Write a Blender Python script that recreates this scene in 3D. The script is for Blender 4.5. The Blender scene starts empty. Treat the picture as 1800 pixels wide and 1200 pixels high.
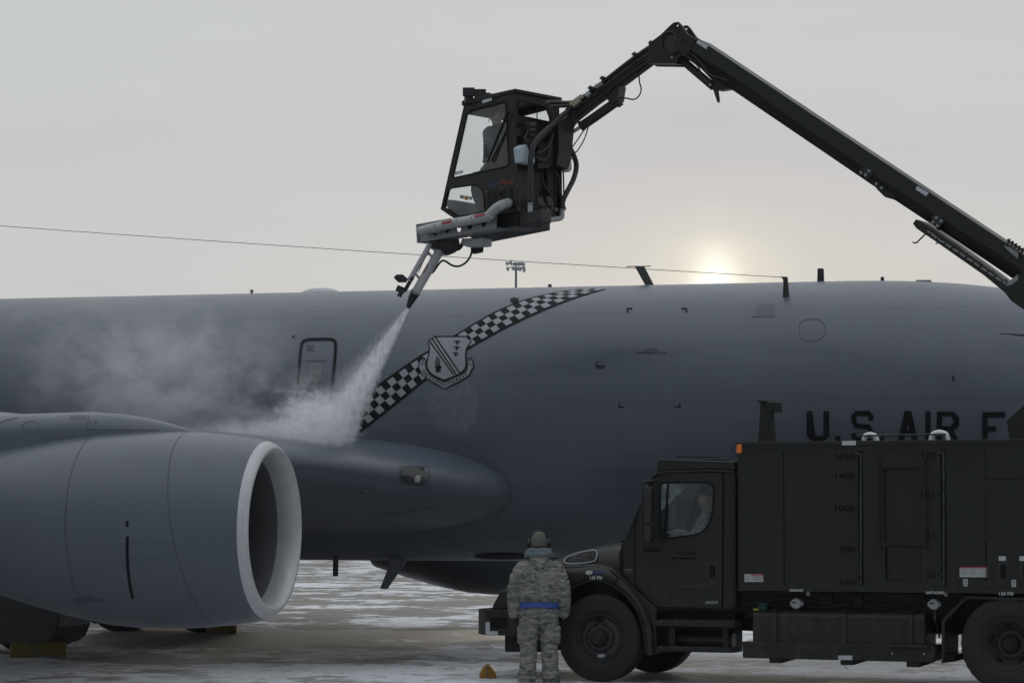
import bpy, bmesh, math, random
from mathutils import Vector as V, Matrix, Quaternion, noise as mnoise
from mathutils.bvhtree import BVHTree

random.seed(7)
SC = bpy.context.scene
COL = SC.collection
R = math.radians

# ------------------------------------------------------------------ camera
F_PX, EYE = 4600.0, 2.06
PITCH = math.atan(300.0 / F_PX)
cam_d = bpy.data.cameras.new('camera')
cam_d.sensor_width = 36.0
cam_d.lens = F_PX / 1800.0 * 36.0
cam_d.clip_start, cam_d.clip_end = 0.5, 8000.0
CAM = bpy.data.objects.new('camera', cam_d)
CAM.location = (0, 0, EYE)
CAM.rotation_euler = (math.pi / 2 + PITCH, 0, 0)
COL.objects.link(CAM)
SC.camera = CAM

# ------------------------------------------------------------------ exposure, sampling
SC.view_settings.view_transform = 'Standard'
SC.view_settings.look = 'None'
SC.view_settings.exposure = 0.0
SC.view_settings.gamma = 1.0
SC.render.engine = 'CYCLES'
cy = SC.cycles
cy.use_denoising = True
cy.max_bounces = 8
cy.transparent_max_bounces = 24
cy.volume_bounces = 4
cy.volume_step_rate = 0.16
cy.volume_max_steps = 512
cy.sample_clamp_indirect = 6.0

# ------------------------------------------------------------------ node maths
class E:
    """A node socket with arithmetic."""
    nt = None
    def __init__(s, k): s.k = k
    def _m(s, op, *o):
        n = E.nt.nodes.new('ShaderNodeMath'); n.operation = op
        for i, q in enumerate((s,) + o):
            if isinstance(q, E): E.nt.links.new(q.k, n.inputs[i])
            else: n.inputs[i].default_value = q
        return E(n.outputs[0])
    def __add__(s, o): return s._m('ADD', o)
    __radd__ = __add__
    def __sub__(s, o): return s._m('SUBTRACT', o)
    def __rsub__(s, o): return (s * -1.0) + o
    def __mul__(s, o): return s._m('MULTIPLY', o)
    __rmul__ = __mul__
    def __truediv__(s, o): return s._m('DIVIDE', o)
    def __rtruediv__(s, o):
        n = E.nt.nodes.new('ShaderNodeMath'); n.operation = 'DIVIDE'; n.inputs[0].default_value = o
        E.nt.links.new(s.k, n.inputs[1]); return E(n.outputs[0])
    def __pow__(s, o): return s._m('POWER', o)
    def abs(s): return s._m('ABSOLUTE')
    def exp(s): return s._m('EXPONENT')
    def sqrt(s): return s._m('SQRT')
    def max(s, o): return s._m('MAXIMUM', o)
    def min(s, o): return s._m('MINIMUM', o)
    def lt(s, o): return s._m('LESS_THAN', o)
    def gt(s, o): return s._m('GREATER_THAN', o)
    def sat(s): return s.max(0.0).min(1.0)
    def step(s, a, b):
        n = E.nt.nodes.new('ShaderNodeMapRange'); n.interpolation_type = 'SMOOTHSTEP'
        E.nt.links.new(s.k, n.inputs[0])
        n.inputs[1].default_value, n.inputs[2].default_value = a, b
        return E(n.outputs[0])

def node(kind, **kw):
    n = E.nt.nodes.new(kind)
    for k, v in kw.items(): setattr(n, k, v)
    return n
def link(a, b): E.nt.links.new(a.k if isinstance(a, E) else a, b)
def sep(sock):
    n = node('ShaderNodeSeparateXYZ'); link(sock, n.inputs[0])
    return [E(o) for o in n.outputs]
def mixc(f, a, b):
    n = node('ShaderNodeMix', data_type='RGBA')
    if isinstance(f, E): link(f, n.inputs[0])
    else: n.inputs[0].default_value = f
    for q, i in ((a, 6), (b, 7)):
        if isinstance(q, (tuple, list)): n.inputs[i].default_value = (*q[:3], 1)
        else: link(q, n.inputs[i])
    return n.outputs[2]
def mapping(sock, scale=(1, 1, 1), loc=(0, 0, 0), rot=(0, 0, 0)):
    n = node('ShaderNodeMapping'); link(sock, n.inputs[0])
    n.inputs['Location'].default_value = loc; n.inputs['Scale'].default_value = scale
    n.inputs['Rotation'].default_value = rot
    return n.outputs[0]
def noise(sock, scale, detail=4, rough=0.55, dist=0.0):
    n = node('ShaderNodeTexNoise'); link(sock, n.inputs['Vector'])
    n.inputs['Scale'].default_value = scale; n.inputs['Detail'].default_value = detail
    n.inputs['Roughness'].default_value = rough; n.inputs['Distortion'].default_value = dist
    return E(n.outputs[0])
def bump(h, strength, dist=0.02):
    n = node('ShaderNodeBump'); link(h, n.inputs['Height'])
    n.inputs['Strength'].default_value = strength; n.inputs['Distance'].default_value = dist
    return n.outputs[0]

# ------------------------------------------------------------------ sky: overcast with the low sun behind it
SUN_AZ, SUN_EL = R(4.45), R(4.92)          # azimuth clockwise from +Y, elevation
SUN_DIR = V((math.sin(SUN_AZ) * math.cos(SUN_EL), math.cos(SUN_AZ) * math.cos(SUN_EL), math.sin(SUN_EL)))
world = bpy.data.worlds.new('World'); SC.world = world
world.use_nodes = True
E.nt = nt = world.node_tree
nt.nodes.clear()
tc = node('ShaderNodeTexCoord').outputs['Generated']
X_, Y_, Z_ = sep(tc)
el = Z_._m('ARCSINE') * 57.2958
az = X_._m('ARCTAN2', Y_) * 57.2958
da = az - math.degrees(SUN_AZ)
de = el - math.degrees(SUN_EL)
wob = noise(mapping(tc, (9, 9, 46)), 1.0, 4, 0.5) - 0.5
rr = (da * da + de * de).sqrt()
rw = (da * da * 0.36 + de * de * 2.6).sqrt()             # glow flattened along the cloud bands
core = ((da * da * 4.6 + de * de * 2.3) * (1.0 + wob) * -1.0).exp()
halo = (rr * rr * (0.50 + wob * 0.5) * -1.0).exp()
wide = ((rw + wob * 1.4) * (rw + wob * 1.4) * -0.052).exp()
far_g = (rw * rw * -0.010).exp()
band = ((el - 7.6 + wob * 2.0) * (el - 7.6 + wob * 2.0) * -0.35).exp() * (da.abs() * -0.10).exp()
cloud = noise(mapping(tc, (5, 5, 26)), 1.3, 6, 0.6, 0.4) - 0.5
zen = el.step(12.0, 62.0)
SKY_BASE = 0.575
lum = 1.0 + cloud * 0.11 + zen * 0.70 - band * 0.07
front = mixc(el.step(-1.0, 9.5), (0.594, 0.590, 0.578), (0.578, 0.598, 0.603))
col = mixc(zen, front, (0.58, 0.61, 0.66))
back = (Y_ * -1.0).step(-0.2, 0.7)
col = mixc(back * (1.0 - zen * 0.75), col, (0.30, 0.335, 0.38))
col = mixc(band * 0.5, col, (0.56, 0.56, 0.61))
vm = node('ShaderNodeVectorMath', operation='SCALE'); link(col, vm.inputs[0]); link(lum, vm.inputs['Scale'])
def addc(base, colr, fac):
    s = node('ShaderNodeVectorMath', operation='SCALE'); s.inputs[0].default_value = colr; link(fac, s.inputs['Scale'])
    a = node('ShaderNodeVectorMath', operation='ADD'); link(base, a.inputs[0]); link(s.outputs[0], a.inputs[1])
    return a.outputs[0]
c1 = addc(vm.outputs[0], (0.018, 0.008, 0.0), far_g)
c1 = addc(c1, (0.078, 0.050, 0.010), wide)
c1 = addc(c1, (0.18, 0.15, 0.06), halo)
c1 = addc(c1, (0.62, 0.59, 0.52), core)
sky = node('ShaderNodeTexSky', sky_type='NISHITA', sun_disc=False)
sky.sun_elevation = SUN_EL; sky.sun_rotation = SUN_AZ
sky.air_density, sky.dust_density = 1.0, 4.0
bg1 = node('ShaderNodeBackground'); link(c1, bg1.inputs[0]); bg1.inputs[1].default_value = 1.0
bg2 = node('ShaderNodeBackground'); link(sky.outputs[0], bg2.inputs[0]); bg2.inputs[1].default_value = 0.05
mixs = node('ShaderNodeMixShader'); mixs.inputs[0].default_value = 0.006
link(bg1.outputs[0], mixs.inputs[1]); link(bg2.outputs[0], mixs.inputs[2])
wo = node('ShaderNodeOutputWorld'); link(mixs.outputs[0], wo.inputs[0])

# ------------------------------------------------------------------ veiled sun
sl = bpy.data.lights.new('sun', 'SUN')
sl.energy = 0.6; sl.angle = R(10); sl.color = (1.0, 0.9, 0.74)
sun = bpy.data.objects.new('sun', sl); COL.objects.link(sun)
sun.rotation_euler = (-SUN_DIR).to_track_quat('-Z', 'Y').to_euler()

# ------------------------------------------------------------------ pixel rays (photo pixels, 1800 x 1200)
CP, SP = math.cos(PITCH), math.sin(PITCH)
EYE_P = V((0, 0, EYE))
def ray(px, py):
    u, v = (px - 900.0) / F_PX, (600.0 - py) / F_PX
    return V((u, CP - v * SP, SP + v * CP))
def P(px, py, Y):
    d = ray(px, py); return EYE_P + d * (Y / d.y)
def ground_pt(px, py):
    d = ray(px, py); return EYE_P + d * (-EYE / d.z)

class Frame:
    """Local frame of one thing: origin on the ground, turned about Z."""
    def __init__(s, o, yaw):
        s.M = Matrix.Translation(o) @ Matrix.Rotation(yaw, 4, 'Z'); s.Mi = s.M.inverted()
        s.o, s.yaw = V(o), yaw
        s.c = s.Mi @ EYE_P; s.R3 = s.Mi.to_3x3()
    def r(s, px, py): return s.R3 @ ray(px, py)
    def px(s, px, py, v=0.0):               # point where the pixel's ray meets local plane y = v
        d = s.r(px, py); return s.c + d * ((v - s.c.y) / d.y)
    def at(s, px, py, Y): return s.Mi @ P(px, py, Y)
    def L(s, p): return s.Mi @ V(p)

# ------------------------------------------------------------------ mesh building
def frame_of(d, up=V((0, 0, 1))):
    d = d.normalized()
    if abs(d.dot(up)) > 0.97: up = V((1, 0, 0)) if abs(d.x) < 0.9 else V((0, 1, 0))
    a = d.cross(up).normalized(); return a, a.cross(d).normalized()

class MB:
    def __init__(s): s.v, s.f, s.m = [], [], []
    def add(s, vs, fs, mi=0):
        b = len(s.v); s.v += [V(q) for q in vs]
        for f in fs: s.f.append([b + i for i in f]); s.m.append(mi)
        return s
    def box(s, c, size, M=None, mi=0):
        c = V(c); h = V(size) / 2
        vs = []
        for x in (-1, 1):
            for y in (-1, 1):
                for z in (-1, 1):
                    q = V((x * h.x, y * h.y, z * h.z))
                    vs.append(c + (M @ q if M else q))
        return s.add(vs, [(0, 1, 3, 2), (4, 6, 7, 5), (0, 4, 5, 1), (2, 3, 7, 6), (0, 2, 6, 4), (1, 5, 7, 3)], mi)
    def box2(s, a, b, mi=0):
        a, b = V(a), V(b); return s.box((a + b) / 2, [abs(q) for q in (b - a)], None, mi)
    def prism(s, pts, vec, mi=0):
        n = len(pts); pts = [V(p) for p in pts]; vec = V(vec)
        fs = [list(range(n)), list(range(2 * n - 1, n - 1, -1))]
        fs += [(i, i + n, (i + 1) % n + n, (i + 1) % n) for i in range(n)]
        return s.add(pts + [p + vec for p in pts], fs, mi)
    def loop_strip(s, loops, cap=True, closed=True, mi=0):
        n = len(loops[0]); vs = [p for l in loops for p in l]; fs = []
        for j in range(len(loops) - 1):
            for i in range(n if closed else n - 1):
                k = (i + 1) % n
                fs.append((j * n + i, j * n + k, (j + 1) * n + k, (j + 1) * n + i))
        if cap:
            fs.append(list(range(n - 1, -1, -1))); fs.append([(len(loops) - 1) * n + i for i in range(n)])
        return s.add(vs, fs, mi)
    def tube(s, path, r, n=10, cap=True, mi=0):
        path = [V(p) for p in path]; loops = []
        rs = r if isinstance(r, (list, tuple)) else [r] * len(path)
        a = None
        for i, p in enumerate(path):
            d = (path[min(i + 1, len(path) - 1)] - path[max(i - 1, 0)])
            if d.length < 1e-9: d = V((0, 0, 1))
            d.normalize()
            if a is None: a, b = frame_of(d)
            else:
                a = (a - d * a.dot(d)); a = a.normalized() if a.length > 1e-6 else frame_of(d)[0]
                b = a.cross(d)
            loops.append([p + (a * math.cos(t) + b * math.sin(t)) * rs[i] for t in [2 * math.pi * k / n for k in range(n)]])
        return s.loop_strip(loops, cap, True, mi)
    def lathe(s, prof, c, axis, n=48, closed=False, mi=0, mod=None):
        c, axis = V(c), V(axis).normalized(); a, b = frame_of(axis); loops = []
        for j, (h, r) in enumerate(prof):
            loops.append([c + axis * h + (a * math.cos(t) + b * math.sin(t)) * (r * (mod(j, k) if mod else 1)) for k, t in enumerate([2 * math.pi * k / n for k in range(n)])])
        if closed: loops.append(loops[0])
        return s.loop_strip(loops, not closed, True, mi)
    def sphere(s, c, r, n=16, m=10, mi=0):
        c = V(c); rx, ry, rz = r if isinstance(r, (tuple, list)) else (r, r, r); loops = []
        for j in range(m + 1):
            t = math.pi * (j + 0.02 if j == 0 else j - 0.02 if j == m else j) / m
            loops.append([c + V((rx * math.sin(t) * math.cos(q), ry * math.sin(t) * math.sin(q), rz * math.cos(t))) for q in [2 * math.pi * k / n for k in range(n)]])
        return s.loop_strip(loops, True, True, mi)
    def beam(s, p, q, w, h, up=V((0, 0, 1)), mi=0):
        p, q = V(p), V(q); d = q - p; a, b = frame_of(d, up)
        M = Matrix((a, b, d.normalized())).transposed()
        return s.box((p + q) / 2, (w, h, d.length), M, mi)
    def ring(s, pts, rx, mi=0): pass
    def panel(s, outer, holes, vec, mi=0):
        """Flat panel with holes, given thickness by vec."""
        bm = bmesh.new(); es = []
        for loop in [outer] + list(holes):
            vs = [bm.verts.new(p) for p in loop]
            es += [bm.edges.new((vs[i], vs[(i + 1) % len(vs)])) for i in range(len(vs))]
        bmesh.ops.triangle_fill(bm, use_beauty=True, use_dissolve=False, edges=es)
        fs = list(bm.faces)
        r = bmesh.ops.extrude_face_region(bm, geom=fs)
        bmesh.ops.translate(bm, vec=V(vec), verts=[g for g in r['geom'] if isinstance(g, bmesh.types.BMVert)])
        bm.verts.index_update()
        s.add([v.co.copy() for v in bm.verts], [[v.index for v in f.verts] for f in bm.faces], mi)
        bm.free(); return s
    def merge(s, o):
        b = len(s.v); s.v += o.v; s.f += [[i + b for i in f] for f in o.f]; s.m += o.m; return s
    def xf(s, M):
        s.v = [M @ p for p in s.v]; return s
    def mesh(s, name, mats, smooth=False, fix=True):
        me = bpy.data.meshes.new(name)
        me.from_pydata([tuple(p) for p in s.v], [], s.f)
        for m in (mats if isinstance(mats, (list, tuple)) else [mats]): me.materials.append(m)
        if any(s.m): me.polygons.foreach_set('material_index', s.m)
        if fix:
            bm = bmesh.new(); bm.from_mesh(me); bmesh.ops.recalc_face_normals(bm, faces=bm.faces); bm.to_mesh(me); bm.free()
        if smooth is not False:
            me.polygons.foreach_set('use_smooth', [True] * len(me.polygons))
            if smooth is not True: me.set_sharp_from_angle(angle=R(smooth))
        me.update(); return me
    def build(s, name, mats, parent=None, smooth=False, bevel=0.0, fix=True, label=None, seg=2):
        me = s.mesh(name, mats, smooth, fix)
        o = bpy.data.objects.new(name, me); COL.objects.link(o)
        if parent: o.parent = parent
        if bevel:
            b = o.modifiers.new('bevel', 'BEVEL'); b.width = bevel; b.segments = seg; b.limit_method = 'ANGLE'; b.angle_limit = R(40)
            b.harden_normals = False
        if label: o['label'] = label
        return o

def build_each(mb, name, mats, parent=None, **k):
    """One part per connected piece of the mesh."""
    par = list(range(len(mb.v)))
    def find(i):
        while par[i] != i: par[i] = par[par[i]]; i = par[i]
        return i
    for f in mb.f:
        a = find(f[0])
        for i in f[1:]: par[find(i)] = a
    groups = {}
    for f, m in zip(mb.f, mb.m): groups.setdefault(find(f[0]), []).append((f, m))
    out = []
    for g in groups.values():
        ids = sorted({i for f, _ in g for i in f}); mp = {i: n for n, i in enumerate(ids)}
        b = MB(); b.add([mb.v[i] for i in ids], [[mp[i] for i in f] for f, _ in g]); out.append(b.build(name, mats, parent, **k))
    return out

def thing(name, fr_or_loc, label, cat, yaw=0.0, group=None):
    o = bpy.data.objects.new(name, None)
    if isinstance(fr_or_loc, Frame): o.location = fr_or_loc.o; yaw = fr_or_loc.yaw
    else: o.location = fr_or_loc
    o.rotation_euler = (0, 0, yaw); o.empty_display_size = 0.3
    COL.objects.link(o); o['label'] = label; o['category'] = cat
    if group: o['group'] = group
    return o
def tag(o, label, cat, group=None, kind=None):
    o['label'] = label; o['category'] = cat
    if group: o['group'] = group
    if kind: o['kind'] = kind
    return o

def rnd(pts, r, n=4):
    """Round the corners of a closed 2-D polygon; r is one radius or one per corner."""
    out = []; m = len(pts)
    for i in range(m):
        p0, p1, p2 = V(pts[i - 1]), V(pts[i]), V(pts[(i + 1) % m])
        rad = r[i] if isinstance(r, (list, tuple)) else r
        a, b = (p0 - p1), (p2 - p1)
        if rad <= 0: out.append(tuple(p1)); continue
        ra = min(rad, a.length * 0.48); rb = min(rad, b.length * 0.48)
        A, B = p1 + a.normalized() * ra, p1 + b.normalized() * rb
        for k in range(n + 1):
            t = k / n; out.append(tuple(A * (1 - t) ** 2 + p1 * 2 * t * (1 - t) + B * t * t))
    return out
def ell(cx, cy, rx, ry, n=24, rot=0.0):
    o = []
    for k in range(n):
        t = 2 * math.pi * k / n; x, y = rx * math.cos(t), ry * math.sin(t)
        o.append((cx + x * math.cos(rot) - y * math.sin(rot), cy + x * math.sin(rot) + y * math.cos(rot)))
    return o
def rect(x0, y0, x1, y1): return [(x0, y0), (x1, y0), (x1, y1), (x0, y1)]
def spline(pts, n=8):
    """Catmull-Rom through the points (any dimension)."""
    pts = [V(p) for p in pts]; out = []
    for i in range(len(pts) - 1):
        p0 = pts[max(i - 1, 0)]; p1 = pts[i]; p2 = pts[i + 1]; p3 = pts[min(i + 2, len(pts) - 1)]
        for k in range(n):
            t = k / n
            out.append(0.5 * ((2 * p1) + (p2 - p0) * t + (2 * p0 - 5 * p1 + 4 * p2 - p3) * t * t + (3 * p1 - p0 - 3 * p2 + p3) * t ** 3))
    out.append(pts[-1]); return out
def stroke(pts, w, closed=False):
    """2-D polyline as a list of overlapping quads of width w."""
    pts = [V(p) for p in pts]; n = len(pts); offs = []
    for i in range(n):
        a = pts[i - 1] if (i > 0 or closed) else pts[i]; b = pts[(i + 1) % n] if (i < n - 1 or closed) else pts[i]
        d = (b - a).normalized(); offs.append(V((-d.y, d.x)) * w / 2)
    qs = []
    for i in range(n if closed else n - 1):
        j = (i + 1) % n
        qs.append([pts[i] + offs[i], pts[j] + offs[j], pts[j] - offs[j], pts[i] - offs[i]])
    return qs
def decal(polys, surf, off, name, mat, parent, maxe=None, thick=0.0, label=None, mats=None, idx=None):
    """Flat markings: 2-D photo polygons laid onto a surface. surf(px, py, off) -> local point."""
    mb = MB()
    for pi, poly in enumerate(polys):
        bm = bmesh.new()
        bm.faces.new([bm.verts.new((p[0], p[1], 0)) for p in poly])
        bmesh.ops.triangulate(bm, faces=bm.faces)
        if maxe:
            for _ in range(5):
                es = [e for e in bm.edges if e.calc_length() > maxe]
                if not es: break
                bmesh.ops.subdivide_edges(bm, edges=es, cuts=1, use_grid_fill=False)
                bmesh.ops.triangulate(bm, faces=[f for f in bm.faces if len(f.verts) > 3])
        bm.verts.index_update()
        mb.add([surf(v.co.x, v.co.y, off) for v in bm.verts], [[v.index for v in f.verts] for f in bm.faces], idx[pi] if idx else 0)
        bm.free()
    return mb.build(name, mats or mat, parent, fix=False, label=label)
def print_lines(x0, y, x1, h, seed=1, gap=0.9):
    """Print too small to read in the photo: a row of word-length dashes."""
    rg = random.Random(seed); out = []; x = x0
    while x < x1 - 1:
        w = rg.uniform(2.5, 7.5) * h / 2.2; e = min(x + w, x1); out.append(rect(x, y - h, e, y)); x = e + gap
    return out
_tc = {}
def decals(groups, surf, off, name, mat, parent, **k):
    """One part per separate marking."""
    return [decal(g, surf, off, name, mat, parent, **k) for g in groups]
def text_polys(s, shear=0.0, bold=0.0, space=1.0):
    """Vertices and faces of a line of lettering, scaled to cap height 1, left-aligned at 0."""
    key = (s, shear, bold, space)
    if key in _tc: return _tc[key]
    cu = bpy.data.curves.new('lettering', 'FONT'); cu.body = s; cu.fill_mode = 'FRONT'
    cu.shear = shear; cu.offset = bold; cu.space_character = space; cu.resolution_u = 3
    o = bpy.data.objects.new('lettering', cu); COL.objects.link(o)
    dg = bpy.context.evaluated_depsgraph_get(); dg.update()
    me = o.evaluated_get(dg).to_mesh()
    vs = [v.co.copy() for v in me.vertices]; fs = [list(p.vertices) for p in me.polygons]
    o.evaluated_get(dg).to_mesh_clear()
    bpy.data.objects.remove(o); bpy.data.curves.remove(cu)
    h = 0.69; x0 = min(v.x for v in vs)
    vs = [((v.x - x0) / h, v.y / h) for v in vs]
    _tc[key] = (vs, fs, max(v[0] for v in vs)); return _tc[key]
def text_mb(mb, s, x, y, h, surf, off, slope=0.0, width=None, align='c', shear=0.0, bold=0.0, space=1.0, mapf=None, mi=0):
    """Lettering with its baseline at photo pixel (x, y), cap height h pixels."""
    vs, fs, w = text_polys(s, shear, bold, space)
    sx = (width / w) if width else h
    W = w * sx; x0 = x - W / 2 if align == 'c' else x if align == 'l' else x - W
    pts = []
    for u, v in vs:
        q = mapf(u / w, v) if mapf else (x0 + u * sx, y - v * h + (x0 + u * sx - x) * slope)
        pts.append(surf(q[0], q[1], off))
    return mb.add(pts, fs, mi)

def fuse(mb, voxel, smooth_it=2, dis=0.0, dscale=8.0):
    """One continuous surface out of overlapping lofts."""
    me = mb.mesh('fuse', bpy.data.materials.new('tmp') if False else M_TMP, True)
    o = bpy.data.objects.new('fuse', me); COL.objects.link(o)
    m = o.modifiers.new('r', 'REMESH'); m.mode = 'VOXEL'; m.voxel_size = voxel
    s = o.modifiers.new('s', 'SMOOTH'); s.iterations = smooth_it; s.factor = 0.5
    dg = bpy.context.evaluated_depsgraph_get(); dg.update()
    ev = o.evaluated_get(dg).to_mesh()
    out = MB(); out.v = [v.co.copy() for v in ev.vertices]; out.f = [list(p.vertices) for p in ev.polygons]; out.m = [0] * len(out.f)
    if dis:
        ns = [v.normal.copy() for v in ev.vertices]
        for i, p in enumerate(out.v):
            q = V((p.x, p.y, p.z * 1.7)) * dscale
            h = mnoise.noise(q) + 0.5 * mnoise.noise(q * 2.3 + V((5, 1, 2)))
            h = (1 - abs(h) * 1.6)
            out.v[i] = p + ns[i] * (h * dis)
    o.evaluated_get(dg).to_mesh_clear()
    bpy.data.objects.remove(o); bpy.data.meshes.remove(me)
    return out
# ------------------------------------------------------------------ materials
def new_mat(name):
    m = bpy.data.materials.new(name); m.use_nodes = True
    E.nt = m.node_tree; E.nt.nodes.clear()
    return m
def finish(m, surf=None, vol=None):
    o = node('ShaderNodeOutputMaterial')
    if surf: link(surf, o.inputs['Surface'])
    if vol: link(vol, o.inputs['Volume'])
    return m
def bsdf(col, rough, metal=0.0, spec=0.5, normal=None):
    b = node('ShaderNodeBsdfPrincipled')
    for v, k in ((col, 'Base Color'), (rough, 'Roughness'), (metal, 'Metallic'), (spec, 'Specular IOR Level')):
        if isinstance(v, (E, bpy.types.NodeSocket)): link(v, b.inputs[k])
        elif isinstance(v, (tuple, list)): b.inputs[k].default_value = (*v[:3], 1)
        else: b.inputs[k].default_value = v
    if normal: link(normal, b.inputs['Normal'])
    return b
def obj_co(): return node('ShaderNodeTexCoord').outputs['Object']
def mat(name, col, rough=0.5, metal=0.0, var=0.18, scale=2.5, bmp=0.0, spec=0.5, fine=40.0, dust=0.0, dustc=(0.12, 0.12, 0.115)):
    m = new_mat(name); co = obj_co()
    n1 = noise(co, scale, 5, 0.6); n2 = noise(co, fine, 3, 0.6)
    k = (n1 - 0.5) * (2 * var) + (n2 - 0.5) * var
    lo = tuple(c * (1 - var) for c in col); hi = tuple(c * (1 + var) for c in col)
    c = mixc((k * 1.2 + 0.5).sat(), lo, hi)
    if dust: c = mixc(n1.step(0.5, 0.75) * dust, c, dustc)
    r = (n1 - 0.5) * 0.25 + rough
    nb = bump(n2, bmp, 0.01) if bmp else None
    return finish(m, bsdf(c, r.sat(), metal, spec, nb).outputs[0])
M_TMP = mat('plain_base', (0.2, 0.2, 0.2))
def olive_mat(name, col, salt):
    """Matt olive paint with blotchy wear, vertical dirt runs and dried road salt thrown up low on the body."""
    m = new_mat(name); co = obj_co(); x, y, z = sep(co)
    n1 = noise(co, 1.7, 5, 0.6); n2 = noise(mapping(co, (9, 9, 0.9)), 1.0, 5, 0.65); n3 = noise(co, 14, 5, 0.65); n4 = noise(co, 60, 2)
    k = (n1 - 0.5) * 0.9 + (n2 - 0.5) * 0.7 + (n4 - 0.5) * 0.3
    c = mixc((k + 0.5).sat(), tuple(q * 0.78 for q in col), tuple(q * 1.25 for q in col))
    lowz = 1.0 - z.step(0.35, 1.75)
    d = ((n2 * 0.5 + n3 * 0.5).step(0.44, 0.66) * lowz * salt + n3.step(0.60, 0.72) * n1.step(0.45, 0.6) * 0.25).sat()
    c = mixc(d, c, (0.062, 0.061, 0.057))
    r = (n1 - 0.5) * 0.30 + (n2 - 0.5) * 0.2 + 0.44
    return finish(m, bsdf(c, r.sat(), 0, 0.30, bump(n1 * 0.7 + n4 * 0.1, 0.12, 0.03)).outputs[0])
OLIVE = olive_mat('olive_drab_paint', (0.0105, 0.0117, 0.0090), 0.38)
OLIVE_B = olive_mat('olive_drab_boom_paint', (0.0105, 0.0119, 0.0093), 0.0)
BLACK = mat('black_paint', (0.012, 0.0125, 0.013), 0.45, var=0.2, spec=0.4)
CHASSIS = mat('grimy_chassis', (0.014, 0.014, 0.0135), 0.7, var=0.3, scale=6, dust=0.15, dustc=(0.04, 0.038, 0.035), spec=0.3)
RUBBER = mat('tyre_rubber', (0.012, 0.012, 0.0125), 0.72, var=0.3, scale=7, dust=0.35, dustc=(0.032, 0.031, 0.03), bmp=0.25, spec=0.35)
HOSE = mat('hose_rubber', (0.010, 0.010, 0.010), 0.55, var=0.2)
TRIM = mat('black_rubber_trim', (0.005, 0.005, 0.0055), 0.6, var=0.15, spec=0.12)
RIM = mat('painted_wheel_steel', (0.026, 0.027, 0.026), 0.5, var=0.25, scale=8, dust=0.25, dustc=(0.05, 0.048, 0.045))
STEEL = mat('bare_steel', (0.42, 0.43, 0.44), 0.35, metal=0.9, var=0.2, scale=12)
GALV = mat('grey_pipe_paint', (0.33, 0.335, 0.34), 0.42, var=0.15, scale=9)
FRAME_GREY = mat('grey_frame_steel', (0.19, 0.195, 0.2), 0.45, var=0.22, scale=8, metal=0.3)
WHITE = mat('white_paint', (0.62, 0.63, 0.62), 0.45, var=0.1, scale=6)
REFLECT = mat('reflective_tape', (0.40, 0.41, 0.43), 0.35, var=0.12, scale=20)
STICK = mat('white_sticker', (0.36, 0.37, 0.37), 0.5, var=0.12, scale=60)
STICK_RED = mat('red_sticker', (0.34, 0.035, 0.04), 0.5, var=0.12, scale=30)
TXT_WHITE = mat('white_stencil', (0.45, 0.46, 0.45), 0.6, var=0.1)
TXT_DARK = mat('dark_stencil', (0.0046, 0.0048, 0.0046), 0.8, var=0.1, spec=0.05)
TXT_GREY = mat('grey_print', (0.13, 0.13, 0.13), 0.6, var=0.2)
LOGO_BLUE = mat('blue_print', (0.02, 0.032, 0.13), 0.5, var=0.1)
LOGO_RED = mat('red_print', (0.19, 0.02, 0.024), 0.5, var=0.1)
ORANGE = mat('orange_lens', (0.62, 0.17, 0.012), 0.3, var=0.08)
CLEARLENS = mat('pale_lens', (0.36, 0.36, 0.32), 0.25, var=0.1)
LENS_DK = mat('dark_lens_glass', (0.02, 0.022, 0.025), 0.12, var=0.1)
YELLOW = mat('worn_yellow_paint', (0.125, 0.085, 0.016), 0.6, var=0.3, scale=9, dust=0.5, dustc=(0.10, 0.06, 0.02), bmp=0.1)
CHOCK_O = mat('worn_orange_chock_paint', (0.29, 0.14, 0.02), 0.6, var=0.35, scale=11, dust=0.55, dustc=(0.09, 0.045, 0.02), bmp=0.1)
ROPE = mat('grey_rope', (0.12, 0.12, 0.115), 0.8, var=0.2)
BOTTLE = mat('pale_blue_plastic', (0.36, 0.43, 0.47), 0.35, var=0.1, scale=12)
BEIGE = mat('beige_plastic', (0.30, 0.26, 0.18), 0.5, var=0.15)
CAP_GREEN = mat('green_cap', (0.012, 0.06, 0.05), 0.35, var=0.15)
CAP_YEL = mat('yellow_tag', (0.30, 0.27, 0.03), 0.5, var=0.1)
TARP = mat('black_tarp', (0.010, 0.012, 0.014), 0.45, var=0.4, scale=5, bmp=0.4)
SKIN = mat('skin', (0.38, 0.23, 0.17), 0.5, var=0.08)
def lip_mat():
    m = new_mat('inlet_lip_alloy'); co = obj_co()
    a = noise(mapping(co, (3, 14, 14)), 1.0, 5, 0.7); b = noise(co, 2.2, 5, 0.6, 0.6); d = noise(mapping(co, (30, 4, 4)), 1.0, 4, 0.6)
    k = (a - 0.5) * 0.9 + (b - 0.5) * 1.1 + (d - 0.5) * 0.5
    c = mixc((k + 0.55).sat(), (0.33, 0.335, 0.34), (0.50, 0.505, 0.51))
    return finish(m, bsdf(c, (0.42 + (b - 0.5) * 0.4).sat(), 0.3, 0.5, bump(a, 0.12, 0.02)).outputs[0])
LIP = lip_mat()
LINER = mat('inlet_liner', (0.035, 0.036, 0.038), 0.55, var=0.12, scale=8)
FANMET = mat('fan_blade_metal', (0.065, 0.062, 0.058), 0.5, metal=0.3, var=0.15)
ANT_BLK = mat('antenna_black', (0.014, 0.014, 0.015), 0.5, var=0.1)
ANT_GRN = mat('antenna_dark_primer', (0.045, 0.05, 0.046), 0.5, var=0.25, scale=14)
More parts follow.
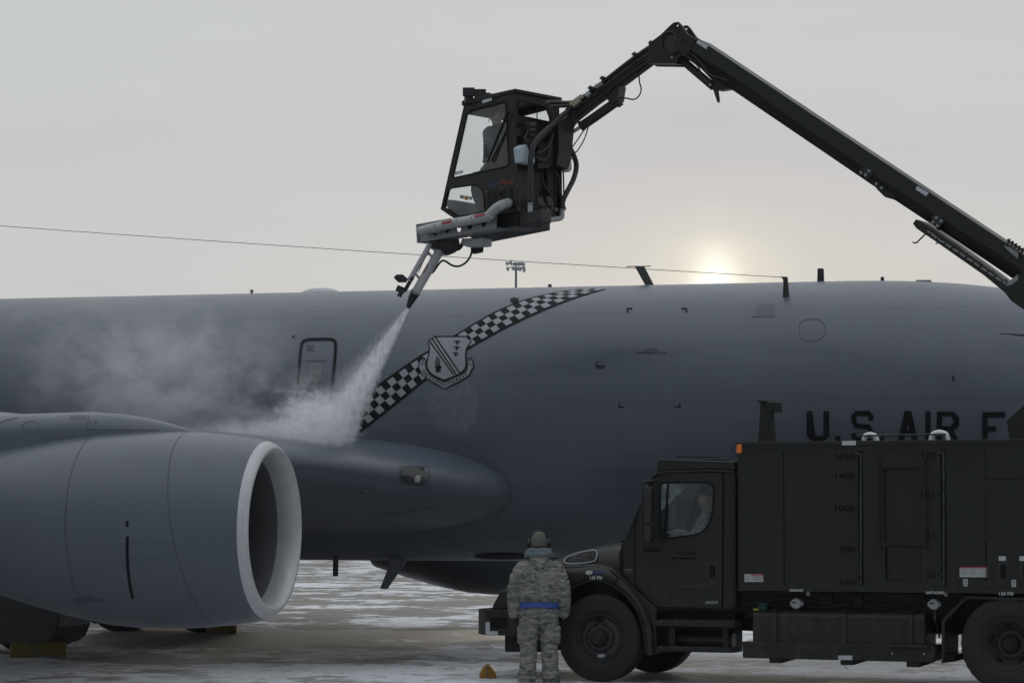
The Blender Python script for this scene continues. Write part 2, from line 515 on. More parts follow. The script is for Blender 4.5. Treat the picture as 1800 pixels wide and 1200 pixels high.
DOME = mat('blister_grey', (0.42, 0.43, 0.43), 0.5, var=0.1, scale=6)
MARK = mat('charcoal_marking', (0.0065, 0.007, 0.008), 0.6, var=0.2, scale=3, spec=0.12, dust=0.25, dustc=(0.02, 0.022, 0.026))
MARK_L = mat('pale_grey_marking', (0.235, 0.25, 0.268), 0.5, var=0.10, scale=4)
EMB_G = mat('crest_grey', (0.205, 0.22, 0.237), 0.5, var=0.08, scale=4)
SEAM = mat('panel_seam', (0.050, 0.055, 0.064), 0.7, var=0.1)
BELT_B = mat('blue_reflective_belt', (0.022, 0.062, 0.25), 0.5, var=0.2, scale=25)
BOOT = mat('tan_suede_boot', (0.10, 0.085, 0.06), 0.8, var=0.25, scale=20)
GLOVE = mat('black_glove', (0.012, 0.012, 0.012), 0.7, var=0.2)
CAPM = None
def knit(name, col):
    m = new_mat(name); co = obj_co()
    w = node('ShaderNodeTexWave', wave_type='BANDS', bands_direction='Z'); link(co, w.inputs[0])
    w.inputs['Scale'].default_value = 30; w.inputs['Distortion'].default_value = 2.5
    n = noise(co, 60, 3)
    c = mixc((E(w.outputs[1]) * 0.6 + n * 0.4).sat(), tuple(q * 0.6 for q in col), tuple(q * 1.25 for q in col))
    return finish(m, bsdf(c, 0.9, 0, 0.2, bump(E(w.outputs[1]), 0.5, 0.006)).outputs[0])
KNIT = knit('sage_knit', (0.115, 0.12, 0.10))
def camo(name, k=1.0):
    """Pixelated tiger-stripe winter uniform: sand, sage, slate and a little charcoal."""
    m = new_mat(name); co = obj_co()
    sn = node('ShaderNodeVectorMath', operation='SNAP'); link(co, sn.inputs[0]); sn.inputs[1].default_value = (0.007, 0.007, 0.007)
    q = mapping(sn.outputs[0], (5.6, 5.6, 15), rot=(0.1, 0.25, 0.2))
    a = noise(q, 1.0, 4, 0.6, 0.7); b = noise(mapping(q, (1, 1, 1), (13, 4, 7)), 1.25, 4, 0.6, 0.8); d = noise(mapping(q, (1, 1, 1), (3, 19, 5)), 1.6, 4, 0.65, 1.0)
    c = mixc(a.step(0.50, 0.54), tuple(x * k for x in (0.235, 0.228, 0.198)), tuple(x * k for x in (0.172, 0.174, 0.156)))
    c = mixc(b.step(0.55, 0.58), c, tuple(x * k for x in (0.108, 0.118, 0.115)))
    c = mixc(d.step(0.61, 0.63), c, tuple(x * k for x in (0.055, 0.058, 0.057)))
    f = noise(co, 12, 4, 0.6); g = noise(mapping(co, (5, 5, 14)), 1.0, 3, 0.5, 1.2)
    h = (g - 0.5).abs() * -2.0 + f * 0.3
    return finish(m, bsdf(c, 0.88, 0, 0.2, bump(h, 0.9, 0.035)).outputs[0])
CAMO = camo('tiger_stripe_cloth')
CAMO_D = camo('tiger_stripe_cloth_worn', 0.92)
HOODM = mat('slate_green_hood_cloth', (0.085, 0.11, 0.115), 0.85, var=0.4, scale=16, bmp=0.3)
def glass(name, tint, gl=0.5, rough=0.03, film=0.0):
    m = new_mat(name)
    t = node('ShaderNodeBsdfTransparent'); t.inputs[0].default_value = (*tint, 1)
    g = node('ShaderNodeBsdfGlossy'); g.inputs[0].default_value = (1, 1, 1, 1); g.inputs[1].default_value = rough
    lw = node('ShaderNodeLayerWeight'); lw.inputs[0].default_value = 0.5
    fr_ = E(lw.outputs['Facing']); fr_ = fr_ * fr_ * fr_ * fr_ * fr_ * 0.9 + 0.04
    n = noise(obj_co(), 5.0, 4, 0.6)
    d = node('ShaderNodeBsdfDiffuse'); d.inputs[0].default_value = (0.35, 0.37, 0.40, 1)
    s0 = node('ShaderNodeMixShader'); link((n.step(0.3, 0.8) * film).sat(), s0.inputs[0]); link(t.outputs[0], s0.inputs[1]); link(d.outputs[0], s0.inputs[2])
    s = node('ShaderNodeMixShader'); link((fr_ * gl).sat(), s.inputs[0]); link(s0.outputs[0], s.inputs[1]); link(g.outputs[0], s.inputs[2])
    return finish(m, s.outputs[0])
GLASS = glass('cab_window_glass', (0.86, 0.90, 0.90), 0.8, film=0.0)
GLASS_OP = glass('bucket_cab_glass', (0.95, 0.965, 0.965), 0.9, film=0.0)
TUBEGL = glass('sight_tube_plastic', (0.5, 0.55, 0.58), 1.0, 0.25, film=0.12)

def aircraft_paint(name, seams=(), rough=0.39, col=(0.076, 0.090, 0.113), vseams=(), streak=0.16, coat=0.14):
    """Matt two-coat grey: cloudy wear, downward streaks, thin seam lines at given heights / stations."""
    m = new_mat(name); co = obj_co(); x, y, z = sep(co)
    n1 = noise(co, 0.9, 5, 0.6); n2 = noise(mapping(co, (3.0, 3.0, 0.35)), 1.0, 5, 0.65); n3 = noise(mapping(co, (0.5, 2, 9)), 1.2, 4, 0.6); n4 = noise(co, 28, 3, 0.6)
    n5 = noise(mapping(co, (11, 11, 0.8)), 1.0, 5, 0.7)
    k = (n1 - 0.5) * 0.9 + (n2 - 0.5) * 0.8 + (n3 - 0.5) * 0.7 + (n4 - 0.5) * 0.4 + (n5 - 0.5) * 0.7
    c = mixc((k + 0.5).sat(), tuple(q * (1 - streak) for q in col), tuple(q * (1 + streak) for q in col))
    line = None
    for s in seams:
        e = ((z - s).abs().lt(0.0045)) * (n3 * 0.8 + 0.15)
        line = e if line is None else line.max(e)
    for s in vseams:
        e = ((x - s).abs().lt(0.005)) * (n2 * 0.30)
        line = e if line is None else line.max(e)
    if line is not None: c = mixc(line.sat(), c, (0.02, 0.021, 0.024))
    r = (n1 - 0.5) * 0.22 + (n3 - 0.5) * 0.2 + rough
    b = bsdf(c, r.sat(), 0, 0.5, bump(n1 * 0.6 + n2 * 0.25, 0.10, 0.05))
    b.inputs['Coat Weight'].default_value = coat; link((n3 - 0.5) * 0.30 + 0.30, b.inputs['Coat Roughness'])
    return finish(m, b.outputs[0])
# ------------------------------------------------------------------ ground sheet
def build_ground():
    m = new_mat('frosted_concrete'); co = node('ShaderNodeNewGeometry').outputs['Position']
    x, y, z = sep(co)
    warp = mapping(co, (0.55, 0.40, 1), rot=(0, 0, 0.12))
    n1 = noise(warp, 1.0, 7, 0.62, 0.35); n2 = noise(mapping(co, (0.16, 0.07, 1), (7, 3, 0)), 1.0, 5, 0.55)
    n3 = noise(co, 7.0, 4, 0.6); n4 = noise(mapping(co, (1.9, 1.5, 1), rot=(0, 0, 0.4)), 1.0, 6, 0.68, 0.6); n5 = noise(co, 45.0, 3, 0.6)
    # slab joints with snow caught in them
    def joint(u, pitch, w, nz):
        t = (u / pitch)._m('FRACT') - 0.5
        return (t.abs() * pitch + (nz - 0.5) * 0.10).lt(w)
    c30, s30 = math.cos(R(24)), math.sin(R(24))
    ju = joint(x * c30 + y * s30, 6.1, 0.045, n4).max(joint(y * c30 - x * s30 + 1.3, 6.1, 0.045, n4))
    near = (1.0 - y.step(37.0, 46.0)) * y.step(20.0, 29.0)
    snow = (n1 + (n2 - 0.5) * 0.55 + (n4 - 0.5) * 0.62)
    # wet, swept patch under the engine and wing
    ex = ((x + 3.6) / 4.2); ey = ((y - 43.0) / 3.9)
    wet = (1.0 - (ex * ex + ey * ey)) + (n2 - 0.5) * 3.0 + (n1 - 0.5) * 3.6
    wet = wet.step(0.10, 0.17)
    crisp = (n3 * 0.45 + n4 * 0.55)
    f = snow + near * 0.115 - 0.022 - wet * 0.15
    s = f.step(0.490, 0.545) * (0.30 + 0.70 * crisp.step(0.38, 0.52))
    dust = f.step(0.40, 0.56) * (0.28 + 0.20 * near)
    s = s.max(dust).max(ju * n1.step(0.35, 0.5) * 0.8 * (1.0 - wet * 0.7)).sat()
    conc = mixc((n1 * 0.4 + n4 * 0.4 + n5 * 0.2).sat(), (0.080, 0.077, 0.071), (0.175, 0.170, 0.158))
    conc = mixc(near * 0.6, conc, (0.24, 0.235, 0.225))  # near concrete painted paler to offset the shade under wing and engine
    conc = mixc(wet * 0.7, conc, (0.065, 0.061, 0.055))
    c = mixc(s * 0.95, conc, (0.60, 0.615, 0.64))
    r = (0.82 - wet * 0.25 + s * 0.15 + (n4 - 0.5) * 0.2).sat()
    finish(m, bsdf(c, r, 0, 0.22, bump(s * 0.5 + n4 * 0.2 + n5 * 0.12, 0.6, 0.04)).outputs[0])
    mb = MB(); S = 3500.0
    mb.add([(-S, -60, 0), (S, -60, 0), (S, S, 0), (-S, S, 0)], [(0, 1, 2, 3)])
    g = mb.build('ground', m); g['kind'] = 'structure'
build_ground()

# ------------------------------------------------------------------ tanker aircraft
AF = Frame(V((-0.2, 38.0, 0)), R(-14.0))          # local x = towards the nose, local y = away from the camera
AIR = thing('tanker_aircraft', AF, 'large grey military tanker aircraft being sprayed on the apron', 'aircraft')

def fus_sec(a):
    w, top, mid, bot = 1.74, 5.31, 3.58, 1.36
    if a > 4.6:
        t = (a - 4.6) / 7.9
        top -= 2.85 * t ** 2.7; bot += 1.0 * t ** 2.4; mid += (2.55 - mid) * t ** 2.0; w *= max(1e-3, 1 - t ** 2.3)
        top = max(top, mid + 0.01); bot = min(bot, mid - 0.01)
    if a < -15:
        t = (-15 - a) / 12.0
        bot += 2.6 * t ** 1.3; w *= 1 - 0.8 * t ** 1.5; top -= 0.25 * t; mid = (top + bot) / 2 + 0.1 * (1 - t)
    return w, top, mid, bot
def fus_loop(a, n=96):
    w, top, mid, bot = fus_sec(a); pts = []
    for k in range(n):
        t = 2 * math.pi * k / n; c, s = math.cos(t), math.sin(t)
        if s >= 0: pts.append(V((a, w * c, mid + (top - mid) * s)))
        else:
            e = 0.90                                   # fuller lower lobe
            pts.append(V((a, w * math.copysign(abs(c) ** e, c), mid - (mid - bot) * abs(s) ** e)))
    return pts
stations = [-27 + i for i in range(12)] + [-15 + 0.75 * i for i in range(26)] + [4.6 + 0.25 * i for i in range(30)] + [12.2, 12.35, 12.45, 12.49]
stations = sorted(set(round(s, 3) for s in stations))
fmb = MB().loop_strip([fus_loop(a) for a in stations])
FUSE = fmb.build('fuselage', M_TMP, AIR, smooth=True)
BV_F = BVHTree.FromPolygons(fmb.v, fmb.f)
def surf_on(bvh, fr, ydef=0.0):
    def f(px, py, off=0.0):
        d = fr.r(px, py).normalized()
        h = bvh.ray_cast(fr.c, d)
        if h[0] is None:
            h = bvh.find_nearest(fr.px(px, py, ydef))
        n = h[1]
        if n.dot(d) > 0: n = -n
        return h[0] + n * off
    return f
fus = surf_on(BV_F, AF)
zs = [fus(700, 557).z, fus(700, 710).z, fus(1000, 829).z]
FUSE.data.materials[0] = aircraft_paint('aircraft_grey_fuselage', zs, vseams=[-12 + 1.37 * i for i in range(18)])

# --- wings: starboard (towards the camera) and port
def airfoil(n=18):
    up, lo = [], []
    for i in range(n + 1):
        x = 0.5 * (1 - math.cos(math.pi * i / n))
        t = 5 * (0.2969 * math.sqrt(x) - 0.126 * x - 0.3516 * x * x + 0.2843 * x ** 3 - 0.1036 * x ** 4)
        cam = 0.18 * (2 * 0.35 * x - x * x) / 0.1225 * 0.35 if x < 0.35 else 0.18 * 0.35 * (0.3 + 0.7 * x - x * x) / (0.65 * 0.65)
        up.append((x, t + cam)); lo.append((x, -t + cam))
    return up[::-1] + lo[1:-1]
AFOIL = airfoil()
WSEC = [(0.6, 0.86, 2.38, 10.9, 0.135), (1.3, 0.74, 2.38, 10.6, 0.135), (1.75, 0.46, 2.40, 10.0, 0.130), (2.2, 0.06, 2.44, 9.4, 0.125),
        (2.8, -0.38, 2.52, 8.8, 0.118), (4.0, -1.28, 2.66, 8.0, 0.112), (6.0, -2.75, 2.85, 7.1, 0.108), (8.0, -4.2, 3.03, 6.3, 0.105), (14.0, -8.5, 3.6, 4.4, 0.10)]
def wing(sgn):
    loops = []
    for l, a, z, ch, th in WSEC:
        loops.append([V((a - x * ch, sgn * l, z + yv * th * ch)) for x, yv in AFOIL])
    return MB().loop_strip(loops)
wmb = wing(-1)
WPAINT = aircraft_paint('aircraft_grey_wing', ())
WING = wmb.build('wing', WPAINT, AIR, smooth=50)
wing(1).build('wing', WPAINT, AIR, smooth=50)
both = MB().merge(fmb).merge(wmb)
BV_FW = BVHTree.FromPolygons(both.v, both.f)
fw = surf_on(BV_FW, AF)

# --- tail fin far aft, holding the aerial wire
MB().prism([(-26.5, -0.18, 4.9), (-20.5, -0.18, 5.2), (-24.9, -0.08, 10.2), (-27.4, -0.08, 10.2)], (0, 0.3, 0)).build('tail_fin', WPAINT, AIR, bevel=0.05)

# --- engines
NPAINT = aircraft_paint('aircraft_grey_nacelle', (), 0.40, (0.066, 0.079, 0.098), streak=0.14, coat=0.14)
ENG_L = AF.L(P(485, 931, 30.3))
OUT = [(0.105, 1.023), (0.3, 1.068), (0.5, 1.095), (0.8, 1.125), (1.2, 1.148), (1.6, 1.150), (2.0, 1.130), (2.5, 1.062), (3.0, 0.965), (3.4, 0.875), (3.7, 0.80)]
def zoff(b): return 0.0 if b < 1.3 else 0.035 * (b - 1.3) ** 1.45
def ring_at(b, r, n=72, tilt=0.0):
    return [V((-(b + tilt * math.sin(2 * math.pi * k / n)), r * math.cos(2 * math.pi * k / n), r * math.sin(2 * math.pi * k / n) + zoff(b))) for k in range(n)]
def out_r(b):
    for i in range(len(OUT) - 1):
        if OUT[i][0] <= b <= OUT[i + 1][0]:
            t = (b - OUT[i][0]) / (OUT[i + 1][0] - OUT[i][0]); return OUT[i][1] * (1 - t) + OUT[i + 1][1] * t
    return OUT[-1][1]
def band_on_nacelle(b0, w, tilt, lift=0.004, n=120):
    loops = []
    for s in (0, 1):
        l = []
        for k in range(n):
            t = 2 * math.pi * k / n; b = b0 + w * s + tilt * math.sin(t); r = out_r(b) + lift
            l.append(V((-b, r * math.cos(t), r * math.sin(t) + zoff(b))))
        loops.append(l)
    return MB().loop_strip(loops, cap=False)
NAC = None
def pylon_mb():
    """Rounded fairing on top of the cowl that runs aft onto the wing."""
    top = [(0.90, 1.115), (1.0, 1.145), (1.25, 1.225), (1.55, 1.30), (1.9, 1.355), (2.3, 1.385), (2.8, 1.375), (3.3, 1.365), (4.2, 1.40), (5.2, 1.46), (6.0, 1.5)]
    hw = [0.02, 0.10, 0.19, 0.25, 0.29, 0.31, 0.33, 0.34, 0.35, 0.33, 0.30]
    loops = []
    for (b, zt), w in zip(top, hw):
        base = 0.55; l = []
        for k in range(17):
            t = math.pi * k / 16
            l.append(V((-b, w * math.cos(t), zt - 0.26 + 0.26 * math.sin(t) if 0 < k < 16 else zt - 0.26)))
        l.append(V((-b, -w, base))); l.append(V((-b, w, base)))
        loops.append(l)
    return MB().loop_strip(loops)
def engine(y, detail):
    global NAC
    M = Matrix.Translation(V((ENG_L.x, y, ENG_L.z - (0 if detail else 0.10))))
    loops = [ring_at(b, r) for b, r in [(0.105, 1.023), (0.2, 1.050)] + OUT[1:] + [(3.70, 0.76), (3.4, 0.74)]]
    cm = MB().loop_strip(loops, cap=False).xf(M)
    e = cm.build('engine', NPAINT, AIR, smooth=50)
    if detail: NAC = BVHTree.FromPolygons(cm.v, cm.f)
    lip = [(0.107, 1.024), (0.07, 1.008), (0.03, 0.982), (0.006, 0.955), (0.0, 0.935), (0.008, 0.91), (0.04, 0.885), (0.10, 0.862), (0.20, 0.845), (0.27, 0.841)]
    MB().loop_strip([ring_at(b, r) for b, r in lip], cap=False).xf(M).build('inlet_lip', LIP, e, smooth=True)
    MB().loop_strip([ring_at(b, r) for b, r in [(0.27, 0.841), (0.28, 0.832), (0.7, 0.835), (1.1, 0.85), (1.3, 0.85)]], cap=False).xf(M).build('inlet_liner', LINER, e, smooth=True)
    f = MB()
    NB = 40
    for k in range(NB):
        t = 2 * math.pi * k / NB
        pts = []
        for j in range(5):
            r = 0.24 + 0.60 * j / 4; tw = 0.35 + 0.75 * j / 4; ch = 0.075 + 0.03 * j / 4
            for s in (-1, 1):
                an = t + s * ch * math.cos(tw) / r * 0.9
                pts.append(V((-1.05 + s * ch * math.sin(tw) * 0.8, r * math.cos(an), r * math.sin(an))))
        f.add(pts, [(2 * j, 2 * j + 1, 2 * j + 3, 2 * j + 2) for j in range(4)])
    f.add([V((-1.28, 0.86 * math.cos(t), 0.86 * math.sin(t))) for t in [2 * math.pi * k / 48 for k in range(48)]], [list(range(48))])
    f.xf(M).build('fan', FANMET, e, fix=False)
    MB().lathe([(0, 0.25), (0.12, 0.235), (0.26, 0.17), (0.36, 0.08), (0.40, 0.01)], (-1.10, 0, 0), (1, 0, 0), 32).xf(M).build('spinner', LINER, e, smooth=True)
    MB().loop_strip([ring_at(b, r, 48) for b, r in [(3.3, 0.70), (3.8, 0.62), (4.4, 0.50), (4.5, 0.42), (4.2, 0.40)]]).xf(M).build('exhaust_nozzle', FANMET, e, smooth=50)
    band_on_nacelle(2.13, 0.007, 0.03).xf(M).build('cowl_seam', SEAM, e, fix=False)
    band_on_nacelle(0.84, 0.006, -0.21 * -1).xf(M).build('cowl_seam', SEAM, e, fix=False)
    pylon_mb().xf(M).build('pylon', NPAINT, AIR if False else e, smooth=45)
    return e
ENG = engine(ENG_L.y, True)
engine(-ENG_L.y, False)
nac = surf_on(NAC, AF, ENG_L.y)
decals([[rect(221, 915, 226, 925)], stroke([(224, 942), (223.6, 970), (225, 1000), (228, 1025), (233.5, 1051.5)], 5)], nac, 0.006, 'cowl_strake_mark', MARK, ENG, maxe=12)
tm = MB()
text_mb(tm, 'WARNING', 155, 1048.5, 3.0, nac, 0.005, width=20)
tm.build('cowl_lettering', TXT_DARK, ENG, fix=False)
decal(print_lines(129, 1053.6, 186, 1.5, 3) + print_lines(131, 1056.6, 184, 1.3, 4), nac, 0.005, 'cowl_small_print', SEAM, ENG, maxe=8)
# pylon access panels drawn as seams
pym = pylon_mb().xf(Matrix.Translation(ENG_L)); BV_P = BVHTree.FromPolygons(pym.v, pym.f); pyl = surf_on(BV_P, AF, ENG_L.y)
sg = []
for line in ([(156, 731), (153, 745), (152, 755), (279, 756), (279, 765)], [(0, 744), (12, 738), (32, 734)]):
    sg.append(stroke(line, 1.0))
for el_ in (ell(55, 750, 15, 9.5, 20), ell(137, 733, 14, 2.4, 16)): sg.append(stroke(el_, 0.7, True))
sg += [[ell(158, 742.5, 1.6, 1.6, 8)], [ell(168, 742.5, 2.4, 2.2, 10)], [ell(41, 750, 1.3, 2.4, 8)]]
decals(sg, pyl, 0.005, 'access_panel_seam', SEAM, ENG, maxe=10)

# --- chequered band wrapped over the fuselage
up = [(602, 728), (646, 689.5), (725, 633.5), (755, 615), (795, 591.5), (847.5, 560), (875.5, 545.5), (918, 528), (964, 516.5), (1000, 510.5), (1034, 507.2)]
lo = [(630.5, 763), (679.5, 724.5), (749.5, 668.5), (783, 643), (821, 616), (872, 587), (903, 571), (946, 551), (1000, 529), (1040, 515.8), (1066, 508.6)]
up2, lo2 = spline(up, 12), spline(lo, 12)
N_ = len(up2)
A3 = [fus(u[0], u[1]) for u in up2]; B3 = [fus(u[0], u[1]) for u in lo2]
def stn(t, s):
    """Point on the band: t along (0..N-1), s across, pushed back onto the skin."""
    i = min(int(t), N_ - 2); f = t - i
    a = A3[i].lerp(A3[i + 1], f); b = B3[i].lerp(B3[i + 1], f)
    p = a.lerp(b, s); h = BV_F.find_nearest(p); n = h[1]
    if n.y > 0 and n.z < 0.5: n = -n
    if n.z < -0.2: n = -n
    return h[0], n
mid = [A3[i].lerp(B3[i], 0.5) for i in range(N_)]
cum = [0.0]
for i in range(1, N_): cum.append(cum[-1] + (mid[i] - mid[i - 1]).length)
def t_at(s):
    for i in range(N_ - 1):
        if cum[i + 1] >= s: return i + (s - cum[i]) / max(cum[i + 1] - cum[i], 1e-9)
    return N_ - 1
bandw = sum((A3[i] - B3[i]).length for i in range(10, 70)) / 60
cell = bandw * 0.80 / 3
bm_ = MB(); G = 170
for j in range(G + 1):
    for s in (0, 0.25, 0.5, 0.75, 1.0):
        p, n = stn((N_ - 1) * j / G, s); bm_.v.append(p + n * 0.006)
for j in range(G):
    for s in range(4):
        bm_.f.append([j * 5 + s, j * 5 + s + 1, j * 5 + s + 6, j * 5 + s + 5]); bm_.m.append(0)
BAND = bm_.build('chequered_band', MARK, AIR, fix=False)
cm_ = MB(); K = int(cum[-1] / cell)
for k in range(K):
    for r_ in range(3):
        if (k + r_) % 2: continue
        s0, s1 = 0.10 + 0.80 * r_ / 3, 0.10 + 0.80 * (r_ + 1) / 3
        q = []
        for i in range(4):
            for j in range(4):
                p, n = stn(t_at(cell * (k + i / 3)), s0 + (s1 - s0) * j / 3); q.append(p + n * 0.010)
        cm_.add(q, [(4 * i + j, 4 * i + j + 1, 4 * i + j + 5, 4 * i + j + 4) for i in range(3) for j in range(3)])
cm_.build('pale_check_pattern', MARK_L, BAND, fix=False)

# --- unit crest with scroll
def ez(pts): return [(620 + x / 5.7125, 560 + y / 5.7125) for x, y in pts]
shield = ez([(825, 185), (1140, 185), (1196, 235), (1168, 268), (1142, 315), (1134, 380), (1142, 440), (1136, 490), (1108, 530), (1060, 565), (990, 592), (925, 618), (850, 590), (790, 555), (755, 508), (747, 450), (760, 385), (774, 315), (768, 262), (758, 237)])
scroll = ez([(715, 396), (690, 405), (672, 440), (662, 492), (676, 512), (690, 555), (740, 600), (810, 640), (880, 680), (922, 706), (965, 683), (1040, 650), (1110, 612), (1168, 570), (1192, 530), (1200, 505), (1216, 490), (1208, 430), (1190, 398), (1163, 402), (1150, 430), (1158, 470), (1150, 515), (1108, 550), (1050, 580), (925, 632), (840, 600), (775, 558), (738, 500), (733, 450), (742, 420)])
CREST = decal([scroll, shield], fus, 0.014, 'unit_crest', EMB_G, AIR, maxe=9, label='pale grey shield crest with a motto scroll')
lines = stroke(shield, 1.9, True) + stroke(scroll, 1.7, True)
for a, b, w in (((778, 236), (1018, 566), 2.3), ((803, 210), (1048, 572), 2.3), ((832, 190), (1082, 556), 2.4)):
    lines += stroke(ez([a, b]), w)
lines += stroke(ez([(690, 470), (712, 440), (722, 420), (715, 405), (700, 415), (700, 430)]), 1.2) + stroke(ez([(1195, 480), (1178, 450), (1170, 425), (1180, 412), (1192, 420)]), 1.2)
def fleur(cx, cy):
    c = [(cx + x, cy + y) for x, y in [(0, -24), (7, -10), (5, 8), (9, 24), (0, 28), (-9, 24), (-5, 8), (-7, -10)]]
    out = [ez(c)]
    for s in (-1, 1):
        out += stroke(ez(spline([(cx + s * 5, cy + 8), (cx + s * 14, cy - 8), (cx + s * 26, cy - 8), (cx + s * 30, cy + 4)], 4)), 1.3)
    out += stroke(ez([(cx - 15, cy + 8), (cx + 15, cy + 8)]), 1.1)
    return out
for c in ((1053, 240), (1047, 297), (1038, 357)): lines += fleur(*c)
for x0, y0, x1, y1 in ((836, 475, 833, 420), (846, 478, 846, 388), (856, 478, 858, 383), (866, 480, 871, 400), (872, 485, 880, 425)):
    lines += stroke(ez([(x0, y0), (x1, y1)]), 1.1)
lines += [ez([(832, 478), (880, 470), (876, 500), (900, 492), (882, 515), (890, 535), (872, 530), (874, 552), (860, 534), (845, 548), (846, 525), (834, 520), (840, 505), (828, 492)])]
decal(lines, fus, 0.018, 'crest_outline', MARK, CREST, maxe=9)
tm = MB()
ptsL = ez(spline([(694, 530), (735, 585), (800, 622), (932, 682)], 10)); ptsR = ez(spline([(962, 662), (1040, 636), (1105, 602), (1164, 556)], 10))
def along(path, h):
    cl = [0]
    for i in range(1, len(path)): cl.append(cl[-1] + (V(path[i]) - V(path[i - 1])).length)
    def f(u, v):
        s = u * cl[-1]
        for i in range(len(path) - 1):
            if cl[i + 1] >= s or i == len(path) - 2:
                p, q = V(path[i]), V(path[i + 1]); d = (q - p).normalized(); k = s - cl[i]
                w = p + d * k + V((d.y, -d.x)) * v * h; return w.x, w.y
    return f
text_mb(tm, 'WE STAND', 0, 0, 1, fus, 0.018, mapf=along(ptsL, 6.4)); text_mb(tm, 'READY', 0, 0, 1, fus, 0.018, mapf=along(ptsR, 6.4))
tm.build('crest_motto', MARK, CREST, fix=False)

# --- big block lettering (octagonal stencil)
def blk(x0, x1, y0, y1, strokes, w):
    out = []
    for s in strokes:
        out += s(x0, x1, y0, y1, w)
    return out
def U_(x0, x1, y0, y1, w):
    c = 9; return [[(x0, y0), (x0 + w, y0), (x0 + w, y1 - c), (x0 + w + 5, y1 - w), (x0 + c, y1), (x0, y1 - c)], [(x1, y0), (x1 - w, y0), (x1 - w, y1 - c), (x1 - w - 5, y1 - w), (x1 - c, y1), (x1, y1 - c)],
                   [(x0 + c, y1), (x0 + w + 5, y1 - w), (x1 - w - 5, y1 - w), (x1 - c, y1)]]
def S_(x0, x1, y0, y1, w):
    m = (y0 + y1) / 2; c = 9; h = w * 0.85
    path = [(x1 - w / 2, y0 + 17), (x1 - w / 2, y0 + c), (x1 - c, y0 + h / 2), (x0 + c, y0 + h / 2), (x0 + w / 2, y0 + c), (x0 + w / 2, m - c), (x0 + c, m - 1), (x1 - c, m + 1), (x1 - w / 2, m + c), (x1 - w / 2, y1 - c), (x1 - c, y1 - h / 2), (x0 + c, y1 - h / 2), (x0 + w / 2, y1 - c), (x0 + w / 2, y1 - 15)]
    out = stroke(path, w * 0.9)
    for p in path[1:-1]: out.append(ell(p[0], p[1], w * 0.45, w * 0.45, 8))
    return out
def dot(x, y, w): return [rect(x, y - w, x + w, y)]
letters = [U_(1418, 1457.5, 722, 775, 10), dot(1468, 775, 9), S_(1496, 1536, 722, 776, 10), dot(1546, 776, 9)]
letters += [[[(1590, 722), (1601, 722), (1589, 776), (1578, 776)], [(1591, 722), (1602, 722), (1614, 776), (1603, 776)], rect(1588, 755, 1605, 763)]]
letters += [[rect(1626.5, 722.5, 1636, 776)]]
letters += [[rect(1646.5, 723, 1656, 776), rect(1656, 723, 1676, 731.5), [(1676, 723), (1686, 733), (1676, 739), (1672, 731.5)], [(1686, 733), (1686, 748), (1676, 743), (1676, 739)], [(1686, 748), (1677, 757), (1671, 748.5), (1676, 743)], rect(1656, 748.5, 1671, 757), [(1671, 748.5), (1677, 757), (1656, 757)], [(1666, 757), (1676, 757), (1687, 776), (1677, 776)]]]
letters += [[rect(1726.5, 724, 1736, 777), rect(1736, 724, 1766.5, 733.5), rect(1736, 749, 1751, 758)]]
letters += [[rect(1796, 724, 1806, 777), rect(1824, 724, 1834, 777), rect(1806, 724, 1824, 733), rect(1806, 768, 1824, 777)]]
letters += [[[(x + 213, y) for x, y in poly] for poly in letters[6]]]
letters += [S_(1925, 1965, 724, 777, 10)[:0] + [rect(1925, 733, 1935, 768), rect(1925, 724, 1965, 733.5), rect(1925, 767.5, 1965, 777)]]
letters += [[rect(1990, 724, 2000, 777), rect(2000, 724, 2030, 733), rect(2000, 746, 2022, 755), rect(2000, 768, 2030, 777)]]
decals(letters, fus, 0.012, 'block_letter', MARK, AIR, maxe=12)

# --- emergency exit door
door_o = spline([(520.5, 724), (523, 690), (526, 650), (528.5, 617), (532, 602), (541, 597.5), (560, 596.5), (580, 596.5), (588, 599.5), (590, 607), (588, 640), (584, 675), (580.5, 706)], 5)
DOOR = decal(stroke(door_o, 5.0), fus, 0.010, 'exit_door_frame', MARK, AIR, maxe=9)
pane = rnd([(547, 641), (564, 640), (564, 662), (562, 669), (545, 669)], 3)
decal([pane], fus, 0.006, 'exit_window', mat('exit_pane_grey', (0.095, 0.11, 0.115), 0.3), DOOR, maxe=9)
decal(stroke(pane, 1.2, True), fus, 0.009, 'exit_window_rim', FRAME_GREY, DOOR)
text_mb(MB(), 'EMERGENCY EXIT', 555, 636, 3.0, fus, 0.008, width=33).build('exit_lettering', MARK, DOOR, fix=False)
decal([q for i in range(4) for q in print_lines(538 + (i % 2), 608 + i * 3.2, 553 - (i % 3), 1.3, i)], fus, 0.008, 'door_small_print', SEAM, DOOR)
tm = MB()
text_mb(tm, 'CUT HERE', 1145, 616.6, 3.4, fus, 0.008, width=21); text_mb(tm, 'FOR EMERGENCY RESCUE', 1145, 621.6, 3.4, fus, 0.008, width=52)
tm.build('rescue_lettering', MARK, AIR, fix=False)

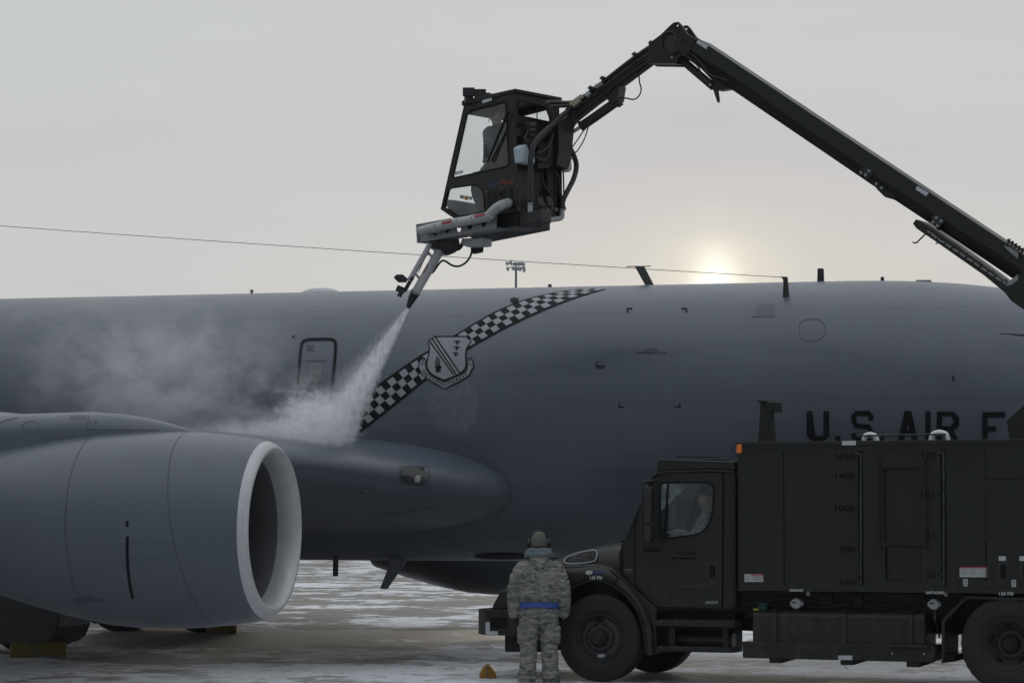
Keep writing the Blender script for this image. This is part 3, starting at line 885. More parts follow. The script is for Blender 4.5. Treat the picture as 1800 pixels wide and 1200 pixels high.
# --- corner marks, ports, patches and seams drawn on the skin
br = []
for x, y, sx, sy in ((1101.5, 541.5, 1, 1), (1208, 541.5, -1, 1), (1087.5, 716.5, 1, -1), (1196.5, 716.5, -1, -1)):
    br += [[[(min(x, x + sx * 10), min(y, y + sy * 2.4)), (max(x, x + sx * 10), min(y, y + sy * 2.4)), (max(x, x + sx * 10), max(y, y + sy * 2.4)), (min(x, x + sx * 10), max(y, y + sy * 2.4))],
           [(min(x, x + sx * 2.6), min(y + sy * 2.4, y + sy * 8)), (max(x, x + sx * 2.6), min(y + sy * 2.4, y + sy * 8)), (max(x, x + sx * 2.6), max(y + sy * 2.4, y + sy * 8)), (min(x, x + sx * 2.6), max(y + sy * 2.4, y + sy * 8))]]]
decals(br, fus, 0.008, 'cut_line_mark', MARK, AIR)
decal(stroke(spline([(1406, 590), (1405.5, 575), (1408, 566), (1420, 561.5), (1438, 562), (1447, 568), (1451, 579), (1449, 589), (1440, 596.5), (1424, 599.5), (1411, 597), (1406, 590)], 5), 0.9), fus, 0.005, 'access_panel_seam', SEAM, AIR, maxe=9)
PORT = decal([ell(1055, 641.5, 8.2, 6.6, 20)], fus, 0.007, 'vent_port', MARK, AIR, maxe=6)
decal([ell(1056, 641, 6.3, 4.8, 16)], fus, 0.010, 'vent_port_plate', WPAINT, PORT)
decal([ell(1053, 643.3, 2.4, 1.6, 8), ell(1058, 643.5, 2.2, 1.4, 8)], fus, 0.012, 'vent_port_hole', MARK, PORT)
decal([ell(904.5, 528.5, 8, 3.4, 20)], fus, 0.02, 'roof_port', MARK, AIR, maxe=5)
GRID = mat('vent_grille_grey', (0.085, 0.095, 0.11), 0.5)
decal([rect(1330 + 4 * i, 534, 1332.2 + 4 * i, 557) for i in range(8)], fus, 0.010, 'skin_grille', GRID, AIR, maxe=9)
decal([rect(1323, 549, 1330, 557)], fus, 0.008, 'skin_patch', GRID, AIR)
decals([[ell(516, 592, 2.6, 2.4, 10)], [ell(1676, 663, 1.8, 3.2, 8), ell(1675, 668, 2.8, 1.2, 8)]], fus, 0.01, 'static_port', MARK, AIR)
MB().tube([fus(1756, 600.5, 0.20), fus(1800, 603, 0.19), fus(1838, 605.5, 0.17), fus(1856, 607, 0.10), fus(1862, 608, -0.02)], [0.006, 0.016, 0.022, 0.026, 0.03], 8).build('pitot_probe', ANT_BLK, AIR, smooth=40)
fair = [stroke(spline([(652, 906), (700, 900), (760, 893), (772, 896)], 5), 1.1), stroke([(648, 968), (714, 946), (800, 945), (806, 958), (818, 975), (824, 986)], 1.1), stroke(spline([(640, 763), (760, 764), (820, 785), (870, 822)], 6), 0.9)]
decals(fair, fw, 0.006, 'fairing_seam', SEAM, AIR, maxe=9)
decal([ell(885, 976, 52, 4.6, 32)], fus, 0.02, 'belly_scoop_opening', MARK, AIR, maxe=9)

# --- dried fluid patch: pale film with a scalloped front edge
def film_mat():
    m = new_mat('dried_fluid_film'); co = obj_co()
    n = noise(mapping(co, (5, 5, 5)), 1.0, 5, 0.65, 1.5); n2 = noise(mapping(co, (26, 26, 14)), 1.0, 4, 0.7, 2.0)
    cc = fw(797, 712); x, y, z = sep(co); q = fw(846, 712).x - cc.x; h = fw(797, 655).z - cc.z
    dd = ((x - cc.x) / q) * ((x - cc.x) / q) + ((z - cc.z) / h) * ((z - cc.z) / h) + (n - 0.5) * 0.9
    fade = 1.0 - dd.step(0.55, 1.0); rim = dd.step(0.45, 0.85) * fade
    a = (n.step(0.30, 0.72) * 0.20 + n2.step(0.46, 0.66) * 0.20 + 0.07) * fade + rim * (x - cc.x + 0.1).step(0.0, 0.3) * 0.22
    b = bsdf((0.30, 0.315, 0.34), 0.55); t = node('ShaderNodeBsdfTransparent'); s = node('ShaderNodeMixShader')
    link(a.sat(), s.inputs[0]); link(t.outputs[0], s.inputs[1]); link(b.outputs[0], s.inputs[2])
    return finish(m, s.outputs[0])
edge = []
for i, p in enumerate(spline([(755, 668), (790, 682), (818, 672), (836, 690), (845, 715), (845, 742), (836, 757), (822, 770), (800, 778), (770, 768), (756, 740), (748, 700), (750, 680)], 8)):
    w = 1.8 * math.sin(i * 1.7); edge.append((797 + (p.x + w - 797) * 1.12, 720 + (p.y + w * 0.6 - 720) * 1.12))
decal([edge], fw, 0.005, 'dried_fluid_film', film_mat(), AIR, maxe=8)

# --- wing landing light and vent
LLT = decal([rnd([(706, 821), (746, 822), (749, 836), (747, 852), (730, 851), (705, 846)], 5)], fw, 0.012, 'landing_light', LENS_DK, AIR, maxe=7, label='recessed landing light in the wing root')
lp = fw(733, 841, 0.012); nrm = (fw(733, 841, 0.05) - fw(733, 841, 0.0)).normalized()
MB().lathe([(0.0, 0.085), (0.012, 0.075), (0.02, 0.045), (0.022, 0.0)][0:0] + [(0.0, 0.055), (0.012, 0.048), (0.018, 0.03), (0.02, 0.0)], lp, nrm, 20).build('bulb', CLEARLENS, LLT, smooth=True)
decal(stroke(rnd([(702, 819), (752, 820), (754, 836), (751, 855), (704, 849)], 4), 0.9, True), fw, 0.008, 'landing_light_rim', SEAM, LLT, maxe=7)
VNT = decal([ell(635, 862.5, 10.5, 4.0, 20)], fw, 0.012, 'wing_vent', FRAME_GREY, AIR, maxe=6)
decal([ell(635.5, 863, 4.2, 2.0, 12)], fw, 0.016, 'wing_vent_hole', MARK, VNT)

# --- antennas and blisters on top and below
def top_at(px, dy=0.0): 
    p = AF.px(px, 500, dy); w, top, mid, bot = fus_sec(p.x)
    return V((p.x, dy, mid + (top - mid) * math.sqrt(max(0, 1 - (dy / w) ** 2))))
def at_px(px, py, dy=0.0): return AF.px(px, py, dy)
def top_plate(name, pts, th, m, lab=None, bevel=0.006):
    q = [at_px(x, y, -th / 2) for x, y in pts]
    return MB().prism(q, (0, th, 0)).build(name, m, AIR, bevel=bevel, label=lab)
top_plate('blade_antenna', [(1116, 469.2), (1130, 471.0), (1145, 468.6), (1131, 468.4)], 0.10, ANT_GRN) if False else None
BL = top_plate('blade_antenna', [(1115, 467), (1132, 468.2), (1151, 505), (1136, 505)], 0.05, ANT_GRN, 'raked dark blade antenna on the fuselage roof')
MB().beam(at_px(1101, 468.6), at_px(1144, 467.9), 0.02, 0.012).build('cross_bar', ANT_GRN, BL)
MB().prism([at_px(x, y, -0.14) for x, y in [(1129, 502.5), (1153, 502.0), (1152, 506.5), (1130, 506.5)]], (0, 0.28, 0)).build('antenna_base', ANT_GRN, BL, bevel=0.005)
MASTB = fus(1381, 521); mY = MASTB.y
mp = [(1370, 486), (1384, 486.2), (1385, 500), (1387, 522), (1375.5, 523), (1376.8, 497), (1376, 490)]
MST = MB().prism([AF.px(x, y, mY - 0.02) for x, y in mp], (0, 0.05, 0)).build('wire_mast', ANT_BLK, AIR, bevel=0.006, label='black crooked mast holding the aerial wire')
top_plate('stub_antenna', [(1437, 471.5), (1447, 471.5), (1448, 501), (1436, 501)], 0.09, ANT_BLK, 'upright square stub antenna')
MB().tube([at_px(1422, 499.5), at_px(1468, 498.8)], 0.012, 6).build('stub_antenna_base', ANT_BLK, AIR)
for x, y0, y1, w0, w1 in ((966.5, 499.5, 507, 6, 8), (1551, 486.5, 498, 5.5, 9.5)):
    b = MB(); c = [at_px(x - w1 / 2, y1 + 1.5), at_px(x + w1 / 2, y1 + 1.5), at_px(x + w0 / 2, y0), at_px(x - w0 / 2, y0)]
    lo_, hi_ = [], []
    h1, h0 = (c[1] - c[0]).x / 2, (c[2] - c[3]).x / 2; m0, m1 = (c[0] + c[1]) / 2, (c[2] + c[3]) / 2
    b.loop_strip([[m0 + V((h1 * math.cos(t), h1 * math.sin(t), 0)) for t in [k * math.pi / 6 for k in range(12)]], [m1 + V((h0 * math.cos(t), h0 * math.sin(t), 0)) for t in [k * math.pi / 6 for k in range(12)]]])
    b.build('beacon', ANT_BLK, AIR, bevel=0.006)
b = MB().tube([at_px(442.5, 516), at_px(442.5, 511)], 0.02, 8).sphere(at_px(442.5, 511.5), 0.028, 10, 6); b.build('fuel_vent_cap', FRAME_GREY, AIR, smooth=40)
MB().sphere(at_px(1505, 498.2), (0.07, 0.06, 0.025), 14, 8).build('roof_fitting', ANT_BLK, AIR, smooth=True)
def blister(x0, x1, ytop, ybase, m, lab, flat=0.0):
    a, c = at_px(x0, ybase), at_px(x1, ybase); L = (c - a).x; t = at_px((x0 + x1) / 2, ytop); h = t.z - (a.z + c.z) / 2
    loops = []; n = 16
    for i in range(n + 1):
        u = i / n; s = max(0.02, (1 - abs(2 * u - 1) ** (2.6 + flat)) ** 0.55)
        if flat: s = max(0.02, min(1.0, (1 - abs(2 * u - 1)) * 3.2))
        loops.append([V((a.x + L * u, 0.16 * s * math.cos(k * math.pi / 12) * (1 if k <= 12 else 1), (a.z * (1 - u) + c.z * u) - 0.06 + (h + 0.06) * s * math.sin(k * math.pi / 12))) for k in range(13)])
    return MB().loop_strip(loops).build('antenna_blister', m, AIR, smooth=35, label=lab)
blister(527, 603, 506, 514, DOME, 'pale streamlined blister on the fuselage roof')
blister(1604, 1643, 491.8, 498.5, ANT_BLK, 'low dark blister with sloped ends', 2.0)
# aerial wire from the mast back to the fin
w0, w1 = AF.px(1371, 487.0, mY), V((-24.6, 0, AF.px(0, 388, 0).z))
pA, pB = AF.px(1371, 487.0, mY), AF.px(0, 385.5, mY * 0.5)
pC = pA + (pB - pA) * 2.18
wp = [pA.lerp(pC, t / 24) for t in range(25)]
wp = [p - V((0, 0, 0.10 * (4 * (i / 24) * (1 - i / 24)))) for i, p in enumerate(wp)]
MB().tube(wp, 0.0045, 5).build('aerial_wire', ANT_BLK, AIR)
# belly fittings
yb = -1.0
MB().lathe([(0, 0.040), (-0.30, 0.040), (-0.31, 0.03)], AF.px(590, 974, yb), (0, 0, 1), 16).build('drain_mast', ANT_BLK, AIR, smooth=40)
q = [(680, 980), (713, 980), (711, 990), (680, 1034.5), (667.5, 1034), (684, 992)]
MB().prism([AF.px(x, y, -0.35) for x, y in q], (0, 0.045, 0)).build('belly_blade_antenna', mat('belly_fin_grey', (0.10, 0.105, 0.11), 0.5), AIR, bevel=0.008)

# --- main landing gear with covered wheels
def gear(px_front, ybase, nm):
    g0 = ground_pt(px_front, ybase); c = AF.L(g0 + V((0, 0.95, 0))); c.z = 0
    rt = 0.56
    strut = MB()
    cx, cyy = c.x - 1.35, c.y
    strut.tube([V((cx, cyy, 0.56)), V((cx, cyy, 2.6))], 0.13, 16).beam(V((cx - 0.75, cyy, 0.5)), V((cx + 0.75, cyy, 0.5)), 0.16, 0.2).beam(V((cx + 0.3, cyy, 0.8)), V((cx - 0.6, cyy, 2.3)), 0.12, 0.12)
    st = strut.build('landing_gear', BLACK, AIR, smooth=40)
    prof = [(-0.17, 0.30), (-0.18, 0.45), (-0.14, 0.53), (-0.07, 0.56), (0.07, 0.56), (0.14, 0.53), (0.18, 0.45), (0.17, 0.30)]
    for dx in (-0.75, 0.75):
        for dy in (-0.36, 0.36):
            w = MB().lathe(prof, (cx + dx, cyy + dy, rt), (0, 1, 0), 48).build('gear_wheel', RUBBER, st, smooth=40)
    rr_ = 0.62; pts = []
    for dx, t0, t1 in ((0.75, -50, 90), (-0.75, 90, 230)):
        for k in range(9):
            t = R(t0 + (t1 - t0) * k / 8); pts.append(V((cx + dx + rr_ * math.cos(t), cyy - 0.6, max(0.14, rt + rr_ * math.sin(t)))))
    MB().prism(pts, (0, 1.2, 0)).build('wheel_tarp', TARP, st, bevel=0.03)
    MB().prism([(cx - 0.7, cyy - 0.64, 0.95), (cx + 1.15, cyy - 0.64, 0.95), (cx + 0.95, cyy - 0.55, 2.3), (cx - 0.9, cyy - 0.55, 2.3)], (0, 0.03, 0)).build('gear_door', TARP, st, bevel=0.01)
    return c
GC = gear(112, 1153, 'near'); GC2 = gear(412, 1114, 'far')

def long_chock(px0, px1, pyb, h_px, lab, m=YELLOW, along=0.0, rope=True):
    a, b = ground_pt(px0, pyb), ground_pt(px1, pyb - 0); L = (b - a).length; c = (a + b) / 2
    sc = F_PX / c.y; h = h_px / sc; w = 0.20
    t = thing('wheel_chock', c + V((0, 0.1, 0)), lab, 'wheel chock', along, 'wheel chocks on the apron')
    sec = [(-w / 2, 0), (w / 2, 0), (w / 2, h * 0.45), (w * 0.2, h), (-w * 0.2, h), (-w / 2, h * 0.45)]
    loops = [[V((x, y, z)) for y, z in sec] for x in (-L / 2, -L / 2 + 0.03, L / 2 - 0.03, L / 2)]
    for l in (0, 3):
        loops[l] = [V((p.x, p.y * 0.9, p.z * 0.94 + 0.0)) for p in loops[l]]
    MB().loop_strip(loops).build('chock_block', m, t, bevel=0.012)
    if rope:
        MB().tube(spline([(-L * 0.25, -0.06, h + 0.01), (-L * 0.1, -w / 2 - 0.02, h * 0.5), (L * 0.05, -w / 2 - 0.05, 0.02), (L * 0.3, -w / 2 - 0.12, 0.015), (L * 0.5, -w / 2 - 0.06, 0.015)], 8), 0.012, 6).build('rope', ROPE, t, smooth=True)
    return t
long_chock(16, 115, 1155, 26, 'long yellow chock with a rope, in front of the tarp-covered aircraft wheels', along=R(2))
long_chock(362, 416, 1113, 14, 'yellow chock on the apron beyond the engine, below its silver inlet lip', rope=False)
# ------------------------------------------------------------------ de-icing truck
T0 = P(1051.5, 1120, 32.05)
TF = Frame(V((T0.x, T0.y, 0)), R(-22.0))          # local x = towards the rear, local y = across (near side is y = 0)
TRK = thing('deicing_truck', TF, 'dark olive de-icing truck with tank body and raised boom carrying a bucket cab', 'truck')
def tp(px, py, off=0.0): return TF.px(px, py, -off)      # surface function: near side plane
def tpv(v): return lambda px, py, off=0.0: TF.px(px, py, v - off)
def side_prism(pts, v0, v1, name, m, parent=TRK, bevel=0.006, smooth=False, label=None, ref=None):
    """Photo outline read on the plane y = ref, given real depth from v0 to v1."""
    ref = v0 if ref is None else ref
    q = [TF.px(x, y, ref) for x, y in pts]; q = [V((p.x, v0, p.z)) for p in q]
    return MB().prism(q, (0, v1 - v0, 0)).build(name, m, parent, bevel=bevel, smooth=smooth, label=label)
VW = 2.30                                             # vehicle width

# --- tank body with gauge slots and a recessed panel
BT, BB = TF.px(1297, 777.5).z, TF.px(1297, 1037.5).z
BX0, BX1 = TF.px(1297, 900).x, TF.px(1850, 900).x + 0.9
def xa(px, py=900, v=0.0): return TF.px(px, py, v).x
def za(px, py, v=0.0): return TF.px(px, py, v).z
def loc(px, py, v=0.0): 
    p = TF.px(px, py, v); return (p.x, p.z)
def lrect(x0, y0, x1, y1, v=0.0):
    a, b = loc(x0, (y0 + y1) / 2, v), loc(x1, (y0 + y1) / 2, v); zt = za((x0 + x1) / 2, y0, v); zb = za((x0 + x1) / 2, y1, v)
    return [V((a[0], v, zb)), V((b[0], v, zb)), V((b[0], v, zt)), V((a[0], v, zt))]
holes = [lrect(1509, 792, 1517.5, 1028), lrect(1654, 790, 1663.5, 1030), lrect(1553.5, 822, 1616, 952), lrect(1556, 959, 1619, 1021)]
body = MB().panel([V((BX0, 0, BB)), V((BX1, 0, BB)), V((BX1, 0, BT)), V((BX0, 0, BT))], holes, (0, 0.05, 0))
body.box2((BX0, 0.05, BB), (BX1, VW + 0.1, BT))
BODY = body.build('tank_body', OLIVE, TRK, bevel=0.004)
def on_body(px0, py0, px1, py1, d0, d1, name, m, par=BODY, bev=0.003, v=0.0):
    q = lrect(px0, py0, px1, py1, v)
    return MB().box2((q[0].x, v - d0, q[0].z), (q[2].x, v + d1, q[2].z)).build(name, m, par, bevel=bev)
zr = za(1297, 784)
MB().box2((BX0 - 0.012, -0.014, zr), (BX1, 0.06, BT + 0.006)).build('roof_rail', OLIVE, BODY, bevel=0.004)
on_body(1297, 785.5, 1850, 787, 0.008, 0.0, 'roof_trim_strip', OLIVE, bev=0.002)
on_body(1297.5, 788, 1300, 1037, 0.004, 0.0, 'corner_angle', OLIVE, bev=0)
for x in (1377.5,): 
    decal(stroke([(x - 1, 797), (x, 830), (x + 0.6, 940), (x + 1, 1028)], 1.3) + [ell(x - 1, 797, 1.6, 1.6, 8), ell(x + 1, 1027, 1.6, 1.6, 8)], tp, 0.003, 'body_seam', TXT_DARK, BODY)
decal(stroke([(1732, 793), (1732.5, 842)], 1.2) + [ell(1731.5, 792, 1.5, 1.5, 8)], tp, 0.003, 'body_seam', TXT_DARK, BODY)
# sight gauges
for x, y0, y1 in ((1513.2, 794, 1026), (1658.8, 792, 1028)):
    q0, q1 = TF.px(x, y1, 0.02), TF.px(x, y0, 0.02)
    g = MB().tube([q0, q1], 0.016, 12).build('sight_gauge', TUBEGL, BODY, smooth=40)
    for zc in (q0.z + 0.02, q1.z - 0.02, q0.z + 0.12):
        MB().box((q0.x, 0.01, zc), (0.05, 0.05, 0.035)).build('gauge_fitting', BLACK, g, bevel=0.004)
    MB().tube([q0 + V((0, 0, -0.01)), q0 + V((0, 0, 0.45 if x < 1600 else 0.6))], 0.0125, 10).build('gauge_fluid', RIM, g)
    for k in range(1, 5): MB().box((q0.x, -0.004, q0.z + (q1.z - q0.z) * k / 5), (0.045, 0.012, 0.012)).build('gauge_clip', BLACK, g)
marks = MB()
ticksm = MB()
def gauge_marks(nums, xr, xg, ticks):
    for s, y in nums: text_mb(MB(), s, xr, y + 5, 10.0, tp, 0.004, align='r', bold=0.012, width=8.3 * len(s)).build('gauge_number', TXT_DARK, BODY, fix=False)
    for y in ticks: ticksm.add([tp(*q, 0.004) for q in rect(xg - 7, y - 0.8, xg, y + 0.8)], [(0, 1, 2, 3)])
gauge_marks([('1650', 801.5), ('1400', 836.5), ('1000', 893), ('500', 965), ('100', 1022.5)], 1501.5, 1509, [801.5, 808, 836.5, 850, 864, 879, 893, 907, 921, 936, 950, 965, 979, 993, 1008, 1022.5])
gauge_marks([('170', 799.5), ('125', 869.5), ('75', 939.5), ('25', 1010)], 1645, 1654, [799.5, 834, 869.5, 905, 939.5, 975, 1010])
ticksm.build('gauge_scale_ticks', TXT_DARK, BODY, fix=False)
# grab rods either side of the recess
for x, y0, y1 in ((1545, 808, 966), (1626, 806, 962)):
    a, b = TF.px(x - 1, y0, -0.05), TF.px(x + 1, y1, -0.05)
    MB().tube([V((a.x, 0, a.z)), a, b, V((b.x, 0, b.z))], 0.011, 8).build('grab_rod', OLIVE, BODY, smooth=40)
on_body(1553, 953, 1620, 957, 0.014, 0.0, 'recess_ledge', OLIVE)
# rear cabinet door
DR = on_body(1734, 842, 1850, 1031, 0.012, 0.0, 'cabinet_door', OLIVE, bev=0.005)
decal(stroke([(1733, 1031), (1733, 841.5), (1850, 841.5)], 1.8), tp, 0.004, 'cabinet_door_gap', TXT_DARK, DR)
for y in (858, 942, 1025):
    on_body(1731, y - 5, 1742, y + 5, 0.024, 0.0, 'hinge', OLIVE, DR)
def body_handle(cx, cy):
    q = [tp(x, y, 0.016) for x, y in rnd(rect(cx - 9.8, cy - 17.5, cx + 9.8, cy + 17.5), 6)]
    h = MB().prism(q, (0, 0.01, 0)).build('paddle_handle', BLACK, DR, bevel=0.003)
    q = [tp(x, y, 0.034) for x, y in rnd(rect(cx - 4.5, cy - 13, cx + 5, cy + 13), 4)]
    MB().prism(q, (0, 0.02, 0)).build('paddle', TRIM, h, bevel=0.006)
body_handle(1763, 1004); body_handle(1802, 1004)
decal(print_lines(1762, 1040.3, 1776, 1.1, 6, 0.6), tp, 0.005, 'small_print', TXT_GREY, BODY)
# stickers and stencils
decals([[rect(1755.5, 977, 1768, 985)], [rect(1792, 977, 1806, 985.3)]], tp, 0.015, 'handle_sticker', STICK, DR)
S1 = decal([rect(1308.7, 1008.4, 1341.6, 1022)], tp, 0.004, 'danger_sticker', STICK, BODY)
decal([rect(1321, 1008.8, 1341.4, 1012)], tp, 0.006, 'sticker_header', STICK_RED, S1)
tm = MB(); text_mb(tm, 'DANGER', 1332, 1011.4, 1.9, tp, 0.008, width=11); tm.build('sticker_heading', STICK, S1, fix=False)
fine = [rect(1323, y, 1340, y + 0.5) for y in (1013.5, 1014.9, 1016.3, 1017.7, 1019.1)] + stroke([(1311, 1011), (1314.5, 1014), (1313, 1017), (1316.5, 1020)], 0.8) + stroke([(1317, 1010), (1312, 1019)], 0.6) + stroke([(1310, 1016), (1318, 1018)], 0.5)
decal(fine, tp, 0.006, 'sticker_print', TXT_GREY, S1)
for i in range(3):
    x0 = 1686.8 + i * 17.1
    s = decal([[(x0, 995.8 + 0.1), (x0 + 16.6, 996), (x0 + 16.8, 1013.9), (x0 + 0.2, 1013.6)]], tp, 0.004, 'warning_sticker', STICK, BODY)
    decal([rect(x0 + 0.2, 996, x0 + 16.5, 998)], tp, 0.006, 'sticker_header', STICK_RED, s)
    decal([rect(x0 + 2, y, x0 + 15 - (i * 1.3 + y) % 3, y + 0.5) for y in (999.8, 1001.6, 1003.4, 1005.2, 1007, 1008.8, 1010.6)], tp, 0.006, 'sticker_print', TXT_GREY, s)
def small_st(x0, y0, off=0.004):
    s = decal([rect(x0, y0, x0 + 8, y0 + 8.5), rect(x0 + 0.3, y0 + 9.2, x0 + 8, y0 + 12.5)], tp, off, 'pressure_sticker', STICK, BODY)
    decal([ell(x0 + 4, y0 + 4.2, 2.3, 2.3, 10), rect(x0 + 1.2, y0 + 10, x0 + 6.8, y0 + 10.6), rect(x0 + 1, y0 + 1, x0 + 7, y0 + 1.6)], tp, off + 0.002, 'sticker_print', TXT_GREY, s)
small_st(1693, 1017); small_st(1778, 1018.5, 0.015)
for a_, k_ in ((('DEICING', 1400, 1039, 4.2), dict(width=23, bold=0.03, space=1.08)), (('ANTI-ICING', 1643.5, 1043.2, 4.4), dict(width=33, bold=0.03, space=1.08, slope=0.01)), (('130 PSI', 1768.5, 1045.6, 5.0), dict(width=25, bold=0.025, space=1.1))):
    text_mb(MB(), *a_, tp, 0.005, **k_).build('white_stencil_lettering', TXT_WHITE, BODY, fix=False)
decal([[(1480, 774.6), (1504.5, 774.2), (1504.5, 782), (1480, 782.3)]], tp, 0.020, 'reflective_tape', REFLECT, BODY)
MB().prism([tp(x, y, 0.05) for x, y in rnd(rect(1294.5, 780.5, 1303, 796.5), 3.5)], (0, 0.05, 0)).build('side_marker_lamp', ORANGE, BODY, bevel=0.008)
a = TF.px(1294, 788, 0.03)
MB().tube([a + V((0.02 - 0.07 * math.sin(t), 0, 0.065 * math.cos(t))) for t in [k * math.pi / 10 for k in range(11)]], 0.009, 8).build('lamp_guard', BLACK, BODY, smooth=True)
# roof pipes, rail, turret, camera mast
for x0, x1, yt in ((1513.5, 1545.5, 759), (1633, 1669.5, 755.5)):
    vv = 0.35; a, b = TF.px(x0 + 4.5, 772, vv), TF.px(x1 - 4.5, 772, vv); zt = TF.px((x0 + x1) / 2, yt + 4.8, vv).z
    path = spline([V((a.x, vv, BT - 0.03)), V((a.x, vv, zt - 0.075)), V((a.x + 0.02, vv, zt - 0.02)), V((a.x + 0.075, vv, zt)), V((b.x - 0.075, vv, zt)), V((b.x - 0.02, vv, zt - 0.02)), V((b.x, vv, zt - 0.075)), V((b.x, vv, BT - 0.03))], 5)
    g = MB().tube(path, 0.034, 16).build('vent_gooseneck', WHITE, BODY, smooth=50)
    MB().tube([V(((a.x + b.x) / 2 - 0.008, vv, zt)), V(((a.x + b.x) / 2 + 0.008, vv, zt))], 0.037, 16).build('pipe_collar', WHITE, g, smooth=40)
vv = 0.28; pts = [(1514, 776), (1514, 767.5), (1518, 765.5), (1560, 764.8), (1655, 763), (1658.5, 764.5), (1660, 769), (1661, 776)]
MB().tube(spline([TF.px(x, y, vv) for x, y in pts], 4), 0.010, 8).build('roof_rail_pipe', BLACK, BODY, smooth=True)
side_prism([(1768.5, 738), (1772, 735), (1800, 709), (1826, 690), (1860, 690), (1860, 776), (1775, 776), (1772.5, 760)], 0.8, 1.7, 'boom_turret', OLIVE, TRK, bevel=0.015)
MS = side_prism([(1336.5, 706), (1352, 706), (1358.5, 780), (1332, 780)], 1.15, 1.33, 'camera_mast', OLIVE, TRK, label='tapered mast with a boxy camera behind the tank body')
side_prism([(1331.5, 703), (1347, 703.5), (1347, 707), (1332, 707.5)], 1.1, 1.38, 'mast_cap', OLIVE, MS)
side_prism([(1347, 706.5), (1366, 706), (1366, 723.5), (1350, 723), (1347, 720)], 1.12, 1.34, 'mast_camera', OLIVE, MS)
MB().tube(spline([TF.px(x, y, 1.11) for x, y in [(1356, 724), (1350, 737), (1346, 752), (1351, 764), (1356, 777)]], 5), 0.006, 6).build('mast_cable', HOSE, MS, smooth=True)

# --- chassis, tank, skirt
ZC = za(1400, 1090)
build_each(MB().box2((-1.05, 0.72, 0.62), (6.6, 0.86, 0.95)).box2((-1.05, 1.48, 0.62), (6.6, 1.62, 0.95)).box2((1.6, 0.35, 0.86), (6.6, 1.95, BB - 0.02)), 'chassis_rail', CHASSIS, TRK)
q = lrect(1322.5, 1074.5, 1626, 1128, 0.06)
tk = [V((q[0].x, y, z)) for y, z in ((0.06, q[0].z - 0.10), (0.06, q[2].z - 0.05), (0.11, q[2].z), (0.58, q[2].z), (0.64, q[2].z - 0.05), (0.64, q[0].z - 0.10))]
FT = MB().prism(tk, (q[1].x - q[0].x, 0, 0)).build('fuel_tank', OLIVE, TRK, bevel=0.02)
for x in (1361.5, 1484, 1600):
    xs = xa(x, 1100, 0.05); MB().box2((xs - 0.03, 0.035, q[0].z - 0.1), (xs + 0.03, 0.058, q[2].z - 0.02)).build('tank_strap', BLACK, FT, bevel=0.003)
    MB().box2((xs - 0.03, 0.06, q[2].z + 0.001), (xs + 0.03, 0.6, q[2].z + 0.015)).build('tank_strap', BLACK, FT)
c = TF.px(1341, 1068, 0.25)
fc = MB().lathe([(0, 0.065), (0.05, 0.065), (0.06, 0.05), (0.062, 0.0)], (c.x, 0.25, q[2].z + 0.005), (0, 0, 1), 20).box((c.x, 0.25, q[2].z + 0.075), (0.12, 0.03, 0.025)).build('filler_cap', CAP_GREEN, FT, bevel=0.005)
c = TF.px(1329, 1074, 0.1); MB().box((c.x, 0.1, q[2].z + 0.012), (0.06, 0.05, 0.02)).build('yellow_tag', CAP_YEL, FT, bevel=0.003)
SK = side_prism([(1304.5, 1126.5), (1640, 1134), (1644, 1140), (1643, 1152), (1636, 1163.5), (1305.5, 1155.5)], 0.0, 0.5, 'side_skirt', OLIVE, TRK, bevel=0.008)
side_prism([(1562, 1132), (1632, 1133.5), (1632, 1138.5), (1562, 1137)], -0.06, 0.0, 'step_ledge', OLIVE, SK)
decal([rect(1473.5, 1151.2, 1498, 1159.2)], tp, 0.006, 'reflective_tape', REFLECT, SK)
decals([[ell(1568, 1147.5, 1.6, 1.6, 8)], [ell(1624, 1149, 1.6, 1.6, 8)]], tp, 0.006, 'skirt_bolt', STEEL, SK)
for x0, x1, y in ((1353, 1374, 1156), (1478, 1500, 1159.5), (1594, 1616, 1163)):
    a, b = TF.px(x0, y, 0.05), TF.px(x1, y, 0.05); MB().box2((a.x, 0.03, a.z - 0.055), (b.x, 0.09, a.z + 0.01)).build('skirt_bracket', CHASSIS, SK, bevel=0.004)
    MB().prism([(a.x + 0.02, 0.09, a.z - 0.055), (b.x, 0.09, a.z - 0.055), (b.x, 0.09, a.z), (a.x + 0.02, 0.09, a.z)], (0.05, 0.55, 0.03)).build('skirt_bracket', CHASSIS, SK)
MB().tube(spline([TF.px(x, y, 0.1) for x, y in [(1482, 1166), (1485, 1170), (1490, 1174.5)]], 4), 0.004, 5).build('loose_wire', HOSE, SK)
for x, y in ((1400, 1060), (1642, 1061.5)):
    c = TF.px(x, y, 0.18)
    vb = MB().lathe([(0, 0.062), (0.025, 0.062), (0.03, 0.05), (0.032, 0.0)], c, (0, -1, 0), 24).tube([c, c + V((0, 0.4, 0))], 0.05, 16).build('drain_coupling', GALV, TRK, smooth=40)
    MB().box(c + V((-0.02, -0.034, 0.012)), (0.05, 0.012, 0.016)).build('coupling_latch', BLACK, vb)
    for s in (-1, 1): MB().box(c + V((s * 0.068, 0.01, 0.0)), (0.022, 0.03, 0.05)).build('coupling_ear', GALV, vb, bevel=0.004)
    MB().box(c + V((0.13, 0.06, 0.12)), (0.04, 0.03, 0.06)).build('valve_tag', GALV, vb)
    MB().tube(spline([c + V((0.01, -0.03, -0.05)), c + V((0.015, -0.02, -0.12)), c + V((0.01, -0.02, -0.19))], 4), 0.006, 6).build('pull_cord', ROPE, vb)
cl = MB()
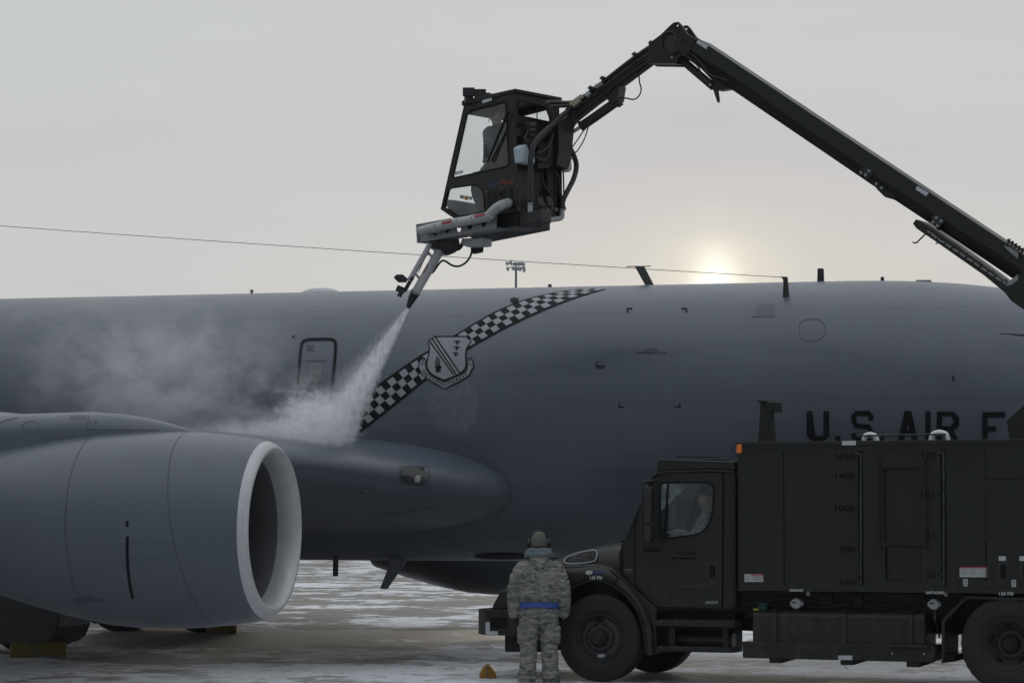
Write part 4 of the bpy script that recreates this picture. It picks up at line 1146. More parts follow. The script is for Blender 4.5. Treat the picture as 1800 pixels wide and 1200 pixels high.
for pts, r in (([(1300, 1064), (1340, 1056), (1400, 1050), (1470, 1062), (1520, 1053)], 0.022), ([(1310, 1085), (1360, 1064), (1430, 1068), (1500, 1064), (1600, 1064)], 0.016), ([(1620, 1044), (1632, 1066), (1646, 1098), (1652, 1120)], 0.012), ([(1520, 1044), (1530, 1064), (1560, 1070)], 0.014)):
    cl.tube(spline([TF.px(x, y, 0.32) for x, y in pts], 6), r, 8)
build_each(cl, 'underbody_hose', HOSE, TRK, smooth=True)
ub = MB()
for x0, y0, x1, y1, v in ((1310, 1046, 1330, 1064, 0.4), (1440, 1046, 1462, 1060, 0.3), (1500, 1045, 1516, 1066, 0.3), (1340, 1044, 1380, 1054, 0.5), (1560, 1046, 1590, 1062, 0.4)):
    q2 = lrect(x0, y0, x1, y1, v); ub.box2(q2[0], q2[2] + V((0, 0.25, 0)))
build_each(ub, 'underbody_valve', CHASSIS, TRK, bevel=0.005)
# rear mudguard
mg = [(1654.5, 1165), (1655.5, 1088), (1697, 1047.5), (1860, 1051)]; inner = [(1860, 1056), (1699, 1052), (1660.5, 1091), (1659.5, 1164)]
MGD = side_prism(mg + inner, 0.0, 0.75, 'rear_mudguard', OLIVE, TRK, bevel=0.0)
MB().prism([TF.px(x, y, 0.70) for x, y in [(1659, 1163), (1678, 1161), (1678, 1100), (1700, 1070), (1860, 1070), (1860, 1054), (1699, 1054), (1661, 1092)]], (0, 0.02, 0)).build('mudguard_liner', CHASSIS, MGD)
side_prism([(1655, 1150), (1678, 1150), (1677.5, 1162), (1655, 1165)], 0.02, 0.7, 'mud_flap', TRIM, MGD, bevel=0.004)

# --- wheels
def wheel(cx, cyy, rt, wid, rr_, dual=False, side=-1, lugs=False, name='wheel', smear=False):
    """Wheel on a lateral axle; outer face towards y = side."""
    ax = V((0, side, 0)); c = V((cx, cyy, rt)); h = wid / 2
    rim = MB().lathe([(-h * 0.9, rr_ * 0.98), (h * 0.82, rr_ * 0.98), (h * 0.86, rr_ * 0.955), (h * 0.70, rr_ * 0.90), (h * 0.30 if not dual else -h * 0.1, rr_ * 0.80), (h * 0.36 if not dual else -h * 0.5, rr_ * 0.62), (h * 0.60 if not dual else -h * 0.75, rr_ * 0.52), (h * 0.60 if not dual else -h * 0.75, 0.001)], c, ax, 48)
    w = rim.build(name, RIM, TRK, smooth=40)
    prof = [(-h * 0.8, rr_ * 0.99), (-h, rr_ * 1.12), (-h * 1.04, (rr_ + rt) / 2), (-h * 0.98, rt * 0.955), (-h * 0.86, rt * 0.99), (-h * 0.5, rt), (h * 0.5, rt), (h * 0.86, rt * 0.99), (h * 0.98, rt * 0.955), (h * 1.0, rt * 0.90), (h * 1.05, (rr_ + rt) / 2), (h * 1.02, rr_ * 1.2), (h * 0.98, rr_ * 1.1), (h * 0.8, rr_ * 0.99)]
    mod = (lambda j, k: (1.0 if k % 4 < 2 else 0.978) if j in (3, 4, 8, 7) else 1.0) if lugs else None
    MB().lathe(prof, c, ax, 144 if lugs else 72, closed=True, mod=mod).build('tyre', RUBBER, w, smooth=30)
    hz = h * 0.60 if not dual else -h * 0.75
    MB().lathe([(hz, 0.115), (hz + 0.05, 0.112), (hz + 0.085, 0.085), (hz + 0.09, 0.06), (hz + 0.12, 0.055), (hz + 0.125, 0.0)], c, ax, 32).build('hub', CHASSIS, w, smooth=40)
    for k in range(10):
        t = 2 * math.pi * k / 10; p = c + V((0.165 * math.cos(t), 0, 0.165 * math.sin(t))) + ax * hz
        MB().lathe([(0, 0.017), (0.035, 0.016), (0.04, 0.008)], p, ax, 6).build('lug_nut', CHASSIS, w)
    for k in range(2 if not dual else 5):
        t = math.pi / 2 + 2 * math.pi * k / (2 if not dual else 5) + 0.05; rq = rr_ * 0.73
        hzz = h * 0.335 if not dual else -h * 0.30
        p = c + V((rq * math.cos(t), 0, rq * math.sin(t))) + ax * (hzz + 0.016)
        u = V((-math.sin(t), 0, math.cos(t)))
        rad = V((math.cos(t), 0, math.sin(t)))
        pts = [p + u * (0.052 * math.cos(q_)) + rad * (0.024 * math.sin(q_)) for q_ in [2 * math.pi * i / 14 for i in range(14)]]
        MB().prism(pts, ax * 0.012).build('hand_hole', STICK if (smear and k == 1) else TRIM, w)
    return w
RT = 0.533
wheel(0.0, 0.15, RT, 0.29, 0.298, smear=True, name='front_wheel')
wheel(0.0, 2.13, RT, 0.29, 0.298, side=1, name='front_wheel')
RX = TF.px(1774.5, 1132, 0.14).x
wheel(RX, 0.14, RT + 0.012, 0.27, 0.30, dual=True, lugs=True, name='rear_wheel')
wheel(RX, 0.50, RT + 0.012, 0.27, 0.30, dual=True, lugs=True, name='rear_wheel')
wheel(RX, 1.78, RT + 0.012, 0.27, 0.30, dual=True, side=1, name='rear_wheel')
wheel(RX, 2.14, RT + 0.012, 0.27, 0.30, dual=True, side=1, name='rear_wheel')
build_each(MB().tube([(0, 0.3, RT - 0.05), (0, 2.0, RT - 0.05)], 0.07, 12).tube([(RX, 0.3, RT), (RX, 2.0, RT)], 0.11, 12), 'axle', CHASSIS, TRK)

# --- cab shell (hollow, so one looks through both door windows)
VC0, VC1 = 0.10, 2.20
cab = [(1091, 957), (1096, 953), (1117, 905), (1141, 845), (1146, 836), (1153, 831), (1168, 828), (1250, 825.5), (1288, 827), (1293, 833), (1293, 1066), (1278, 1072), (1152, 1072), (1112, 1034), (1095, 1012), (1092, 1004)]
win = rnd([(1160.5, 853), (1166, 848), (1245, 847), (1255, 856), (1254, 890), (1249, 916), (1238, 934), (1222, 939.5), (1161, 947.5)], [4, 5, 7, 7, 5, 10, 8, 6, 4], 4)
ref = VC0
def cab_pts(pts, v): return [V((TF.px(x, y, ref).x, v, TF.px(x, y, ref).z)) for x, y in pts]
big = rnd([(1157, 851), (1163, 845), (1247, 844), (1258, 854), (1257, 892), (1252, 919), (1240, 938), (1223, 943), (1158, 951)], 6, 4)
cabm = MB().panel(cab_pts(cab, VC0 + 0.012), [cab_pts(big, VC0 + 0.012)], (0, 0.04, 0))
far_panel = MB().panel(cab_pts(cab, VC1 - 0.04), [cab_pts(big, VC1 - 0.04)], (0, 0.04, 0))
cpts = cab_pts(cab, 0)
def strip(i, j, th=0.03):
    a, b = cpts[i], cpts[j]; d = (b - a).normalized(); n = V((-d.z, 0, d.x)) * th
    cabm.prism([a + V((0, VC0 + 0.012, 0)), b + V((0, VC0 + 0.012, 0)), b + n + V((0, VC0 + 0.012, 0)), a + n + V((0, VC0 + 0.012, 0))], (0, VC1 - VC0 - 0.012, 0))
def shell(idx, name):
    P_ = [cpts[i % 16] for i in idx]; cen = sum(cpts, V((0, 0, 0))) / 16; inn = []
    for k, p in enumerate(P_):
        a, b = P_[max(k - 1, 0)], P_[min(k + 1, len(P_) - 1)]; d = (b - a).normalized(); n = V((-d.z, 0, d.x))
        if n.dot(cen - p) < 0: n = -n
        inn.append(p + n * 0.03)
    return MB().loop_strip([[V((q.x, VC0 + 0.012, q.z)) for q in P_ + inn[::-1]], [V((q.x, VC1 - 0.04, q.z)) for q in P_ + inn[::-1]]])
CABO = cabm.build('cab', OLIVE, TRK, bevel=0.006)
far_panel.build('far_side_panel', OLIVE, CABO, bevel=0.006)
shell(range(3, 13), '').build('roof_and_back_panel', OLIVE, CABO, bevel=0.004)
shell(range(12, 17), '').build('floor_panel', OLIVE, CABO, bevel=0.004)
# windscreen: pillars are the shell edges, glass between
a, b = cpts[1], cpts[3]
MB().prism([a + V((0.01, VC0 + 0.09, 0)), b + V((0.01, VC0 + 0.09, 0)), b + V((0.01, VC1 - 0.09, 0)), a + V((0.01, VC1 - 0.09, 0))], (0.006, 0, 0.003)).build('windscreen', GLASS, CABO)
for v in (VC0 + 0.012, VC1 - 0.09):
    MB().prism([a + V((0, v, 0)), b + V((0, v, 0)), b + V((0.06, v, 0.0)), a + V((0.06, v, 0.0))], (0, 0.078, 0)).build('windscreen_pillar', OLIVE, CABO, bevel=0.006)
MB().beam(a + V((0.005, VC0 + 0.05, -0.02)), a + V((0.005, VC1 - 0.05, -0.02)), 0.06, 0.06).build('cowl', BLACK, CABO)
MB().tube([cab_pts([(1079, 954)], VC0 + 0.5)[0], cab_pts([(1103, 932)], VC0 + 0.5)[0]], 0.010, 6).box(cab_pts([(1082, 952)], VC0 + 0.4)[0], (0.1, 0.12, 0.03)).build('wiper', TRIM, CABO)
# roof fairing box, roof rod
side_prism([(1157.5, 806), (1292, 811), (1292, 827), (1250, 825), (1168, 827.5), (1153, 831)], VC0 + 0.05, VC1 - 0.05, 'roof_box', OLIVE, CABO, bevel=0.012)
MB().tube([TF.px(x, y, 0.5) for x, y in [(1189.5, 806), (1189.5, 800.5), (1262, 802.8), (1262, 806)]], 0.012, 6).tube([TF.px(1250, 806.5, 0.5), TF.px(1280, 807.5, 0.5)], 0.014, 6).build('roof_rod', BLACK, CABO)
MB().tube([cab_pts([p], VC0 + 0.0)[0] for p in [(1141, 846), (1147, 837.5), (1154, 832.5), (1168, 829.5), (1250, 827), (1287, 828.5), (1292, 834)]], 0.012, 8).build('drip_rail', OLIVE, CABO, smooth=True)
# near door
door = [(1116, 931), (1120, 900), (1141, 862), (1147, 846), (1153, 836), (1166, 831), (1271, 829.5), (1269.5, 1068.5), (1153, 1067), (1120, 1031), (1116, 1018)]
DOORT = MB().panel(cab_pts(door, VC0), [cab_pts(win, VC0)], (0, 0.03, 0)).build('door', OLIVE, CABO, bevel=0.005, label=None)
cabs = lambda px, py, off=0.0: V((TF.px(px, py, VC0).x, VC0 - off, TF.px(px, py, VC0).z))
decal(stroke(door, 1.9, True), cabs, 0.003, 'door_gap', TXT_DARK, DOORT)
decal(stroke(win, 3.4, True), cabs, 0.006, 'window_seal', TRIM, DOORT)
decal(stroke([(1174.5, 849), (1168.5, 946)], 4.2), cabs, 0.007, 'window_divider', TRIM, DOORT)
MB().prism(cab_pts(win, VC0 + 0.018), (0, 0.006, 0)).build('door_window', GLASS, DOORT)
MB().prism(cab_pts(big, VC1 - 0.02), (0, 0.006, 0)).build('far_door_window', GLASS, CABO)
HD = decal([rnd([(1241.5, 984), (1264, 984), (1262, 1010), (1256, 1021), (1246, 1021.5), (1242, 1012)], 4)], cabs, 0.004, 'door_handle', BLACK, DOORT)
MB().prism([cabs(x, y, 0.03) for x, y in rnd([(1248, 992), (1256, 992), (1257, 1014), (1247, 1014)], 3)], (0, 0.02, 0)).build('handle_grip', TRIM, HD, bevel=0.006)
decal(stroke(spline([(1190, 1030), (1215, 1029.5), (1245, 1027), (1258, 1021)], 5), 1.4), cabs, 0.004, 'door_crease', RIM, DOORT)
text_mb(MB(), '90C 003', 1204, 974, 5.4, cabs, 0.004, width=35).build('door_lettering', TXT_DARK, DOORT, fix=False); decal(print_lines(1181, 981.6, 1226, 2.2, 5), cabs, 0.004, 'door_small_print', TXT_DARK, DOORT)
decal([rect(1240, 1055.5, 1262.5, 1060.5)], cabs, 0.004, 'door_plate', TXT_GREY, DOORT)
decals([[rect(1095.5, 1000, 1111, 1001.6)], [rect(1099, 1004, 1111, 1005)]], cabs, -0.006, 'cab_badge', TXT_GREY, CABO)
# mirrors
ARM = MB().tube([cabs(1141, 848, 0.02), cabs(1141, 848, 0.26), cabs(1141.5, 968, 0.26), cabs(1143, 968, 0.02)], 0.013, 8)
ARM.tube([cabs(1141, 847, 0.26), cabs(1163, 842, 0.0)], 0.011, 8).tube([cabs(1141, 963, 0.26), cabs(1158, 966, 0.0)], 0.02, 8)
MIR = ARM.build('mirror_arm', BLACK, CABO, smooth=40)
for (x0, y0, x1, y1, r_) in ((1146.5, 855.5, 1160, 919, 6), (1145.5, 922.5, 1160, 952, 6.5)):
    MB().prism([cabs(x, y, 0.32) for x, y in rnd(rect(x0, y0, x1, y1), r_, 6)], (0.0, 0.14, 0)).build('mirror', BLACK, MIR, bevel=0.012)
for s in ((1189, 874), (1206, 928)): pass
fm = MB().prism([V((TF.px(x, y, VC1).x, VC1 + 0.15, TF.px(x, y, VC1).z)) for x, y in rnd([(1187, 873), (1206.5, 876), (1204.5, 929), (1185, 924)], 3)], (0.04, 0.18, 0)).build('far_mirror', BLACK, CABO, bevel=0.01)
MB().tube([V((TF.px(x, y, VC1).x, VC1 + 0.12, TF.px(x, y, VC1).z)) for x, y in [(1171, 858), (1186, 870), (1186, 925), (1165, 940)]], 0.013, 6).build('far_mirror_arm', BLACK, CABO)
# seat, dash and steering wheel
sx, sz = TF.px(1250, 940, 0.55).x, 1.33
MB().box2((sx - 0.48, 0.35, sz - 0.18), (sx + 0.05, 0.86, sz)).box2((sx + 0.0, 0.37, sz - 0.05), (sx + 0.13, 0.84, sz + 0.62)).build('driver_seat', BLACK, CABO, bevel=0.04)
dx = TF.px(1150, 940, 0.55).x
MB().box2((dx - 0.35, VC0 + 0.08, 1.2), (dx - 0.05, VC1 - 0.08, 1.62)).build('dashboard', BLACK, CABO, bevel=0.04)
sw = V((dx + 0.20, 0.6, 1.66)); ax = V((0.82, 0, 0.57)).normalized(); aa, bb = frame_of(ax)
st = MB().tube([sw + (aa * math.cos(t) + bb * math.sin(t)) * 0.22 for t in [2 * math.pi * k / 32 for k in range(33)]], 0.016, 8, cap=False)
for k in range(3):
    t = 2 * math.pi * k / 3 + 0.5; st.tube([sw, sw + (aa * math.cos(t) + bb * math.sin(t)) * 0.22], 0.012, 6)
st.tube([sw, sw - ax * 0.3], 0.03, 8); st.build('steering_wheel', BLACK, CABO, smooth=True)
# steps
for x1, y0, y1, v in ((1291, 1089.5, 1101, -0.02), (1286, 1136.5, 1145.5, -0.06)):
    q = lrect(1152.5, y0, x1, y1, v + 0.0); s = MB().box2(q[0], q[2] + V((0, 0.32, 0))).build('step', CHASSIS, CABO, bevel=0.006)
    decal([rect(1160 + 9 * k, y0 + 0.6, 1164 + 9 * k, y0 + 1.6) for k in range(13) if (k * 7) % 5 < 2], lambda px, py, off, v=v: TF.px(px, py, v - off), 0.004, 'step_frost', TXT_GREY, s)
q = lrect(1153, 1068, 1292, 1145, 0.35); MB().box2(q[0], q[2] + V((0, 0.3, 0))).build('step_box', CHASSIS, CABO)
side_prism([(1176, 1101), (1186, 1101), (1186, 1137), (1176, 1137)], 0.05, 0.09, 'step_stay', CHASSIS, CABO, 0.0); side_prism([(1270, 1101), (1279, 1101), (1279, 1137), (1270, 1137)], 0.05, 0.09, 'step_stay', CHASSIS, CABO, 0.0)
MB().tube([TF.px(1195, 1124, 0.3), TF.px(1290, 1126, 0.3)], 0.10, 16).build('air_tank', BLACK, CABO, smooth=40)

# --- bonnet: lofted from side profile, rounded over its width
prof_top = [(884, 1040), (890, 1020), (905, 1002), (930, 990), (956, 983), (982, 976), (1010, 968), (1040, 960), (1068, 954.5), (1091, 953.5), (1099, 955)]
loops = []
for i, (x, y) in enumerate(prof_top):
    p = TF.px(x, y, 0.45); xx, zt = p.x, p.z; u = i / (len(prof_top) - 1)
    hw = 0.70 + 0.27 * u; zb = 0.92 + 0.0 * u; c = 1.15; l = []
    for k in range(25):
        t = math.pi * k / 24; e = 0.42
        cy_, sz_ = math.cos(t), math.sin(t)
        l.append(V((xx, c - hw * math.copysign(abs(cy_) ** e, cy_), zb + (zt - zb) * abs(sz_) ** e if 0 < k < 24 else zb)))
    loops.append(l)
BON = MB().loop_strip(loops).build('bonnet', OLIVE, TRK, smooth=50)
decal(stroke([(1092, 962), (1092.5, 985), (1092, 1010)], 1.2), cabs, 0.004, 'bonnet_gap', TXT_DARK, BON)
# fender with arch
outer = [(893, 1068), (897, 1045), (908, 1022), (925, 1008), (950, 999), (985, 996), (1022, 994), (1050, 994.5), (1073, 1001), (1092, 1013), (1112, 1033), (1140, 1058), (1152, 1068), (1152, 1148), (1137, 1153)]
inner = [(1135, 1133), (1130, 1100), (1120, 1071), (1103, 1048), (1078, 1028), (1060, 1021), (1045, 1019), (1029, 1022), (1000, 1035), (984, 1052), (974, 1072), (970, 1100), (935, 1100), (905, 1098), (893, 1090)]
oo, ii = [tp(x, y, 0.0) for x, y in outer], [tp(x, y, 0.0) for x, y in inner]
fen = MB().prism([q + V((0, 0.03, 0)) for q in oo + ii], (0, 0.04, 0))
FEN = fen.build('front_fender', OLIVE, TRK, bevel=0.012, seg=3)
# rolled outer skin of the fender
fo = spline([(893, 1068), (897, 1045), (908, 1022), (925, 1008), (950, 999), (985, 996), (1022, 994), (1050, 994.5), (1073, 1001), (1092, 1013), (1114, 1035), (1134, 1066), (1148, 1102), (1152, 1148)], 6)
fi = spline([(930, 1101), (940, 1096), (958, 1080), (972, 1064), (988, 1047), (1004, 1033), (1022, 1023), (1042, 1019), (1060, 1021), (1079, 1029), (1103, 1048), (1120, 1071), (1130, 1100), (1137, 1151)], 6)
sk_ = []
for a_, b_ in zip(fo, fi):
    l = []
    for k in range(11):
        s_ = k / 10; x_, y_ = b_[0] + (a_[0] - b_[0]) * s_, b_[1] + (a_[1] - b_[1]) * s_
        l.append(tp(x_, y_, 0.0) + V((0, 0.02 - 0.062 * math.sin(math.pi * s_ ** 0.8) ** 0.6 + (0.05 * s_ ** 6), 0)))
    sk_.append(l)
MB().loop_strip(sk_, cap=False, closed=False).build('fender_skin', OLIVE, FEN, smooth=60, fix=False)
# fender crown curving back to the bonnet side
cr = [(893, 1068), (897, 1045), (908, 1022), (925, 1008), (950, 999), (985, 996), (1022, 994), (1050, 994.5), (1073, 1001), (1091, 1013)]
lo_ = []
for x, y in cr:
    p = tp(x, y, 0.0); l = []
    for k in range(7):
        t = math.pi / 2 * k / 6; l.append(V((p.x, 0.035 + 0.26 * (1 - math.cos(t)) , p.z + 0.018 * math.sin(t))))
    lo_.append(l)
MB().loop_strip(lo_, cap=False, closed=False).build('fender_crown', OLIVE, FEN, smooth=50, fix=False)
archp = [(1137, 1150), (1135, 1133), (1130, 1100), (1120, 1071), (1103, 1048), (1078, 1028), (1060, 1021), (1045, 1019), (1029, 1022), (1000, 1035), (984, 1052), (974, 1072), (970, 1098)]
lo_ = []
for dv in (0.02, 0.62): lo_.append([tp(x, y, 0.0) + V((0, dv, 0)) for x, y in archp])
MB().loop_strip(lo_, cap=False, closed=False).build('wheel_arch_liner', TRIM, FEN, smooth=50, fix=False)
MB().tube([tp(x, y, 0.005) for x, y in archp], 0.016, 8).build('arch_lip', OLIVE, FEN, smooth=True)
decal(stroke([(1073, 1003), (1088, 1015)], 3.0) + stroke([(1078, 1023), (1088, 1015.5)], 2.4), tp, 0.055, 'fender_latch', TRIM, FEN)
MB().prism([tp(x, y, 0.062) for x, y in ell(1035, 1006, 6.6, 3.8, 20)], (0, 0.02, 0)).build('side_marker_lamp', CLEARLENS, FEN, bevel=0.006)
decal([rect(1044, 1004.5, 1062, 1008)], tp, 0.060, 'fender_decal', LOGO_BLUE, FEN)
tm = MB(); text_mb(tm, '130 PSI', 1047.5, 1017.4, 5.0, tp, 0.060, width=21, bold=0.025, space=1.1); decal(print_lines(1042, 1012, 1055, 1.2, 2, 0.6), tp, 0.060, 'small_print', TXT_GREY, FEN); tm.build('white_stencil_lettering', TXT_WHITE, FEN, fix=False)
# bonnet side vent
vp = rnd([(992, 986.5), (997, 980), (1012, 974), (1031, 969.5), (1047, 967.5), (1051, 974), (1047.5, 985.5), (1036, 988.5), (1010, 991), (995, 990.5)], 2.5)
bs = MB(); bs.v = []
BV_B = BVHTree.FromPolygons([p for l in loops for p in l], [(j * 25 + i, j * 25 + i + 1, (j + 1) * 25 + i + 1, (j + 1) * 25 + i) for j in range(len(loops) - 1) for i in range(24)])
bon = surf_on(BV_B, TF, 0.2)
VT = decal([vp], bon, 0.010, 'bonnet_vent', TRIM, BON, maxe=6)
decal(stroke(vp, 2.2, True), bon, 0.016, 'vent_rim', FRAME_GREY, VT, maxe=6)
sl_ = [stroke([(998 + k * 1.5, 988.5 - k * 2.5), (1047 - k * 0.2, 985.0 - k * 2.6)], 0.8)[0] for k in range(6)] + stroke([(1012, 975), (1013, 990)], 0.9) + stroke([(1031, 970), (1031, 988.5)], 0.9)
decal(sl_, bon, 0.014, 'vent_slats', RIM, VT, maxe=6)
# bumper and headlamp pod
bz1, bz0 = TF.px(866, 1071, -0.0).z, TF.px(866, 1116, 0.0).z
bx = TF.px(853, 1090).x; bx2 = TF.px(915, 1090).x
bump_pts = [V((bx2, 0.0, bz0)), V((bx + 0.0, 0.0, bz0)), V((bx - 0.20, 0.26, bz0)), V((bx - 0.26, 1.15, bz0)), V((bx - 0.20, VW - 0.26, bz0)), V((bx, VW, bz0)), V((bx2, VW, bz0)), V((bx2, VW - 0.1, bz0)), V((bx + 0.05, VW - 0.15, bz0)), V((bx + 0.05, 0.12, bz0)), V((bx2, 0.1, bz0))]
BMP = MB().prism(bump_pts, (0, 0, bz1 - bz0)).build('front_bumper', OLIVE, TRK, bevel=0.008)
decal([rnd(rect(862.5, 1084.5, 892.5, 1103.5), 2)], tp, 0.004, 'bumper_pocket', TRIM, BMP)
decal([[(853.5, 1092.5), (861, 1092.5), (861, 1108.5), (875, 1108.5), (875, 1115.5), (853.5, 1115)]], tp, 0.005, 'reflective_tape', REFLECT, BMP)
decal([[(848.5, 1108), (853, 1108), (853, 1115), (848.5, 1114.5)]], lambda px, py, off: TF.px(px, py, 0.06), 0, 'reflective_tape', FRAME_GREY, BMP) if False else None
side_prism([(864, 1070.5), (866, 1062), (880, 1037), (888, 1035), (900, 1036), (925, 1070.5)], 0.10, 0.9, 'headlamp_pod', BLACK, TRK, bevel=0.02)
side_prism([(887, 1116), (960, 1117), (960, 1145.5), (887, 1145)], 0.15, 1.9, 'bumper_apron', CHASSIS, TRK, bevel=0.01)
MB().prism([V((bx + 0.25, 0.45, 0.95)), V((bx + 0.25, 1.85, 0.95)), V((bx + 0.3, 1.8, 1.2)), V((bx + 0.3, 0.5, 1.2))], (0.05, 0, 0)).build('grille', BLACK, TRK, bevel=0.02)
MB().box2((-0.9, 0.6, 0.75), (0.9, 1.7, 1.5)).build('engine_block', CHASSIS, TRK)
# ------------------------------------------------------------------ boom (parts of the truck; built in world space, stored in truck space)
TI = TF.Mi
BD = V((-5.45, 2.95, 0)).normalized(); BN = V((-BD.y * -1, BD.x * -1, 0)); BN = V((BD.y, -BD.x, 0))
if BN.y < 0: BN = -BN
def Yb(px): return 31.0 + (1800 - px) * 3.0 / 815
def bp(px, py, off=0.0): return P(px, py, Yb(px)) + BN * off
def slab(pts, o0, w, mb=None):
    mb = mb or MB(); return mb.prism([bp(x, y, o0) for x, y in pts], BN * w)
def wb(mb, name, m, parent, **k): return mb.xf(TI).build(name, m, parent, **k)
def wbe(mb, name, m, parent, **k): return build_each(mb.xf(TI), name, m, parent, **k)
def bdecal(polys, off, name, m, parent): return decal(polys, lambda x, y, o: TI @ bp(x, y, o), off, name, m, parent)
st = [((1238.8, 72.8), (1225, 93), (1216, 108)), ((1312, 121.5), (1300, 140), (1288, 157.5)), ((1560, 286), (1546, 311), (1535, 325)), ((1772, 426), (1754, 443), (1742, 462)), ((1850, 478), (1834, 497), (1820, 515))]
loops = []
for T_, R_, B_ in st:
    loops.append([bp(*T_, -0.19), bp(*R_, -0.19), bp(*B_, -0.09), bp(*B_, 0.09), bp(*R_, 0.19), bp(*T_, 0.19)])
BOOM = wb(MB().loop_strip(loops), 'main_boom', OLIVE_B, TRK, bevel=0.003)
# gusset, wear pads, inner stage end
wb(slab([(1219, 104), (1262, 150), (1263, 158), (1266, 160.5), (1289, 157), (1300, 141), (1240, 98)], -0.07, 0.14), 'boom_gusset', OLIVE_B, BOOM, bevel=0.004)
wb(slab([(1523, 300), (1542, 327), (1549, 336), (1562, 348.5), (1574, 352), (1580, 345), (1545, 312)], -0.13, 0.26), 'wear_pad_block', OLIVE_B, BOOM, bevel=0.006)
bm_ = MB()
for x, y in ((1524, 307.5), (1532, 311.5), (1538, 304.5), (1551, 327), (1560, 334), (1650, 394), (1658, 400), (1656, 386.5), (1664, 392)):
    p = bp(x, y, -0.205); bm_.lathe([(0, 0.022), (0.012, 0.02), (0.02, 0.008)], p + BN * 0.06 * 0, -BN, 10)
wbe(bm_, 'boom_bolt', FRAME_GREY, BOOM)
for pts in ([(1646, 384), (1657, 380), (1670, 391), (1657, 407)], [(1519, 303), (1532, 298), (1546, 309), (1536, 318)]):
    wb(slab(pts, -0.2, 0.08), 'wear_plate', BLACK, BOOM, bevel=0.003)
for q_ in ([(1239, 74), (1256, 85), (1252.5, 91), (1235, 79.5)], [(1622, 329.5), (1642, 342), (1637.5, 348), (1619, 336)]): bdecal([q_], -0.197, 'reflective_tape', REFLECT, BOOM)
# lower outer sleeve with worn white edge
low = [(1615, 396), (1621, 388), (1640, 400), (1700, 441), (1781, 500), (1812, 478), (1860, 505), (1895, 528), (1895, 712), (1842, 712), (1836, 585), (1812, 548), (1800, 540), (1787, 531), (1776, 516.5), (1739, 486), (1653, 426), (1622, 405)]
LOWB = wb(slab(low, -0.22, 0.44), 'lower_boom', OLIVE_B, TRK, bevel=0.008)
wht = stroke([(1641, 409), (1660, 423), (1700, 449), (1740, 476), (1778, 501)], 3.4) + [[(1776, 496), (1783, 498), (1800, 484), (1800, 494), (1788, 503), (1780, 505)], [(1774, 434), (1784, 437), (1800, 446), (1800, 458), (1786, 447)]]
bdecal(wht, -0.226, 'worn_white_edge', FRAME_GREY, LOWB)
bdecal([ell(1646 + 12.6 * k, 414 + 8.3 * k, 2.0, 1.6, 8) for k in range(11)], -0.230, 'edge_rivets', TXT_DARK, LOWB)
bb_ = MB()
for k in range(5): bb_.box(bp(1778 + 6 * k, 425 + 4 * k, -0.1), (0.03, 0.05, 0.05))
for k in range(6): bb_.box(bp(1664 + 23 * k, 421 + 15.2 * k, -0.22), (0.02, 0.03, 0.05))
wbe(bb_, 'boom_lug', BLACK, LOWB)
wbe(MB().tube(spline([bp(*q) for q in [(1627, 411), (1618, 420), (1610, 427), (1604.5, 425.5)]], 4), 0.010, 6).tube(spline([bp(*q) for q in [(1653, 426), (1648, 427), (1645, 429)]], 3), 0.008, 6), 'bent_rod', RIM, LOWB)
# elbow head
head = [(1145, 114.5), (1150, 80), (1171, 64), (1187, 48.5), (1193, 43.5), (1201, 42), (1206, 47), (1217, 63), (1232, 72), (1224, 94), (1214, 104), (1205, 101), (1197, 115.5)]
HEADO = wb(MB().panel([bp(x, y, -0.16) for x, y in head], [[bp(x, y, -0.16) for x, y in ell(1199, 48.5, 2.6, 2.0, 10)]], BN * 0.05).panel([bp(x, y, 0.11) for x, y in head], [[bp(x, y, 0.11) for x, y in ell(1199, 48.5, 2.6, 2.0, 10)]], BN * 0.05).prism([bp(x, y, -0.11) for x, y in [(1148, 110), (1158, 76), (1190, 56), (1212, 70), (1222, 90), (1200, 104), (1194, 110)]], BN * 0.22), 'elbow_head', OLIVE_B, TRK, bevel=0.006)
wb(MB().lathe([(0, 0.12), (0.03, 0.12), (0.035, 0.10), (0.035, 0.0)], bp(1193, 83, -0.16), -BN, 28), 'elbow_pin', BLACK, HEADO, smooth=40)
wbe(MB().sphere(bp(1191, 105, -0.17), 0.018, 8, 6).sphere(bp(1255, 152, -0.12), 0.016, 8, 6), 'pin_bolt', STEEL, HEADO)
eh = MB()
eh.tube(spline([bp(x, y, -0.2) for x, y in [(1176, 90), (1174, 70), (1186, 61), (1199, 66), (1200, 84)]], 6), 0.014, 6)
eh.tube(spline([bp(x, y, -0.18) for x, y in [(1181, 92), (1182, 74), (1192, 66), (1206, 70), (1212, 90)]], 6), 0.012, 6)
eh.tube(spline([bp(x, y, -0.2) for x, y in [(1221, 96), (1232, 104), (1246, 118), (1258, 134), (1290, 146)]], 6), 0.010, 6)
eh.tube(spline([bp(x, y, -0.2) for x, y in [(1215, 100), (1228, 110), (1240, 124), (1246, 140), (1256, 152)]], 6), 0.010, 6)
wbe(eh, 'elbow_hose', HOSE, HEADO, smooth=True)
wb(slab([(1205, 93), (1212, 80), (1227, 91), (1215, 105)], -0.22, 0.1), 'elbow_link_plate', OLIVE_B, HEADO, bevel=0.005)
